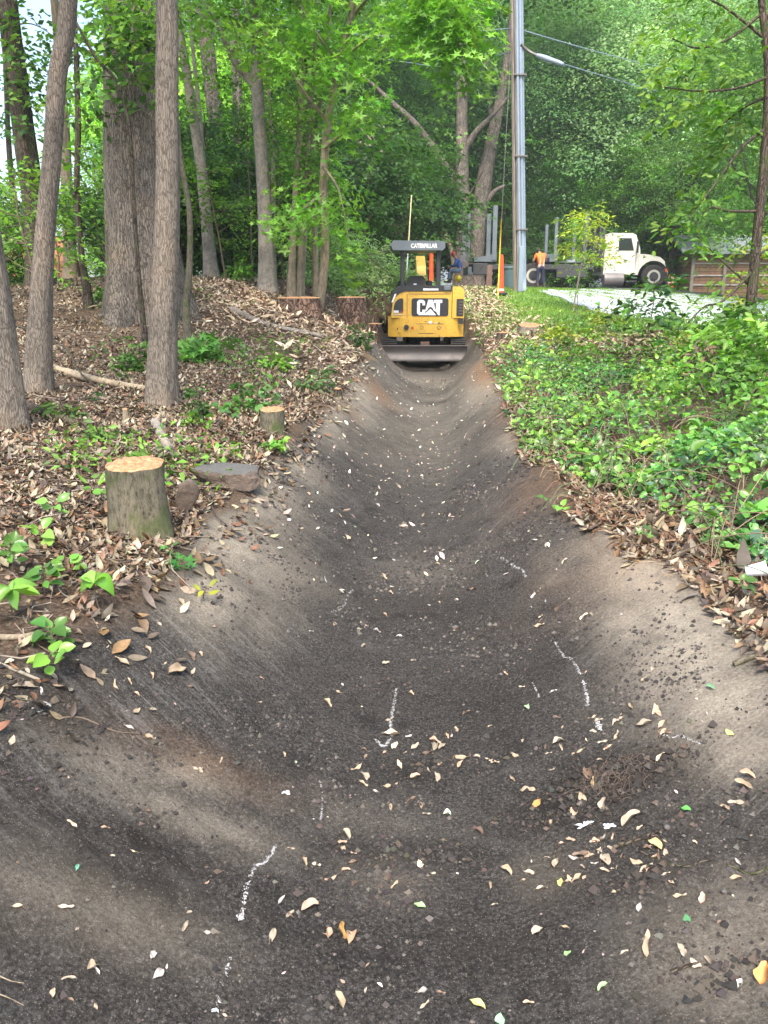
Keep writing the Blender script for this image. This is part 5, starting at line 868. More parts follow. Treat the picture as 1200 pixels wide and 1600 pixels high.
    bm = BM(); bm_prism(bm, [(sx(633), sz(450)), (sx(663), sz(450)), (sx(664.5), sz(437)), (sx(660), sz(431)), (sx(640), sz(431)), (sx(636), sz(437))], 'y', ys, ys+.12); se = bm_obj('seat', bm, M['black'], root, bevel=.03, segs=3)
    bm = BM(); bm_box(bm, (sx(648), ys+.3, sz(447)), (.42, .45, .12)); bm_obj('seat_cushion', bm, M['black'], se, bevel=.04, segs=3)
    bm = BM(); bm_box(bm, (sx(648), ys-.004, sz(444)), (.06, .01, .022)); bm_obj('sticker', bm, M['decal'], se)
    for px in (627, 671): bm = BM(); bm_box(bm, (sx(px), ys+.45, sz(444)), (.12, .4, .14)); cn = bm_obj('control_console', bm, M['black'], root, bevel=.02); bm = BM(); bm_cyl(bm, (sx(px), ys+.6, sz(432)), .015, .3, 'z', 8); bm_obj('lever', bm, M['black'], cn)
    # canopy and its posts
    Yc = 17.15; yc = Yc-Y0; cx = lambda px: lx(px, Yc); cz = lambda py: lz(py, Yc)
    for px in (628.5, 683.5): bm = BM(); bm_box(bm, (cx(px), yc+.06, (cz(390)+cz(449))/2), (.085, .10, cz(390)-cz(449))); bm_obj('canopy_post', bm, M['black'], root, bevel=.02)
    bm = BM(); A = [(cx(614), cz(391.5)), (cx(689), cz(391.5)), (cx(693), cz(388)), (cx(693), cz(380)), (cx(690), cz(377)), (cx(614), cz(376)), (cx(611), cz(380)), (cx(611), cz(385))]
    bm_prism(bm, A, 'y', yc-.12, yc+1.45); cp = bm_obj('canopy', bm, M['dkgrey'], root, bevel=.03, segs=3)
    me = letters('CATERPILLAR', cx(681)-cx(641), .085, .002, .035); me.transform(Matrix.Translation((cx(661), yc-.122, cz(384.5)))); link('lettering', me, M['decal'], cp)
    # boom, stick and bucket reaching down the far end
    yel2 = M['yellow']
    def arm(name, pts, w, th, mat, par):
        bm = BM(); up = []; dn = []
        for i, (y, z) in enumerate(pts):
            j0, j1 = max(0, i-1), min(len(pts)-1, i+1); dy, dz = pts[j1][0]-pts[j0][0], pts[j1][1]-pts[j0][1]; L = math.hypot(dy, dz); t = th[i]/2; up.append((y-dz/L*t, z+dy/L*t)); dn.append((y+dz/L*t, z-dy/L*t))
        bm_prism(bm, up+dn[::-1], 'x', -w/2+.02, w/2+.02); return bm_obj(name, bm, mat, par, bevel=.01)
    arm('boom', [(1.95, .75), (2.3, 1.35), (2.75, 1.95), (3.2, 2.15), (3.7, 1.95), (4.2, 1.5)], .2, [.3, .3, .34, .3, .24, .2], yel2, root); arm('stick', [(4.05, 1.75), (4.35, 1.3), (4.5, .7)], .16, [.2, .24, .14], yel2, root)
    bm = BM(); bm_cyl(bm, (.02, 2.75, 1.25), .05, 1.2, 'y', 12); bmesh.ops.rotate(bm, verts=bm.verts, cent=(.02, 2.75, 1.25), matrix=Matrix.Rotation(math.radians(50), 3, 'X')); bm_obj('boom_ram', bm, M['chassis'], root)
    bm = BM(); bm_prism(bm, [(4.35, .65), (4.75, .6), (4.85, .3), (4.6, .08), (4.2, .12), (4.25, .2), (4.55, .2), (4.7, .4), (4.6, .52), (4.35, .55)], 'x', -.33, .37); bm_obj('bucket', bm, M['rust'], root, bevel=.006)
    # hydraulic hose loops and chain under the blade
    bm = BM()
    for px in (639, 651.5, 661.5, 675): bm_cyl(bm, (lx(px, 16.62), .12, lz(564.5, 16.62)), .014, .05, 'z', 8)
    bm_box(bm, (lx(657, 16.62), .13, lz(565, 16.62)), (.46, .02, .018)); bm_obj('grease_line', bm, M['steel'], root)
excavator()

# ------------------------------------------------------------------ people (skin-modifier bodies, clothing as child meshes)
def skin_obj(name, verts, edges, mat, parent, sub=2, root_i=0):
    me = bpy.data.meshes.new(name); me.from_pydata([v[:3] for v in verts], edges, []); o = link(name, me, mat, parent)
    mo = o.modifiers.new('skin', 'SKIN'); me.skin_vertices[0] if False else None
    for v, d in zip(verts, me.skin_vertices[0].data): d.radius = (v[3], v[4] if len(v) > 4 else v[3])
    me.skin_vertices[0].data[root_i].use_root = True; mo.use_smooth_shade = True; s = o.modifiers.new('sub', 'SUBSURF'); s.levels = sub; s.render_levels = sub; return o
def hand(wr, dirv, palm_n, verts, edges, wi):
    """palm and five fingers as chains rooted inside the palm"""
    d = Vector(dirv).normalized(); n = Vector(palm_n).normalized(); s = d.cross(n).normalized(); w = Vector(wr)
    p = w+d*.05; verts.append((*p, .030, .016)); pi = len(verts)-1; edges.append((wi, pi)); p2 = w+d*.085; verts.append((*p2, .034, .014)); qi = len(verts)-1; edges.append((pi, qi))
    for k, L in enumerate((.068, .078, .072, .056)):
        b = w+d*.095+s*(.028-.019*k); m = b+d*L*.5+n*.006; e = b+d*L*.85+n*(.026+.004*k); i = len(verts); verts.extend([(*b, .009), (*m, .0085), (*e, .007)]); edges.extend([(qi, i), (i, i+1), (i+1, i+2)])
    b = w+d*.035+s*.03; m = b+d*.03+s*.02+n*.01; e = m+d*.028+n*.014; i = len(verts); verts.extend([(*b, .011), (*m, .01), (*e, .008)]); edges.extend([(pi, i), (i, i+1), (i+1, i+2)])
SKIN = simple('skin', (.42, .22, .14), .55); JEANS = simple('blue_jeans', (.07, .14, .27), .8); SHIRT_B = simple('blue_shirt', (.05, .12, .42), .75); NAVY = simple('navy_trousers', (.018, .025, .06), .8); VEST = simple('orange_shirt', (.9, .17, .02), .65); BOOT = simple('brown_boot', (.07, .045, .03), .7); HAIR = simple('dark_hair', (.02, .014, .01), .6); PALEJ = simple('faded_denim', (.16, .25, .36), .8)
def person(loc, rz, J, label, shirt, trousers, hat, group=None, stripes=False):
    """J: joint positions in metres, +Y is where the person faces"""
    root = empty('person', loc, label, 'person', group, rz); V = []; E = []
    def add(p, r, r2=None, par=None): V.append((*p, r, r2 or r)); i = len(V)-1; (E.append((par, i)) if par is not None else None); return i
    pel = add(J['pelvis'], .13, .10); wa = add(J['waist'], .12, .09, pel); ch = add(J['chest'], .155, .11, wa); nk0 = add(J['neck'], .06, .055, ch)
    hd = Vector(J['head']); f = Vector(J.get('face', (0, 1, -.1))).normalized(); up = (hd-Vector(J['neck'])).normalized(); sd = f.cross(up).normalized()
    h1 = add(tuple(hd-up*.07+f*.02), .062, .066, nk0); h2 = add(tuple(hd), .078, .09, h1); h3 = add(tuple(hd+up*.07-f*.005), .07, .08, h2)
    for s in (-1, 1):
        S_ = add(J['sho%d' % s], .062, .06, ch); e = add(J['elb%d' % s], .043, .042, S_); w = add(J['wri%d' % s], .029, .026, e); dv = Vector(J['wri%d' % s])-Vector(J['elb%d' % s]); hand(J['wri%d' % s], J.get('hdir%d' % s, dv), J.get('palm%d' % s, (0, .3, -1)), V, E, w)
        hp = add(J['hip%d' % s], .095, .09, pel); k = add(J['kne%d' % s], .062, .06, hp); c = add(tuple(Vector(J['kne%d' % s]).lerp(Vector(J['ank%d' % s]), .3)), .058, .055, k); a = add(J['ank%d' % s], .038, .038, c); fo = Vector(J['ank%d' % s])+Vector(J.get('foot', (0, 1, 0)))*.14+Vector((0, 0, -.05)); add(tuple(fo), .035, .03, a)
    body = skin_obj('body', V, E, SKIN, root)
    bm = BM(); bmesh.ops.create_icosphere(bm, subdivisions=2, radius=.017, matrix=Matrix.Translation(hd+f*.098-up*.02)@Matrix.Diagonal((1, 1, 1.4, 1))); bm_obj('nose', bm, SKIN, root, smooth=True)
    for s in (-1, 1): bm = BM(); bmesh.ops.create_icosphere(bm, subdivisions=2, radius=.012, matrix=Matrix.Translation(hd+f*.083+sd*.03*s+up*.012)); bm_obj('eye', bm, HAIR, root, smooth=True); bm = BM(); bmesh.ops.create_icosphere(bm, subdivisions=2, radius=.027, matrix=Matrix.Translation(hd+sd*.082*s-up*.005)@Matrix.Diagonal((.5, .8, 1.2, 1))); bm_obj('ear', bm, SKIN, root, smooth=True)
    bm = BM(); bmesh.ops.create_cube(bm, size=1, matrix=Matrix.Translation(hd+f*.084-up*.058)@Matrix.Diagonal((.045, .01, .008, 1))); bm_obj('mouth', bm, simple('lips', (.3, .1, .08), .5), root)
    # shirt
    V = []; E = []; g = .022; pel = add(tuple(Vector(J['pelvis']).lerp(Vector(J['waist']), .25)), .145+g*.3, .115+g); wa = add(J['waist'], .135+g, .105+g, pel); ch = add(J['chest'], .165+g, .118+g, wa); add(tuple(Vector(J['chest']).lerp(Vector(J['neck']), .8)), .085, .075, ch)
    for s in (-1, 1):
        S_ = add(J['sho%d' % s], .062+g, .06+g, ch); e = add(tuple(Vector(J['sho%d' % s]).lerp(Vector(J['elb%d' % s]), .6 if stripes else 1)), .047+g, .047+g, S_)
        if not stripes: add(tuple(Vector(J['elb%d' % s]).lerp(Vector(J['wri%d' % s]), .75)), .034+g*.7, .032+g*.7, e)
    skin_obj('shirt', V, E, shirt, root)
    V = []; E = []; pel = add(J['pelvis'], .145+g*.4, .12+g*.4)
    add(tuple(Vector(J['pelvis']).lerp(Vector(J['waist']), .5)), .138, .108, pel)
    for s in (-1, 1): hp = add(J['hip%d' % s], .1+g*.6, .1+g*.5, pel); k = add(J['kne%d' % s], .07+g*.5, .068+g*.5, hp); add(tuple(Vector(J['kne%d' % s]).lerp(Vector(J['ank%d' % s]), .95)), .056+g*.5, .055+g*.5, k)
    skin_obj('trousers', V, E, trousers, root)
    for s in (-1, 1):
        a = Vector(J['ank%d' % s]); fd = Vector(J.get('foot', (0, 1, 0))).normalized(); bm = BM(); bmesh.ops.create_cube(bm, size=1, matrix=Matrix.Translation(a+fd*.07+Vector((0, 0, -.045)))@Matrix.Rotation(math.atan2(-fd.x, fd.y), 4, 'Z')@Matrix.Diagonal((.10, .28, .09, 1))); bmesh.ops.create_cube(bm, size=1, matrix=Matrix.Translation(a+Vector((0, 0, .03)))@Matrix.Diagonal((.11, .12, .16, 1))); bm_obj('boot', bm, BOOT, root, bevel=.03, smooth=True, segs=3)
    if hat is not None:
        bm = BM(); bmesh.ops.create_uvsphere(bm, u_segments=24, v_segments=14, radius=.135)
        for v in bm.verts: v.co.x *= .95; v.co.z = max(v.co.z, -.02)*.95
        for v in bm.verts:
            if v.co.z < .0: v.co.x *= 1.12; v.co.y *= 1.16; v.co.y += .02
        q = Matrix((sd, f, up)).transposed().to_4x4(); bmesh.ops.transform(bm, verts=bm.verts, matrix=Matrix.Translation(hd+up*.045)@q); bm_obj('hard_hat', bm, hat, root, smooth=True)
    else:
        bm = BM(); bmesh.ops.create_uvsphere(bm, u_segments=20, v_segments=12, radius=.112, matrix=Matrix.Translation(hd+up*.03-f*.012)@Matrix.Diagonal((.92, 1, 1.0, 1))); bm_obj('hair', bm, HAIR, root, smooth=True)
    if stripes:
        a = Acc()
        for px, s in ((-.09, 1), (.09, 1)): tube(a, [(px, -.135, .95), (px, -.165, 1.2), (px*.9, -.12, 1.42)], .012, 6)
        a.build('reflective_stripe', M['refl'], root)
    return root

# ------------------------------------------------------------------ log truck on the road
YT = 40.5
def truck():
    x0 = at(725, 450, YT)[0]; g = float(H(x0+4, YT))+.05; xe = lambda px: at(px, 430, YT)[0]-x0; ze = lambda py: at(600, py, YT)[2]-g
    root = empty('log_truck', (x0, YT, g), 'white-cabbed log truck parked across the far end of the ditch', 'truck')
    def wheel(px, y, r, w):
        bm = BM(); bm_cyl(bm, (xe(px), y, r), r, w, 'y', 36); wh = bm_obj('wheel', bm, M['rubber'], root, bevel=.05, segs=3, smooth=False)
        bm = BM(); s = -1 if y < 0 else 1; bm_cyl(bm, (xe(px), y+s*(w/2+.004), r), r*.58, .02, 'y', 28); bm_obj('rim', bm, paint('wheel_rim', (.5, .48, .42), .5, .3, .5, (.2, .12, .07), 8), wh)
        bm = BM(); bm_cyl(bm, (xe(px), y+s*(w/2+.03), r), r*.2, .1, 'y', 16); bm_cyl(bm, (xe(px), y+s*(w/2+.017), r), r*.4, .01, 'y', 20); bm_obj('hub', bm, M['chassis'], wh)
    for y in (-1.05, 1.05): wheel(1009, y, .52, .3); wheel(826, y, .56, .5)
    for y in (-1.05, 1.05): wheel(786, y+0 if False else y, .5, .45) if False else None
    # frame rails and bed
    bm = BM(); 
    for y in (-.45, .45): bm_box(bm, ((xe(760)+xe(1020))/2, y, ze(421)), (xe(1020)-xe(760), .1, .28))
    bm_box(bm, ((xe(738)+xe(918))/2, 0, ze(418)), (xe(918)-xe(738), 2.2, .22)); bm_obj('frame', bm, M['chassis'], root, bevel=.015)
    bm = BM(); bm_box(bm, ((xe(862)+xe(908))/2, -.9, ze(428)), (xe(908)-xe(862), .5, .34)); bm_obj('side_box', bm, M['chassis'], root, bevel=.02); bm = BM(); bm_box(bm, ((xe(735)+xe(757))/2, 0, ze(421)), (xe(757)-xe(735), 2.3, .5)); bm_obj('side_box', bm, M['chassis'], root, bevel=.02)
    bm = BM(); bm_box(bm, (xe(747), -.9, ze(428.5)), (xe(764)-xe(727), .4, .12)); bm_box(bm, (xe(730), 0, ze(424)), (.18, 2.3, .35)); bm_obj('rear_bumper', bm, M['dkgrey'], root, bevel=.02)
    bm = BM(); bm_box(bm, (xe(760), -1.05, ze(432)), (.26, .2, .95), None); bm_obj('landing_leg', bm, M['rust'], root, bevel=.02)
    # bolsters with upright stakes
    for i, (px, top, w) in enumerate([(727, 336, .13), (766, 325, .2), (858, 343, .14), (902, 337, .14)]):
        for s in (-1, 1):
            bm = BM(); bz = ze(408); tz = ze(top)-(0 if s < 0 else .15)
            bm_box(bm, (xe(px), s*1.15, (bz+tz)/2), (w, .14, tz-bz)); bm_obj('stake', bm, M['dkgrey'], root, bevel=.015)
        if i in (1, 2): bm = BM(); bm_prism(bm, [(xe(px-30 if i == 1 else px-8), ze(410)), (xe(px+4), ze(410)), (xe(px+4), ze(396)), (xe(px-4), ze(400)), (xe(px-30 if i == 1 else px-8), ze(404))], 'y', -1.18, 1.18); bm_obj('bolster', bm, M['dkgrey'], root, bevel=.02)
    # tarp heap on the bed
    bm = BM(); bm_prism(bm, [(xe(872), ze(412)), (xe(908), ze(412)), (xe(906), ze(406)), (xe(899), ze(402)), (xe(890), ze(405)), (xe(880), ze(408))], 'y', -.9, .7); bm_obj('tarpaulin', bm, M['dkgrey'], root, bevel=.04, smooth=True, segs=3)
    # headache rack behind cab
    bm = BM()
    for px in (918, 930): bm_box(bm, (xe(px), -.95, (ze(418)+ze(358))/2), (.09, .09, ze(358)-ze(418)))
    for k in range(7): bm_box(bm, (xe(924), -.95, ze(412-k*6)), (xe(930)-xe(918), .05, .07))
    bm_box(bm, (xe(925), 0, ze(385)), (.06, 2.1, 1.6)); bm_obj('cab_rack', bm, M['chassis'], root, bevel=.01)
    bm = BM(); bm_cyl(bm, (xe(932), -.8, (ze(420)+ze(357))/2), .07, ze(357)-ze(420), 'z', 14); bm_obj('exhaust_stack', bm, M['steel'], root)
    # cab shell: outline extruded across, window openings as dark glass with frames
    hw = 1.0; P = [(xe(934), ze(430)), (xe(934), ze(372)), (xe(937), ze(367.5)), (xe(943), ze(366)), (xe(975), ze(366.5)), (xe(980), ze(369)), (xe(988), ze(392)), (xe(987), ze(430))]
    bm = BM(); bm_prism(bm, P, 'y', -hw, hw); cab = bm_obj('cab', bm, M['white'], root, bevel=.06, segs=3)
    for s in (-1, 1):
        bm = BM(); bm_prism(bm, [(xe(954.5), ze(393)), (xe(954.5), ze(374)), (xe(973), ze(374)), (xe(978), ze(393))], 'y', s*hw-.01*s, s*hw+.012*s); bm_obj('side_window', bm, M['glass'], cab, bevel=.01)
        bm = BM(); bm_box(bm, (xe(951), s*(hw+.004), ze(400)), (.012, .012, ze(369)-ze(429))); bm_box(bm, (xe(982), s*(hw+.004), ze(408)), (.012, .012, .9)); bm_box(bm, (xe(966), s*(hw+.004), ze(428.5)), (1.0, .012, .012)); bm_obj('door_seam', bm, M['chassis'], cab)
        bm = BM(); bm_box(bm, (xe(966), s*(hw+.02), ze(407.5)), (.14, .04, .035)); bm_obj('door_handle', bm, M['chassis'], cab, bevel=.008)
        bm = BM(); bm_box(bm, (xe(981), s*(hw+.25), ze(388)), (.06, .16, .5)); bm_box(bm, (xe(981), s*(hw+.1), ze(396)), (.03, .3, .03)); bm_obj('mirror', bm, M['chassis'], cab, bevel=.02)
    bm = BM(); bm_prism(bm, [(xe(981.5), ze(371.5)), (xe(988.6), ze(391.5)), (xe(987.8), ze(391.5)), (xe(980.8), ze(371.5))], 'y', -.85, .85); bm_obj('windscreen', bm, M['glass'], cab)
    # hood with wheel arch
    Hd = [(xe(986), ze(430)), (xe(986), ze(398)), (xe(1000), ze(399)), (xe(1018), ze(403)), (xe(1025), ze(409)), (xe(1030), ze(424)), (xe(1031), ze(434))]
    cxw, rz_ = xe(1009), .70
    for k in range(11): u = math.pi*(.12+.80*k/10); Hd.append((cxw+rz_*math.cos(u), .52+rz_*math.sin(u)))
    Hd = [p for p in Hd]; bm = BM(); bm_prism(bm, Hd, 'y', -1.08, 1.08); hood = bm_obj('hood', bm, M['white'], root, bevel=.04, segs=3)
    bm = BM(); bm_box(bm, (xe(1030.5), 0, ze(417)), (.05, 1.0, .55)); bm_obj('grille', bm, M['chassis'], hood, bevel=.02)
    for s in (-1, 1): bm = BM(); bm_cyl(bm, (xe(1029.5), s*.78, ze(421)), .11, .08, 'x', 18); bm_obj('headlight', bm, M['refl'], hood); bm = BM(); bm_box(bm, (xe(1028.5), s*1.06, ze(423)), (.1, .06, .16)); bm_obj('marker_light', bm, M['amber'], hood)
    bm = BM(); bm_box(bm, (xe(1033), 0, ze(440)), (.16, 2.3, .26)); bm_obj('front_bumper', bm, M['dkgrey'], root, bevel=.04)
    bm = BM(); bm_cyl(bm, ((xe(935)+xe(965))/2, -.9, ze(437)), .3, xe(965)-xe(935), 'x', 24); bm_obj('fuel_tank', bm, paint('fuel_tank', (.22, .2, .2), .4, .4, .6, (.1, .07, .05), 5), root, bevel=.03)
    bm = BM(); bm_box(bm, ((xe(968)+xe(984))/2, -.95, ze(440)), (.5, .35, .08)); bm_obj('step', bm, M['chassis'], root, bevel=.01)
truck()
# seated worker on the tail of the truck, facing left in the photo (-X)
sx, sy = at(719, 425, 39.6)[0], 39.3; sz_ = at(719, 424, 39.6)[2]
person((sx, sy, sz_-.5), math.radians(78), dict(pelvis=(0, 0, .55), waist=(0, .05, .72), chest=(0, .16, .93), neck=(0, .24, 1.08), head=(0, .31, 1.20), face=(0, 1, -.75), **{'sho-1': (-.19, .17, 1.0), 'sho1': (.19, .17, 1.0), 'elb-1': (-.24, .25, .76), 'elb1': (.24, .25, .76), 'wri-1': (-.13, .48, .68), 'wri1': (.13, .48, .68), 'hip-1': (-.1, .05, .53), 'hip1': (.1, .05, .53), 'kne-1': (-.13, .47, .52), 'kne1': (.13, .44, .5), 'ank-1': (-.13, .55, .1), 'ank1': (.13, .5, .08), 'palm1': (0, 0, -1), 'palm-1': (0, 0, -1)}),
       'seated worker in red hard hat, blue shirt and jeans, head bowed', SHIRT_B, PALEJ, M['red'])
bm = BM(); bmesh.ops.create_uvsphere(bm, u_segments=24, v_segments=14, radius=.15)
for v in bm.verts:
    if v.co.z < 0: v.co.z *= .1; v.co.x *= 1.12; v.co.y *= 1.18
p = at(716, 435, 39.3); o = bm_obj('hard_hat', bm, M['hatyellow'], None, tuple(p), smooth=True); o.rotation_euler = (1.25, .2, .3); props(o, 'yellow hard hat hanging at the tail of the truck', 'hard hat')
# standing worker, back to the camera, bending a little at the truck
q = at(843, 452, 38.6); qz = float(H(q[0], 38.6))+.05
person((q[0], 38.6, qz), math.radians(12), dict(pelvis=(0, -.05, .95), waist=(0, -.02, 1.1), chest=(0, .06, 1.34), neck=(0, .15, 1.52), head=(0, .26, 1.60), face=(0, 1, -.7), **{'sho-1': (-.2, .07, 1.43), 'sho1': (.2, .07, 1.43), 'elb-1': (-.3, .12, 1.16), 'elb1': (.29, .14, 1.18), 'wri-1': (-.24, .36, 1.06), 'wri1': (.22, .38, 1.08), 'hip-1': (-.1, -.04, .9), 'hip1': (.1, -.04, .9), 'kne-1': (-.12, .04, .5), 'kne1': (.15, .02, .5), 'ank-1': (-.12, -.04, .1), 'ank1': (.19, -.05, .1)}),
       'worker in orange shirt and dark trousers seen from behind at the truck', VEST, NAVY, None, stripes=True)

# ------------------------------------------------------------------ pole, wires, markers, bin, shed
def wood_pole_mat():
    m, n, b, o = new_mat('weathered_pole'); v = mapping(n, (14, 14, .7)); c = ramp(n, noise(n, v, 2, 6, .65), [(.3, (.12, .095, .075)), (.5, (.26, .215, .175)), (.72, (.4, .35, .3))]); n.links.new(c, b.inputs['Base Color']); b.inputs['Roughness'].default_value = .85; bump(n, b, noise(n, v, 3, 5), .6, .02); return m
M['pole'] = wood_pole_mat(); M['conduit'] = paint('conduit_grey', (.25, .31, .38), .5, .2, .5, (.2, .2, .2), 3)
def pole():
    Y = 22; b = gnd(811, 455); b = np.array([at(811, 455, Y)[0], Y, 0]); b[2] = float(H(b[0], Y)); root = empty('utility_pole', b, 'tall weathered wooden pole clad with pale blue-grey conduits', 'utility pole')
    t = at(806, 0, Y)-b; d = (t-0)/t[2]; P = np.array([d*z for z in np.linspace(-.4, 10.5, 24)]); a = Acc(); tube(a, P, np.linspace(.15, .115, 24), 24); a.build('pole', M['pole'], root)
    for dx, dy, r in ((.085, -.115, .045), (.0, -.15, .04), (.13, -.06, .05), (-.07, -.125, .012)):
        a = Acc(); Q = np.array([d*z+np.array([dx, dy, 0])*(1-.012*z) for z in np.linspace(-.1, 10.3, 20)]); tube(a, Q, r, 12); a.build('conduit', M['conduit'] if r > .02 else M['chassis'], root)
    bm = BM(); bm_box(bm, (.0, -.19, .55), (.12, .06, 1.1)); bm_obj('conduit_box', bm, M['conduit'], root, bevel=.01)
    for z in (1.5, 3.2, 5.0, 6.8): bm = BM(); bm_box(bm, (d[0]*z+.06, -.14+d[1]*z, z), (.3, .12, .03)); bm_obj('strap', bm, M['steel'], root)
    # street lamp arm
    A = [at(812, 72, Y)-b+(0, -.15, 0), at(826, 80, Y-.1)-b, at(842, 88, Y-.25)-b]; a = Acc(); tube(a, catmull(A, 5), .035, 10); arm = a.build('lamp_arm', M['steel'], root)
    s = at(838, 86, Y-.3)-b; e = at(881, 101, Y-.6)-b; a = Acc(); Q = np.linspace(s, e, 9); tube(a, Q, [.035, .055, .062, .065, .06, .058, .058, .055, .035], 14); a.build('lamp_head', M['conduit'], root)
    return b, d
PB, PD = pole()
def wire(label, pts, r=.012, cat='wire', name='overhead_wire', mat='chassis'):
    a = Acc(); P = catmull(np.array(pts), 8); a2 = P[0]; tube(a, P, r, 5); o = a.build(name, M[mat]); props(o, label, cat); return o
A0 = lambda px, py, Y: at(px, py, Y)
wire('pale overhead wire running right from the pole over the drive', [A0(812, 46, 22), A0(880, 66, 26), A0(960, 88, 33), A0(1050, 108, 43), A0(1240, 138, 60)], .016, mat='conduit')
wire('lower overhead wire sloping right past the lamp', [A0(880, 100, 21.5), A0(940, 118, 26), A0(1030, 144, 34), A0(1120, 165, 46)], .012, mat='conduit')
wire('thin wire running left from the pole into the trees', [A0(803, 44, 22), A0(700, 52, 24), A0(600, 56, 27), A0(540, 52, 30), A0(420, 40, 36)], .014, mat='conduit')
wire('second thin wire left of the pole among the dark leaves', [A0(803, 80, 22), A0(700, 104, 28), A0(640, 98, 34), A0(560, 86, 42)], .012, mat='conduit')
gt = gnd(778, 458); gt = np.array([at(778, 462, 21.2)[0], 21.2, 0]); gt[2] = float(H(gt[0], 21.2))
wire('slanting guy wire just left of the utility pole', [gt-(0, 0, .1), at(786, 300, 21.5), at(797, 100, 21.9), at(801, 20, 22)], .008, 'guy wire', 'guy_wire', 'steel')
root = empty('guy_guard', gt, 'thin yellow guy wire guard rising beside the orange marker', 'guy wire guard'); a = Acc(); k = at(783, 343, 21.4)-gt; tube(a, [(0, -.02, -.05), k*.5+(0, -.02, 0), k+(0, -.02, 0)], .017, 10); a.build('sleeve', simple('guard_yellow', (.75, .5, .03), .5), root)
def tall_marker(label, px, pyb, pyt, Y, wb, wt, stripes):
    p = at(px, pyb, Y); z = float(H(p[0], Y)); h = at(px, pyt, Y)[2]-z; root = empty('safety_marker', (p[0], Y, z), label, 'marker')
    bm = BM(); bm_cyl(bm, (0, 0, h/2+.03), wb/2, h-.06, 'z', 20, wt/2); body = bm_obj('body', bm, M['orange'], root, smooth=False); bm = BM(); bm_box(bm, (0, 0, .03), (wb*1.7, wb*1.7, .06)); bm_obj('base', bm, M['black'], root, bevel=.015)
    bm = BM(); bm_cyl(bm, (0, 0, h+.0), wt*.42, .09, 'z', 12); bm_obj('handle', bm, M['orange'], body, bevel=.01)
    for u0, u1 in stripes: r0 = wb/2+(wt-wb)/2*u0; r1 = wb/2+(wt-wb)/2*u1; bm = BM(); bm_cyl(bm, (0, 0, h*(u0+u1)/2), r0+.006, h*(u1-u0), 'z', 20, r1+.006); bm_obj('reflective_band', bm, M['refl'], body)
    return root
tall_marker('tall slim orange marker standing next to the pole', 782, 452, 401, 21.5, .18, .10, [(.1, .16)])
tall_marker('tall orange and white cone seen through the excavator canopy', 673, 470, 391, 22.5, .22, .09, [(.30, .42), (.55, .62)])
def panel():
    p = at(1047, 456, 37.5); z = float(H(p[0], 37.5)); h = at(1047, 429, 37.5)[2]-z; root = empty('barricade_panel', (p[0], 37.5, z), 'orange and white striped panel standing by the truck bumper', 'barricade'); bm = BM(); bm_box(bm, (0, 0, h/2+.05), (.24, .05, h-.1)); pn = bm_obj('panel', bm, M['orange'], root, bevel=.01)
    bm = BM()
    for k in range(3): zz = .2+k*(h-.25)/3; poly_plate(bm, [(-.12, zz), (.12, zz+.12), (.12, zz+.24), (-.12, zz+.12)], -.026, .004)
    bm_obj('stripe', bm, M['refl'], pn); bm = BM(); bm_box(bm, (0, 0, .04), (.4, .3, .08)); bm_obj('base', bm, M['black'], root, bevel=.01)
panel()
def lath(label, pb, pt, Y, w, col, tipc):
    b = at(*pb, Y); z = float(H(b[0], Y)); b[2] = z; t = at(*pt, Y)-b; root = empty('survey_stake', b, label, 'stake'); a = Acc(); Q = [t*-.03, t*.62]; 
    V = []; 
    def bar(name, u0, u1, wd, mat):
        bm = BM(); n = Vector(t).normalized(); L = Vector(t).length*(u1-u0); bmesh.ops.create_cube(bm, size=1, matrix=Matrix.Translation(Vector(t)*((u0+u1)/2))@n.to_track_quat('Z', 'Y').to_matrix().to_4x4()@Matrix.Diagonal((wd, .03, L, 1))); bm_obj(name, bm, mat, root, bevel=.004)
    bar('lath', -.03, .60, w, simple('lath_pale', col, .7)); bar('tip', .60, 1.0, w*1.25, simple('lath_tip', tipc, .7)); return root
lath('tall pale wooden stake with yellowish tip behind the excavator', (630, 470), (643, 305), 22.5, .055, (.5, .56, .56), (.62, .55, .3))
def bin_():
    p = at(804, 450, 24.5); Y = 24.5; z = float(H(p[0], Y)); p = at(800, 430, Y); root = empty('trash_bin', (p[0], Y, z), 'grey-green plastic bin behind the utility pole', 'bin'); h = at(600, 418, Y)[2]-z; bm = BM(); bm_cyl(bm, (0, 0, h/2), .22, h, 'z', 28, .27); bd = bm_obj('body', bm, paint('bin_grey', (.10, .16, .18), .6), root, bevel=.01); bm = BM(); bm_cyl(bm, (0, 0, h), .29, .06, 'z', 28); bm_obj('rim', bm, paint('bin_rim', (.13, .2, .22), .6), root, bevel=.01)
bin_()
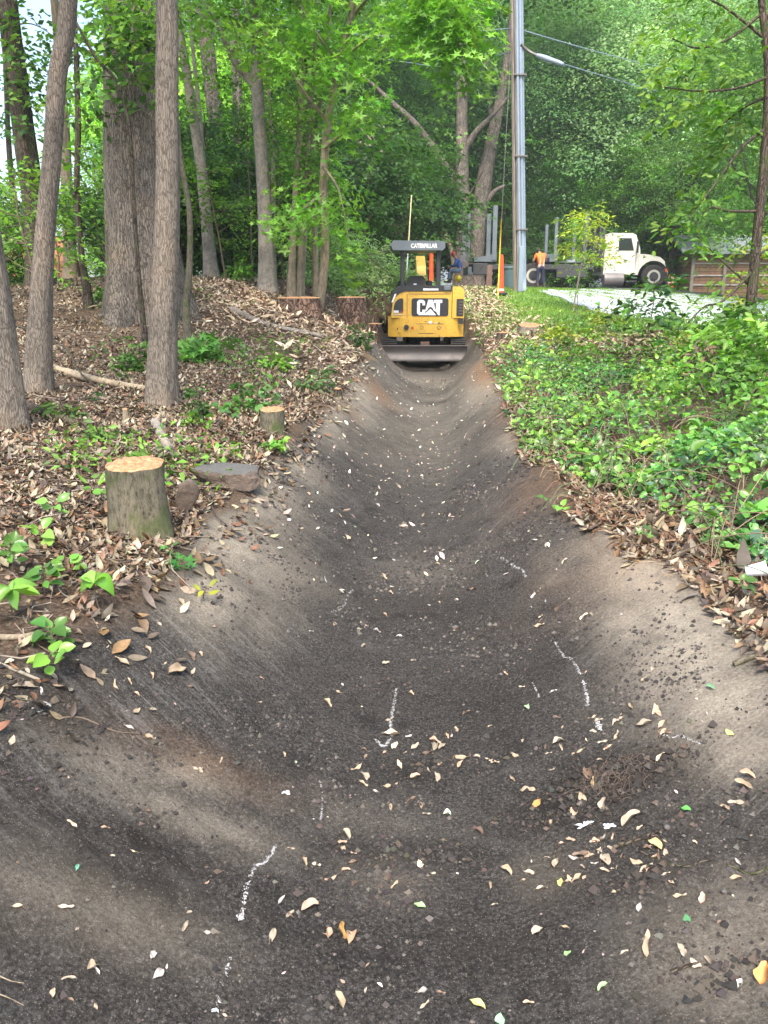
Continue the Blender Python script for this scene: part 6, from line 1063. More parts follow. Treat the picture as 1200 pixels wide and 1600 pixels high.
def shed():
    Y = 42; x0 = at(1076, 455, Y)[0]; x1 = at(1200, 455, Y)[0]+1; z = float(H((x0+x1)/2, Y)); zz = lambda py: at(600, py, Y)[2]; h = zz(410)-z; root = empty('shed', (x0, Y, z), 'low brown plank shed with grey metal roof behind the trees', 'shed'); w = x1-x0; h = max(h, 2.0)
    pl, nn, b, o = new_mat('shed_plank'); v = mapping(nn, (1, 1, 1)); wv = nd(nn, 'TexWave', bands_direction='Z'); wv.inputs['Scale'].default_value = 1.6; nn.links.new(v, wv.inputs[0]); c = mix(nn, ramp(nn, noise(nn, v, 4, 5), [(.3, (.16, .085, .045)), (.7, (.3, .18, .1))]), (.05, .03, .02), ramp(nn, wv.outputs[1], [(.0, 1), (.08, 0)])); nn.links.new(c, b.inputs['Base Color']); b.inputs['Roughness'].default_value = .8
    bm = BM(); bm_box(bm, (w/2, 1.5, h/2-.2), (w, 3, h+.4)); bm_obj('wall', bm, pl, root)
    for k in (0, .33, .66, 1): bm = BM(); bm_box(bm, (.08+(w-.16)*k, -.05, h/2), (.14, .1, h)); bm_obj('post', bm, paint('shed_post%d' % 0, (.3, .27, .22), .8), root)
    for pz in (.45, .8, 1.25): bm = BM(); bm_box(bm, (w/2, -.03, h*pz/1.6), (w-.3, .05, .06)); bm_obj('rail', bm, simple('shed_rail', (.5, .46, .4), .8), root)
    bm = BM(); bm_prism(bm, [(-.45, h-.02), (-.45, h+.08), (1.5, h+.95), (3.4, h+.1), (3.4, h), (1.5, h+.85)], 'x', -.6, w+.4); bm_obj('roof', bm, paint('metal_roof', (.32, .34, .37), .4, .4, .3), root)
shed()
bm = BM(); r_ = random.Random(3); bmesh.ops.create_icosphere(bm, subdivisions=4, radius=1)
for v in bm.verts: v.co *= 1+.25*float(fbm(v.co.x*2+v.co.z, v.co.y*2, 3)); v.co.z = max(v.co.z, -.2)*.85
p = at(14, 385, 26); o = bm_obj('clay_pile', bm, paint('red_clay', (.38, .17, .08), .9, wear=.6, wcol=(.3, .22, .15), scale=4), None, (p[0], 26, float(H(p[0], 26))+.1), smooth=True); o.scale = (1.9, 1.2, 1.6); props(o, 'mound of orange clay far back at the left edge', 'clay mound')

# ------------------------------------------------------------------ stumps, logs, rocks
def stump(label, px, pyb, pyt, w, Y=None, mat='bark_moss', lean=0, wt=None, seed=0, tiltf=0, seg=40, flare=.3, cutmat='cut', rough=.1):
    g = gnd(px, pyb) if Y is None else np.array([at(px, pyb, Y)[0], Y, 0]); g[2] = float(H(g[0], g[1], True)); zt = at(px, pyt, g[1])[2]-g[2]; R = px_r(w, g); Rt = px_r(wt or w, g); root = empty('tree_stump', g+(0, R*.5, 0), label, 'stump', 'cut tree stumps'); r = np.random.default_rng(seed); m = 22; th = np.linspace(0, 2*np.pi, seg, endpoint=False); V = []
    for k in range(m):
        u = k/(m-1); z = -.12+(zt+.12)*u; hh = max(0, z)/max(zt, .01); R_ = R+(Rt-R)*hh; R_ *= 1+flare*math.exp(-max(z, 0)/(R*.6)); rr = R_*(1+rough*fbm(np.cos(th)*2+seed, np.sin(th)*2+z*1.5/R*.2, 3)+.05*rough/.1*fbm(np.cos(th)*9+seed, np.sin(th)*9+z*2, 2)+.05*np.cos(5*th+seed)*math.exp(-max(z, 0)/R)); zz = z+np.sin(th)*tiltf*R*u+(.0012*r.normal(0, 1, seg) if k == m-1 else 0)
        V.append(np.stack([rr*np.cos(th)+lean*max(z, 0), rr*np.sin(th), zz*np.ones(seg)], 1))
    V = np.array(V); i = np.arange(m-1)[:, None]*seg; j = np.arange(seg)[None]; k2 = (j+1) % seg; F = np.stack([i+j, i+k2, i+k2+seg, i+j+seg], -1).reshape(-1, 4); a = Acc(); a.add(V.reshape(-1, 3), F); a.build('trunk', M[mat], root)
    top = V[-1]; c0 = top.mean(0); rings = [top*[1, 1, 1]*1.0-(0, 0, .0015)]+[c0+(top-c0)*s+np.array([0, 0, .004+.01*(1-s)])+np.stack([np.zeros(seg), np.zeros(seg), r.normal(0, .004*R/.13, seg)], 1) for s in (.94, .75, .5, .25)]; q = np.concatenate(rings+[c0[None]+(0, 0, .012)]); a = Acc(); Fs = []
    for k in range(4): jj = np.arange(seg); kk = (jj+1) % seg; Fs.append(np.stack([k*seg+jj, k*seg+kk, (k+1)*seg+kk, (k+1)*seg+jj], 1))
    a.add(q, [np.concatenate(Fs), np.stack([4*seg+jj, 4*seg+kk, np.full(seg, 5*seg)], 1)]); a.build('cut_face', M[cutmat], root); return root
stump('freshly cut mossy stump, largest in the near leaf litter', 213, 838, 730, 92, seed=1, tiltf=.06, rough=.16, wt=88, flare=.12)
stump('small cut stump with greenish bark in the middle of the slope', 425, 684, 641, 36, seed=2, wt=38, flare=.12, tiltf=.08)
stump('low wide pine stump below the pale thin stems', 466, 490, 466, 62, 14.3, 'bark_pine', seed=3, seg=64, rough=.2)
stump('tall pine stump with thick plated bark left of the excavator', 556, 520, 465, 38, 14.6, 'bark_pine', lean=-.12, wt=42, seed=4, seg=64, flare=.1, rough=.22)
stump('short leaning stump against the tall pine stump', 581, 538, 506, 21, 15.2, 'bark_pine', lean=.25, wt=22, seed=5, flare=.1)
stump('low pale-cut stump on the right bank beside the vine', 828, 520, 508, 30, None, 'bark', seed=6, tiltf=.2)
stump('dark small stump at the right lip near the excavator', 786, 534, 520, 18, None, 'bark_dark', seed=7)
stump('small dark stump end at the left lip by the bare soil', 528, 622, 608, 12, seed=8, mat='bark_dark', cutmat='cut')
stump('tiny yellowish cut sapling stub near the front trunk', 197, 662, 640, 9, seed=9, mat='bark_thin')
def rock(label, px, py, s, rot, seed, name='rock', mat='rock', grp=None, sink=.3, disp=.35, facet=5):
    g = gnd(px, py); g = on(g[0], g[1]); bm = BM(); bmesh.ops.create_icosphere(bm, subdivisions=4, radius=1); r = np.random.default_rng(seed); pl = r.normal(0, 1, (facet+4, 3)); pl /= np.linalg.norm(pl, axis=1)[:, None]; ds = r.uniform(.55, .85, len(pl))
    for v in bm.verts:
        p = np.array(v.co)
        for n_, d_ in zip(pl, ds):
            k = p@n_-d_
            if k > 0: p = p-n_*k*.95
        p = p*(1+disp*.25*float(fbm(p[0]*2+seed, p[1]*2+p[2]*2, 3))); v.co = p*np.array(s)
    o = bm_obj(name, bm, M[mat], None, (g[0], g[1], g[2]+s[2]*(1-sink)-s[2]*.35), smooth=True); o.rotation_euler = rot; return props(o, label, 'rock', grp)
def slab():
    g = gnd(360, 758); bm = BM(); pts = [(-.24, .02, .10), (-.15, -.05, .105), (-.02, -.09, .09), (.10, -.09, .085), (.17, -.02, .10), (.16, .09, .12), (-.05, .13, .13), (-.2, .1, .12), (-.2, .0, .06), (-.1, -.07, .0), (.03, -.10, -.06), (.13, -.10, -.07), (.18, -.02, -.05), (.1, .1, -.1), (-.2, .1, -.05)]
    for p in pts: bm.verts.new(p)
    bmesh.ops.convex_hull(bm, input=bm.verts); bmesh.ops.bevel(bm, geom=bm.edges[:], offset=.006, segments=2, affect='EDGES'); bmesh.ops.triangulate(bm, faces=bm.faces); bmesh.ops.subdivide_edges(bm, edges=bm.edges, cuts=2, use_grid_fill=True)
    for v in bm.verts: v.co += Vector((float(fbm(v.co.x*14, v.co.z*14+v.co.y*9, 4)), float(fbm(v.co.y*14+3, v.co.z*14, 4)), float(fbm(v.co.x*12+9, v.co.y*12, 4))))*.012
    o = bm_obj('rock', bm, M['rock'], None, (g[0], g[1], g[2]+.02), smooth=False); o.scale = (.98, .9, .66); props(o, 'flat brown rock slab jutting from the slope above the bare soil', 'rock')
slab()
rock('thin upright brown stone right of the near stump', 292, 800, (.06, .035, .11), (.2, .3, .2), 5, sink=-.1, facet=9)
rock('lone brown stone in the middle of the ditch bottom', 711, 988, (.022, .018, .013), (0, 0, .4), 7, sink=.1)
for i, (px, py, s) in enumerate([(697, 965, .008), (500, 968, .009), (1040, 1310, .012), (900, 1140, .01), (330, 965, .008), (350, 1010, .007), (1085, 1210, .009), (560, 1480, .008), (1130, 1410, .01)]):
    o = rock('small pebble on the bare ditch soil', px, py, (s, s*.8, s*.6), (0, 0, i), 20+i, 'pebble', grp='pebbles in the ditch', sink=.1); o['category'] = 'pebble'
def log(label, pts, r0, r1, mat='bark_thin', name='log', cat='log', lift=0, grp=None, ends=True, seg=12):
    """pts: picture points on the ground, with an optional height above it"""
    P = []
    for p in pts:
        g = gnd(p[0], p[1]); g[2] = float(H(g[0], g[1], True))+r0*.7+(p[2] if len(p) > 2 else 0)
        P.append(g)
    P = np.array(P); c = P.mean(0); root = empty(name, (c[0], c[1], float(H(c[0], c[1]))), label, cat, grp); b = np.array(root.location); a = Acc(); q = catmull(P-b, 6); tube(a, q, np.linspace(r0, r1, len(q)), seg, rough=.12, seed=len(label)); a.build('stem', M[mat], root)
    if ends and r0 > .02: a = Acc(); t = q[0]-q[1]; t /= np.linalg.norm(t); tube(a, [q[0]-t*.004, q[0]+t*.005], r0*.93, seg); a.build('cut_end', M['cut'], root)
    return root
log('pale short log lying above the rock slab', [(243, 672), (252, 692), (268, 716)], .035, .03, 'bark_smooth')
log('long grey fallen log across the slope toward the stumps', [(362, 492), (410, 508), (450, 520), (505, 531)], .05, .03, 'bark_smooth')
log('weathered brown log between the two left trunks', [(80, 582), (120, 592), (165, 605), (230, 618)], .045, .03, 'bark_thin')
log('dark mossy log beside the left edge trunk', [(36, 636), (70, 652), (110, 664), (140, 675)], .035, .022, 'bark_dark')
log('dark fallen branch right of the front trunk', [(315, 645), (345, 668), (385, 690)], .02, .014, 'bark_dark', 'fallen_branch', 'branch')
log('thin brown branch crossing toward the middle stump', [(325, 600), (360, 612), (400, 618)], .012, .008, 'bark_dark', 'fallen_branch', 'branch')
log('low brown log half buried in litter at the left', [(20, 705), (60, 706), (110, 715), (150, 722)], .018, .012, 'bark_thin')
log('arching dead branch between the left trunks', [(18, 512, .05), (60, 530, .06), (105, 560, .1), (122, 590, .06), (150, 610, .02), (188, 632)], .012, .008, 'bark_dark', 'fallen_branch', 'branch', ends=False)
log('thin bare branch lying in front of the front trunk', [(95, 632, .02), (150, 636, .03), (200, 634, .02), (290, 620, .1)], .008, .004, 'bark_dark', 'fallen_branch', 'branch', ends=False)
log('fine dead twig arch at the left lip of the ditch', [(440, 690, .01), (470, 705), (493, 716)], .007, .004, 'twig', 'twig', 'twig', ends=False)
log('bare white stick at the left edge of the litter', [(-8, 1052), (25, 1060), (62, 1068)], .0055, .005, 'pale_stick', 'stick', 'stick', ends=False, seg=8)
log('broken brown stick by the left edge palmate seedling', [(-10, 1002), (30, 1006), (68, 1009)], .011, .008, 'bark_thin', 'stick', 'stick')
log('long thin twig lying on the left ditch slope', [(88, 1128), (130, 1138), (180, 1148), (222, 1156)], .003, .0015, 'twig', 'twig', 'twig', ends=False, seg=6)
log('forked straw-coloured twig at the lower left corner', [(-5, 1535), (20, 1552), (42, 1566)], .0016, .001, 'bark_thin', 'twig', 'twig', ends=False, seg=6)
log('straight dry twig below the forked one at the lower left', [(-5, 1570), (15, 1570), (37, 1568)], .0013, .0009, 'bark_thin', 'twig', 'twig', ends=False, seg=6)
log('short thick stick beside the white litter scraps', [(958, 1326), (985, 1319), (1005, 1318), (1032, 1310)], .006, .0045, 'bark_dark', 'stick', 'stick', seg=8)
log('small dark stick standing left of the white scraps', [(872, 1332), (866, 1343), (862, 1352)], .0038, .0038, 'bark_dark', 'stick', 'stick', seg=8)
log('dark thin stick under the two tan leaves low right', [(1048, 1518), (1070, 1516), (1092, 1508)], .0045, .003, 'bark_dark', 'stick', 'stick', seg=8)
log('brown root running along the right bank soil', [(1000, 1338), (1040, 1352), (1075, 1357), (1100, 1366), (1140, 1358), (1175, 1362), (1210, 1350)], .0022, .003, 'bark_dark', 'root', 'root', ends=False, seg=6)
log('mossy dark stick poking from the litter at the right edge', [(1145, 1050), (1170, 1042), (1210, 1030)], .011, .008, 'bark_moss', 'stick', 'stick')
log('slim reddish root hanging at the right lip', [(935, 868), (960, 845), (1010, 822)], .004, .003, 'twig', 'root', 'root', ends=False, seg=6)
log('long dead branch on the mound left of the stumps', [(240, 462), (300, 480), (352, 492)], .02, .012, 'bark_thin', 'fallen_branch', 'branch')
log('pale stick leaning on the right bank above the sand', [(700, 510), (706, 512), (712, 516)], .01, .008, 'pale_stick', 'stick', 'stick')
log('dark sawn branch end lying right of the wide pine stump', [(700+0, 0+500), (703, 503)], .01, .01, 'bark_dark', 'stick', 'stick') if False else None
def root_ball():
    g = np.array([at(594, 470, 19)[0], 19, 0]); g[2] = float(H(g[0], 19)); root = empty('uprooted_stump', g, 'uprooted stump with earth and tangled roots left of the excavator', 'stump'); r = np.random.default_rng(88); bm = BM(); bmesh.ops.create_icosphere(bm, subdivisions=5, radius=.42)
    for v in bm.verts: p = v.co; v.co = p*(1+.5*float(fbm(p.x*4+p.z*3, p.y*4-p.z*2, 4))); v.co.z += .3
    bm_obj('root_ball', bm, paint('clinging_earth', (.16, .11, .075), .95, wear=.7, wcol=(.3, .22, .16), scale=9), root, smooth=True); a = Acc()
    for k in range(40): d = r.normal(0, 1, 3); d /= np.linalg.norm(d); q = limb_path(d*.35+(0, 0, .3), d, r.uniform(.2, .55), r, 5, 0, .35); tube(a, q, np.linspace(.025, .005, len(q)), 6)
    a.build('root', M['bark_thin'], root)
    a = Acc(); q = catmull([(-.3, .1, .45), (-.45, .1, .62), (-.6, .12, .72)], 5); tube(a, q, .12, 16, rough=.2); a.build('trunk', M['bark_smooth'], root)
root_ball()
def root_tangle():
    g = gnd(965, 1225); g[2] = float(H(g[0], g[1], True)); root = empty('root_tangle', g, 'tangle of fine roots in dark wet soil on the right bank', 'roots'); r = np.random.default_rng(89); a = Acc()
    for k in range(60): s = np.array([r.normal(0, .07), r.normal(0, .045), 0]); an = r.uniform(0, 6.28); q = [s]; 
    a = Acc()
    for k in range(70):
        x, y = r.normal(0, .07), r.normal(0, .045); an = r.uniform(0, 6.28); Q = []
        for m in range(6): Q.append((x, y, float(H(g[0]+x, g[1]+y, True))-g[2]+.004+.012*abs(r.normal()))); an += r.normal(0, .6); x += math.cos(an)*.014; y += math.sin(an)*.014
        tube(a, catmull(Q, 3), r.uniform(.0003, .0008), 4)
    a.build('root', M['twig'], root); a = Acc(); V = np.array([(1, 0, 0), (-1, 0, 0), (0, 1, 0), (0, -1, 0), (0, 0, 1), (0, 0, -1)], float); F = np.array([(0, 2, 4), (2, 1, 4), (1, 3, 4), (3, 0, 4), (2, 0, 5), (1, 2, 5), (3, 1, 5), (0, 3, 5)])
    for k in range(700): x, y = r.normal(-.03, .11), r.normal(0, .06); s = .0038*r.lognormal(0, .55); a.add(V*s*(1+r.normal(0, .25, (6, 1)))+(x, y, float(H(g[0]+x, g[1]+y, True))-g[2]+s*.5), F, (.03, .024, .02))
    a.build('soil_clod', paint('wet_soil', (.022, .018, .015), .95), root, smooth=False)
root_tangle()
# ------------------------------------------------------------------ chalk marks (broken painted lines on the soil)
def chalk(label, pts, w, seed, gap=.35):
    r = np.random.default_rng(seed); G = np.array([gnd(*p)[:2] for p in pts]); q = catmull(np.c_[G, np.zeros(len(G))], 14)[:, :2]; a = Acc(); L = len(q); n = 0
    for i in range(L):
        if r.random() < gap: continue
        for k in range(r.integers(4, 9)):
            p = q[i]+r.normal(0, w*.45, 2); s = w*r.uniform(.10, .34); th = np.linspace(0, 2*np.pi, 7, endpoint=False); rad = s*(1+r.normal(0, .3, 7)); X_ = p[0]+rad*np.cos(th); Y_ = p[1]+rad*np.sin(th); Z_ = H(X_, Y_, True); c = np.array([[p[0], p[1], float(H(p[0], p[1], True))+.0035]]); V = np.vstack([np.stack([X_, Y_, Z_+.0015], 1), c]); j = np.arange(7); a.add(V, np.stack([j, (j+1) % 7, np.full(7, 7)], 1)); n += 1
    me = a.mesh('chalk_mark'); o = link('chalk_mark', me, M['chalk']); return props(o, label, 'chalk mark', 'chalk marks on the ditch soil')
M['chalk'] = simple('chalk', (.33, .33, .33), .9, s=90)
chalk('thick short white chalk line in the middle of the ditch', [(619, 1084), (614, 1110), (610, 1135), (612, 1155), (600, 1168), (588, 1164)], .007, 1, .1)
chalk('white chalk line slanting down to the right on the dark soil', [(866, 1008), (880, 1026), (897, 1048), (906, 1062)], .006, 2, .15); chalk('short chalk stroke just below the slanting right line', [(910, 1072), (915, 1088), (919, 1103)], .007, 3, .1)
chalk('smallest chalk dash on the right, lowest of the right strokes', [(932, 1128), (938, 1142)], .008, 4, .1); chalk('curved chalk line low on the left, broken into dots', [(433, 1331), (414, 1352), (398, 1375), (385, 1403), (378, 1430), (375, 1448)], .006, 5, .25)
chalk('faint dotted chalk trace at the bottom left', [(364, 1508), (352, 1540), (345, 1560), (336, 1580), (335, 1598)], .006, 6, .65); chalk('thin faint chalk line between the two left strokes', [(500, 1228), (504, 1255), (503, 1275), (501, 1290)], .0035, 7, .35)
chalk('faint far chalk streak on the left slope', [(510, 960), (535, 950), (545, 930), (552, 925)], .006, 8, .4); chalk('pale chalk trace at the far right side of the dark bottom', [(784, 872), (800, 885), (815, 893), (822, 910)], .008, 9, .35); chalk('faint chalk curve next to the slanting right line', [(832, 1070), (840, 1085), (842, 1100)], .004, 10, .4); chalk('pale chalk strokes on the right bank below the sand', [(1032, 1150), (1050, 1158), (1060, 1162), (1075, 1170), (1092, 1175)], .005, 11, .4); chalk('bright white smear on the soil near the left edge', [(52, 1116), (62, 1118), (70, 1110), (78, 1104)], .006, 12, .1)
# ------------------------------------------------------------------ litter items
def cup():
    g = gnd(1180, 905); root = empty('paper_cup', (g[0], g[1], g[2]+.03), 'white paper cup lying tilted in the litter at the right edge', 'cup'); root.rotation_euler = (math.radians(70), .3, math.radians(60)); a = Acc(); tube(a, [(0, 0, -.04), (0, 0, .04)], [.022, .031], 28, caps=False); a.build('wall', simple('cup_paper', (.8, .82, .84), .5), root); a = Acc(); tube(a, [(0, 0, -.04), (0, 0, -.038)], .0215, 28); a.build('bottom', simple('cup_base', (.75, .77, .8), .5), root); a = Acc(); th = np.linspace(0, 2*np.pi, 30); tube(a, np.stack([.0315*np.cos(th), .0315*np.sin(th), .04+0*th], 1), .0015, 6, caps=False); a.build('rim', simple('cup_rim', (.8, .82, .84), .5), root)
cup()
def scrap(label, px, py, s, col, seed):
    g = gnd(px, py); r = np.random.default_rng(seed); n = 14; u, v = np.meshgrid(np.linspace(-1, 1, n), np.linspace(-1, 1, n)); ang = np.arctan2(v, u); k = 1+.25*np.sin(3*ang+seed)+.2*np.sin(5*ang+seed*2); x = u*k*s; y = v*k*s*.55; z = H(g[0]+x, g[1]+y, True)-g[2]+.003+s*.5*np.abs(fbm(u*1.6+seed, v*1.6, 3)); i = (np.arange(n-1)[:, None]*n+np.arange(n-1)).ravel(); a = Acc(); a.add(np.stack([x, y, z], -1).reshape(-1, 3), np.stack([i, i+1, i+n+1, i+n], 1)); o = a.build('paper_scrap', simple('paper_scrap', col, .7, s=30), None, tuple(g)); return props(o, label, 'paper scrap')
scrap('crumpled whitish paper scrap left of the short thick stick', 912, 1303, .020, (.6, .62, .6), 1); scrap('bright pale-blue torn scrap touching the short thick stick', 950, 1310, .014, (.62, .74, .85), 2); scrap('small bluish scrap at the bottom left of the ditch', 337, 1580, .006, (.5, .65, .68), 3); scrap('greyish flake on the soil left of the middle', 448, 1254, .011, (.5, .5, .5), 4); scrap('tiny white scrap on the dark soil at the left', 1082-0, 1222, .007, (.6, .6, .58), 5) if False else None
# ------------------------------------------------------------------ single leaves on the bare soil
def single_leaf(label, px, py, L, ang, col, seed, group=None, curl=.5, width=.2, cat='leaf', name='dry_leaf', mat='dry', tiltv=0, cache={}):
    g = gnd(px, py); x, y = g[0], g[1]; z = float(H(x, y, True)); key = (round(width, 2), seed % 14)
    if key not in cache:
        r = np.random.default_rng(700+seed % 14); ns = 9; s = np.linspace(0, 1, ns); V = []; w = width*np.sin(np.pi*s**.85)**.75; w[0] = .012; w[-1] = .004; cu = r.uniform(-.4, 1.6)*curl; ph = r.uniform(0, 6); tw = r.normal(0, .7); Fd = r.uniform(.1, 1.3)
        for i in range(ns):
            for k in (-1, -.5, 0, .5, 1): xx = k*w[i]*(1+.12*math.sin(9*s[i]+ph*k)); V.append((xx+.09*math.sin(ph+3*s[i]), s[i]-.5, Fd*abs(xx)*1.2+cu*(s[i]-.5)**2+tw*xx*(s[i]-.5)+(.035+.03*abs(k))*math.sin(9*s[i]+ph+2*k)))
        F = [(i*5+k, i*5+k+1, i*5+k+6, i*5+k+5) for i in range(ns-1) for k in range(4)]; V = np.array(V); V[:, 2] -= V[:, 2].min(); V2 = V-np.array([0, 0, .012]); nV = len(V); F2 = [tuple(nV+q for q in f[::-1]) for f in F]
        me = mesh_np('dry_leaf', np.vstack([V, V2]), np.array(F+F2), np.ones((2*nV, 3))); me.materials.append(M['dry']); cache[key] = me
    o = bpy.data.objects.new(name, cache[key]); COL.objects.link(o); n_ = Vector(normal_at(x, y)); q = n_.to_track_quat('Z', 'Y').to_matrix()@Matrix.Rotation(ang, 3, 'Z')@Matrix.Rotation(tiltv, 3, 'X'); o.rotation_euler = q.to_euler(); o.scale = (L, L, L); o.location = (x, y, z+.001+abs(math.sin(tiltv))*L*.45); o.color = (*col, 1); return props(o, label, cat, group)
TAN, CRM, BRN, ORG, GRN, OLV, GRY = (.34, .26, .17), (.33, .275, .2), (.14, .093, .06), (.52, .24, .07), (.2, .36, .13), (.42, .42, .14), (.4, .36, .32)
SL = [('upright golden-brown leaf standing on the soil near the bottom', 530, 1470, .05, 0, (.5, .3, .1), 1, 1.2, .16), ('brown crumpled leaf joined to the upright golden one', 548, 1484, .042, 1.3, (.4, .27, .17), 2, 0, .3), ('cream wavy leaf low on the left, longest there', 425, 1476, .05, 1.7, CRM, 3, 0, .17), ('long ragged brown leaf below the dark clods', 484, 1424, .055, .9, (.42, .31, .23), 4, 0, .24), ('thin pale leaf left of the ragged brown one', 440, 1413, .036, 1.2, GRY, 5, 0, .13),
 ('fresh light green leaf lying near the bottom centre', 656, 1432, .034, 1.0, (.3, .52, .18), 6, 0, .26), ('orange curled leaf left of the pair of tan leaves', 840, 1260, .036, .6, ORG, 7, .3, .34), ('standing tan oval leaf above the leaf pair', 926, 1240, .045, 0, (.55, .4, .22), 8, 1.2, .26), ('broad tan leaf, upper of the pair on wet soil', 910, 1258, .042, 1.9, TAN, 9, .2, .26), ('pinkish tan leaf, lower of the pair on wet soil', 896, 1272, .042, 1.4, (.5, .32, .22), 10, 0, .28), ('cream folded leaf pointing up beside the pair', 944, 1280, .04, .3, CRM, 11, .9, .3),
 ('golden leaf right of the short thick stick', 1022, 1336, .045, 2.0, (.6, .42, .18), 12, .2, .26), ('pale tan leaf under the golden one', 995, 1348, .044, 2.2, TAN, 13, 0, .2), ('whitish leaf with ragged edge under the scraps', 945, 1358, .045, 1.5, CRM, 14, 0, .32), ('cream leaf left of the small dark stick', 868, 1352, .035, 1.4, CRM, 15, 0, .28), ('tan leaf with long tip right of the ditch centre', 790, 1370, .042, 2.1, TAN, 16, .2, .22), ('pale yellow-green leaf near the bottom centre right', 875, 1396, .03, 1.6, OLV, 17, 0, .28), ('cream heart-like leaf in the lower right centre', 840, 1468, .032, .5, CRM, 18, .2, .34),
 ('small fresh green leaf among the lower right crumbs', 886, 1496, .02, .2, GRN, 19, 0, .32), ('bright green pointed leaf at the bottom right centre', 942, 1548, .028, .1, (.3, .5, .2), 20, .3, .24), ('green leaf flat on the brown bank at lower right', 1073, 1448, .028, 1.7, (.08, .22, .09), 21, 0, .3), ('long curved tan leaf, left of the lower right pair', 1062, 1510, .04, 1.7, CRM, 22, 0, .2), ('curved leaf with rounded end, right of the lower right pair', 1088, 1506, .034, 2.1, (.58, .46, .32), 23, 0, .26), ('pinkish pointed leaf on the right bank', 1096, 1412, .032, .9, (.5, .34, .24), 24, .2, .26),
 ('slim tan leaf pointing up the right bank', 1146, 1392, .04, 2.6, TAN, 25, 0, .14), ('brown leaf corner at the lower right edge', 1193, 1524, .05, .6, ORG, 26, .4, .3), ('mint green leaf at the very bottom centre', 783, 1594, .035, 1.5, (.25, .5, .25), 27, 0, .3), ('yellowed leaf at the very bottom left of the mint one', 745, 1592, .04, .9, OLV, 28, .2, .24), ('white-backed leaf on the bottom right soil', 1155, 1545, .028, .9, (.65, .63, .58), 29, 0, .3), ('pale triangular leaf high in the ditch middle', 698, 1281, .026, 1.2, (.55, .58, .42), 30, 0, .4),
 ('blue-green leaf on the far left lower slope', 122, 1378, .022, 1.9, (.12, .3, .2), 31, 0, .22), ('tan curled leaf near the bottom left', 143, 1520, .03, 1.4, (.55, .42, .28), 32, .4, .34), ('grey triangular leaf near the bottom left', 240, 1503, .027, 1.5, GRY, 33, .2, .3), ('grey bow-shaped leaf below the grey triangular one', 247, 1532, .035, 1.1, GRY, 34, 0, .26), ('large cream leaf at the left edge below the litter', 18, 1168, .04, 2.0, CRM, 35, 0, .2), ('tan leaf pointing down on the left slope below the twig', 236, 1170, .035, .4, TAN, 36, 0, .26), ('pair-tip leaf lying at the end of the litter', 212, 1125, .045, 1.5, TAN, 37, .2, .17), ('cream leaf standing next to the pair-tip leaf', 240, 1122, .035, 1.0, CRM, 38, .3, .2),
 ('green torn leaf on the dark soil right of centre', 824, 1110, .03, 1.5, (.35, .5, .28), 39, 0, .35), ('grey-green leaf on the pale right bank', 1108, 1083, .033, 1.9, (.12, .24, .13), 40, .3, .26), ('yellow-green leaf lower on the right bank', 1140, 1148, .035, 1.7, OLV, 41, .2, .24), ('deep green leaf half buried on the right bank', 1070, 1280, .028, 2.3, (.06, .25, .04), 42, .3, .32), ('tan leaf stuck upright in litter at the right edge', 1160, 1245, .055, 2.2, TAN, 43, .2, .16), ('second tan leaf of the right edge heap', 1165, 1225, .05, 2.0, (.42, .28, .19), 44, .2, .18), ('third leaf of the right edge heap, pointing down', 1150, 1262, .045, 2.7, CRM, 45, 0, .18), ('lowest leaf of the right edge heap', 1135, 1262, .04, 2.2, TAN, 46, 0, .14)]
for (lab, px, py, L, an, c, sd, tv, wd) in SL: single_leaf(lab, px, py, L, an, c, sd, 'leaves fallen on the ditch soil', .5, wd, tiltv=tv)
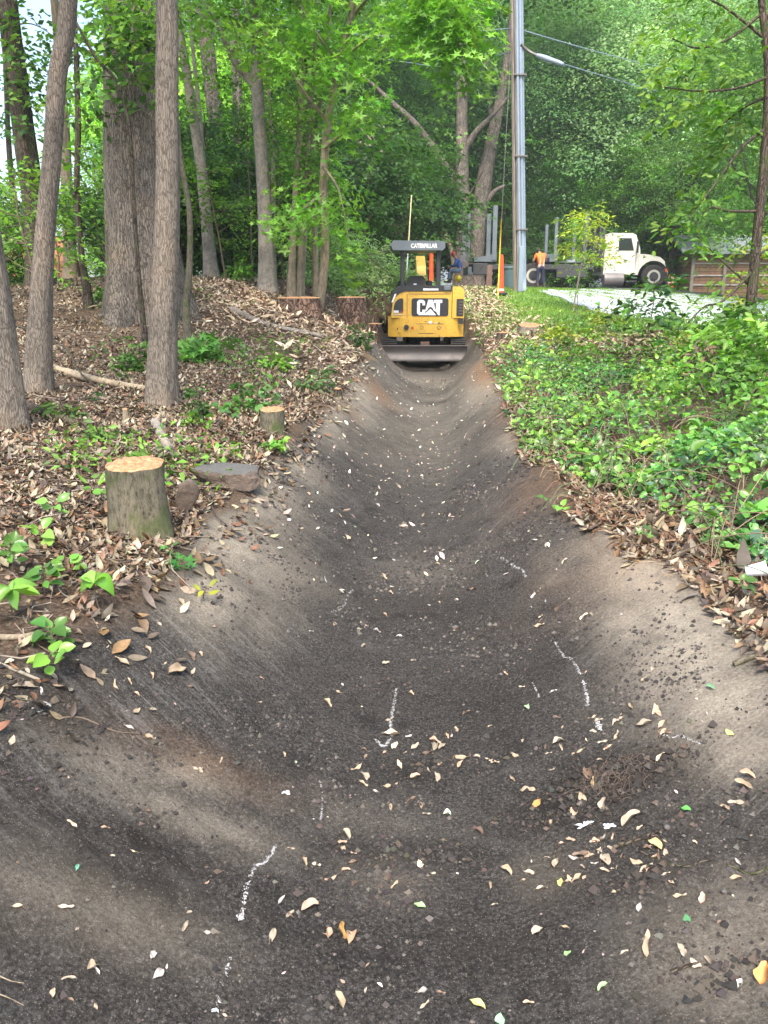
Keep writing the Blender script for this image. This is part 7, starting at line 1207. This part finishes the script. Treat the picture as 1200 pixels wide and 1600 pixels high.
def leaf_field():
    r = random.Random(5); n = 0; tries = 0; heaps = [(690, 1190, 60, 25), (560, 1360, 60, 30), (940, 1350, 70, 25), (880, 1160, 80, 30), (620, 1080, 60, 60), (560, 1000, 80, 50), (960, 1120, 60, 40), (880, 970, 60, 40), (700, 900, 120, 80), (640, 1220, 60, 40), (960, 1340, 60, 20), (250, 1050, 70, 30)]
    while n < 250 and tries < 3000:
        tries += 1
        if r.random() < .66: h = r.choice(heaps); px, py = r.gauss(h[0], h[2]), r.gauss(h[1], h[3])
        else: px, py = r.uniform(20, 1190), r.uniform(880, 1595)
        if not (0 < px < 1200 and 860 < py < 1598): continue
        g = gnd(px, py)
        if float(ditch_t(np.array(g[0]), np.array(g[1]))) > 1.02: continue
        c = r.choice([TAN, CRM, CRM, BRN, GRY, TAN, (.56, .44, .3), (.45, .3, .2)]); k = r.uniform(.8, 1.15); L = (.036 if py < 1300 else .026)*r.lognormvariate(0, .38)
        wd = r.choice([.10, .13, .15, .19, .25]); cn = {TAN: 'tan', CRM: 'cream', BRN: 'brown', GRY: 'grey-brown'}.get(c, 'light brown'); sh = 'narrow' if wd < .14 else ('oval' if wd < .22 else 'broad')
        xx = g[0]-float(XB(g[1])); rg = 'left slope' if xx < -.35 else ('right bank' if xx > .3 else 'bottom'); far = 'between camera and chalk marks' if g[1] < 2.3 else ('beside the middle chalk marks' if g[1] < 3.2 else 'beyond the chalk marks')
        single_leaf('%s %s dry leaf on the ditch %s, %s' % (sh, cn, rg, far), px, py, L, r.uniform(0, 6.28), tuple(q*k for q in c), r.randint(50, 400), '%s %s leaves on the %s %s' % (sh, cn, rg, far), .5, wd); n += 1
leaf_field()

# ------------------------------------------------------------------ thin haze of the humid air
bm = BM(); bmesh.ops.create_cube(bm, size=1, matrix=Matrix.Translation((0, 400, 20.5))@Matrix.Diagonal((1900, 1100, 45, 1)))
hm = bpy.data.materials.new('haze'); hm.use_nodes = True; n_ = hm.node_tree; n_.nodes.clear(); o_ = n_.nodes.new('ShaderNodeOutputMaterial'); v_ = n_.nodes.new('ShaderNodeVolumePrincipled'); v_.inputs['Color'].default_value = (.86, .93, .95, 1); v_.inputs['Density'].default_value = .0008; v_.inputs['Anisotropy'].default_value = .1; n_.links.new(v_.outputs[0], o_.inputs['Volume'])
hz_ = bm_obj('haze', bm, hm); hz_['kind'] = 'stuff'
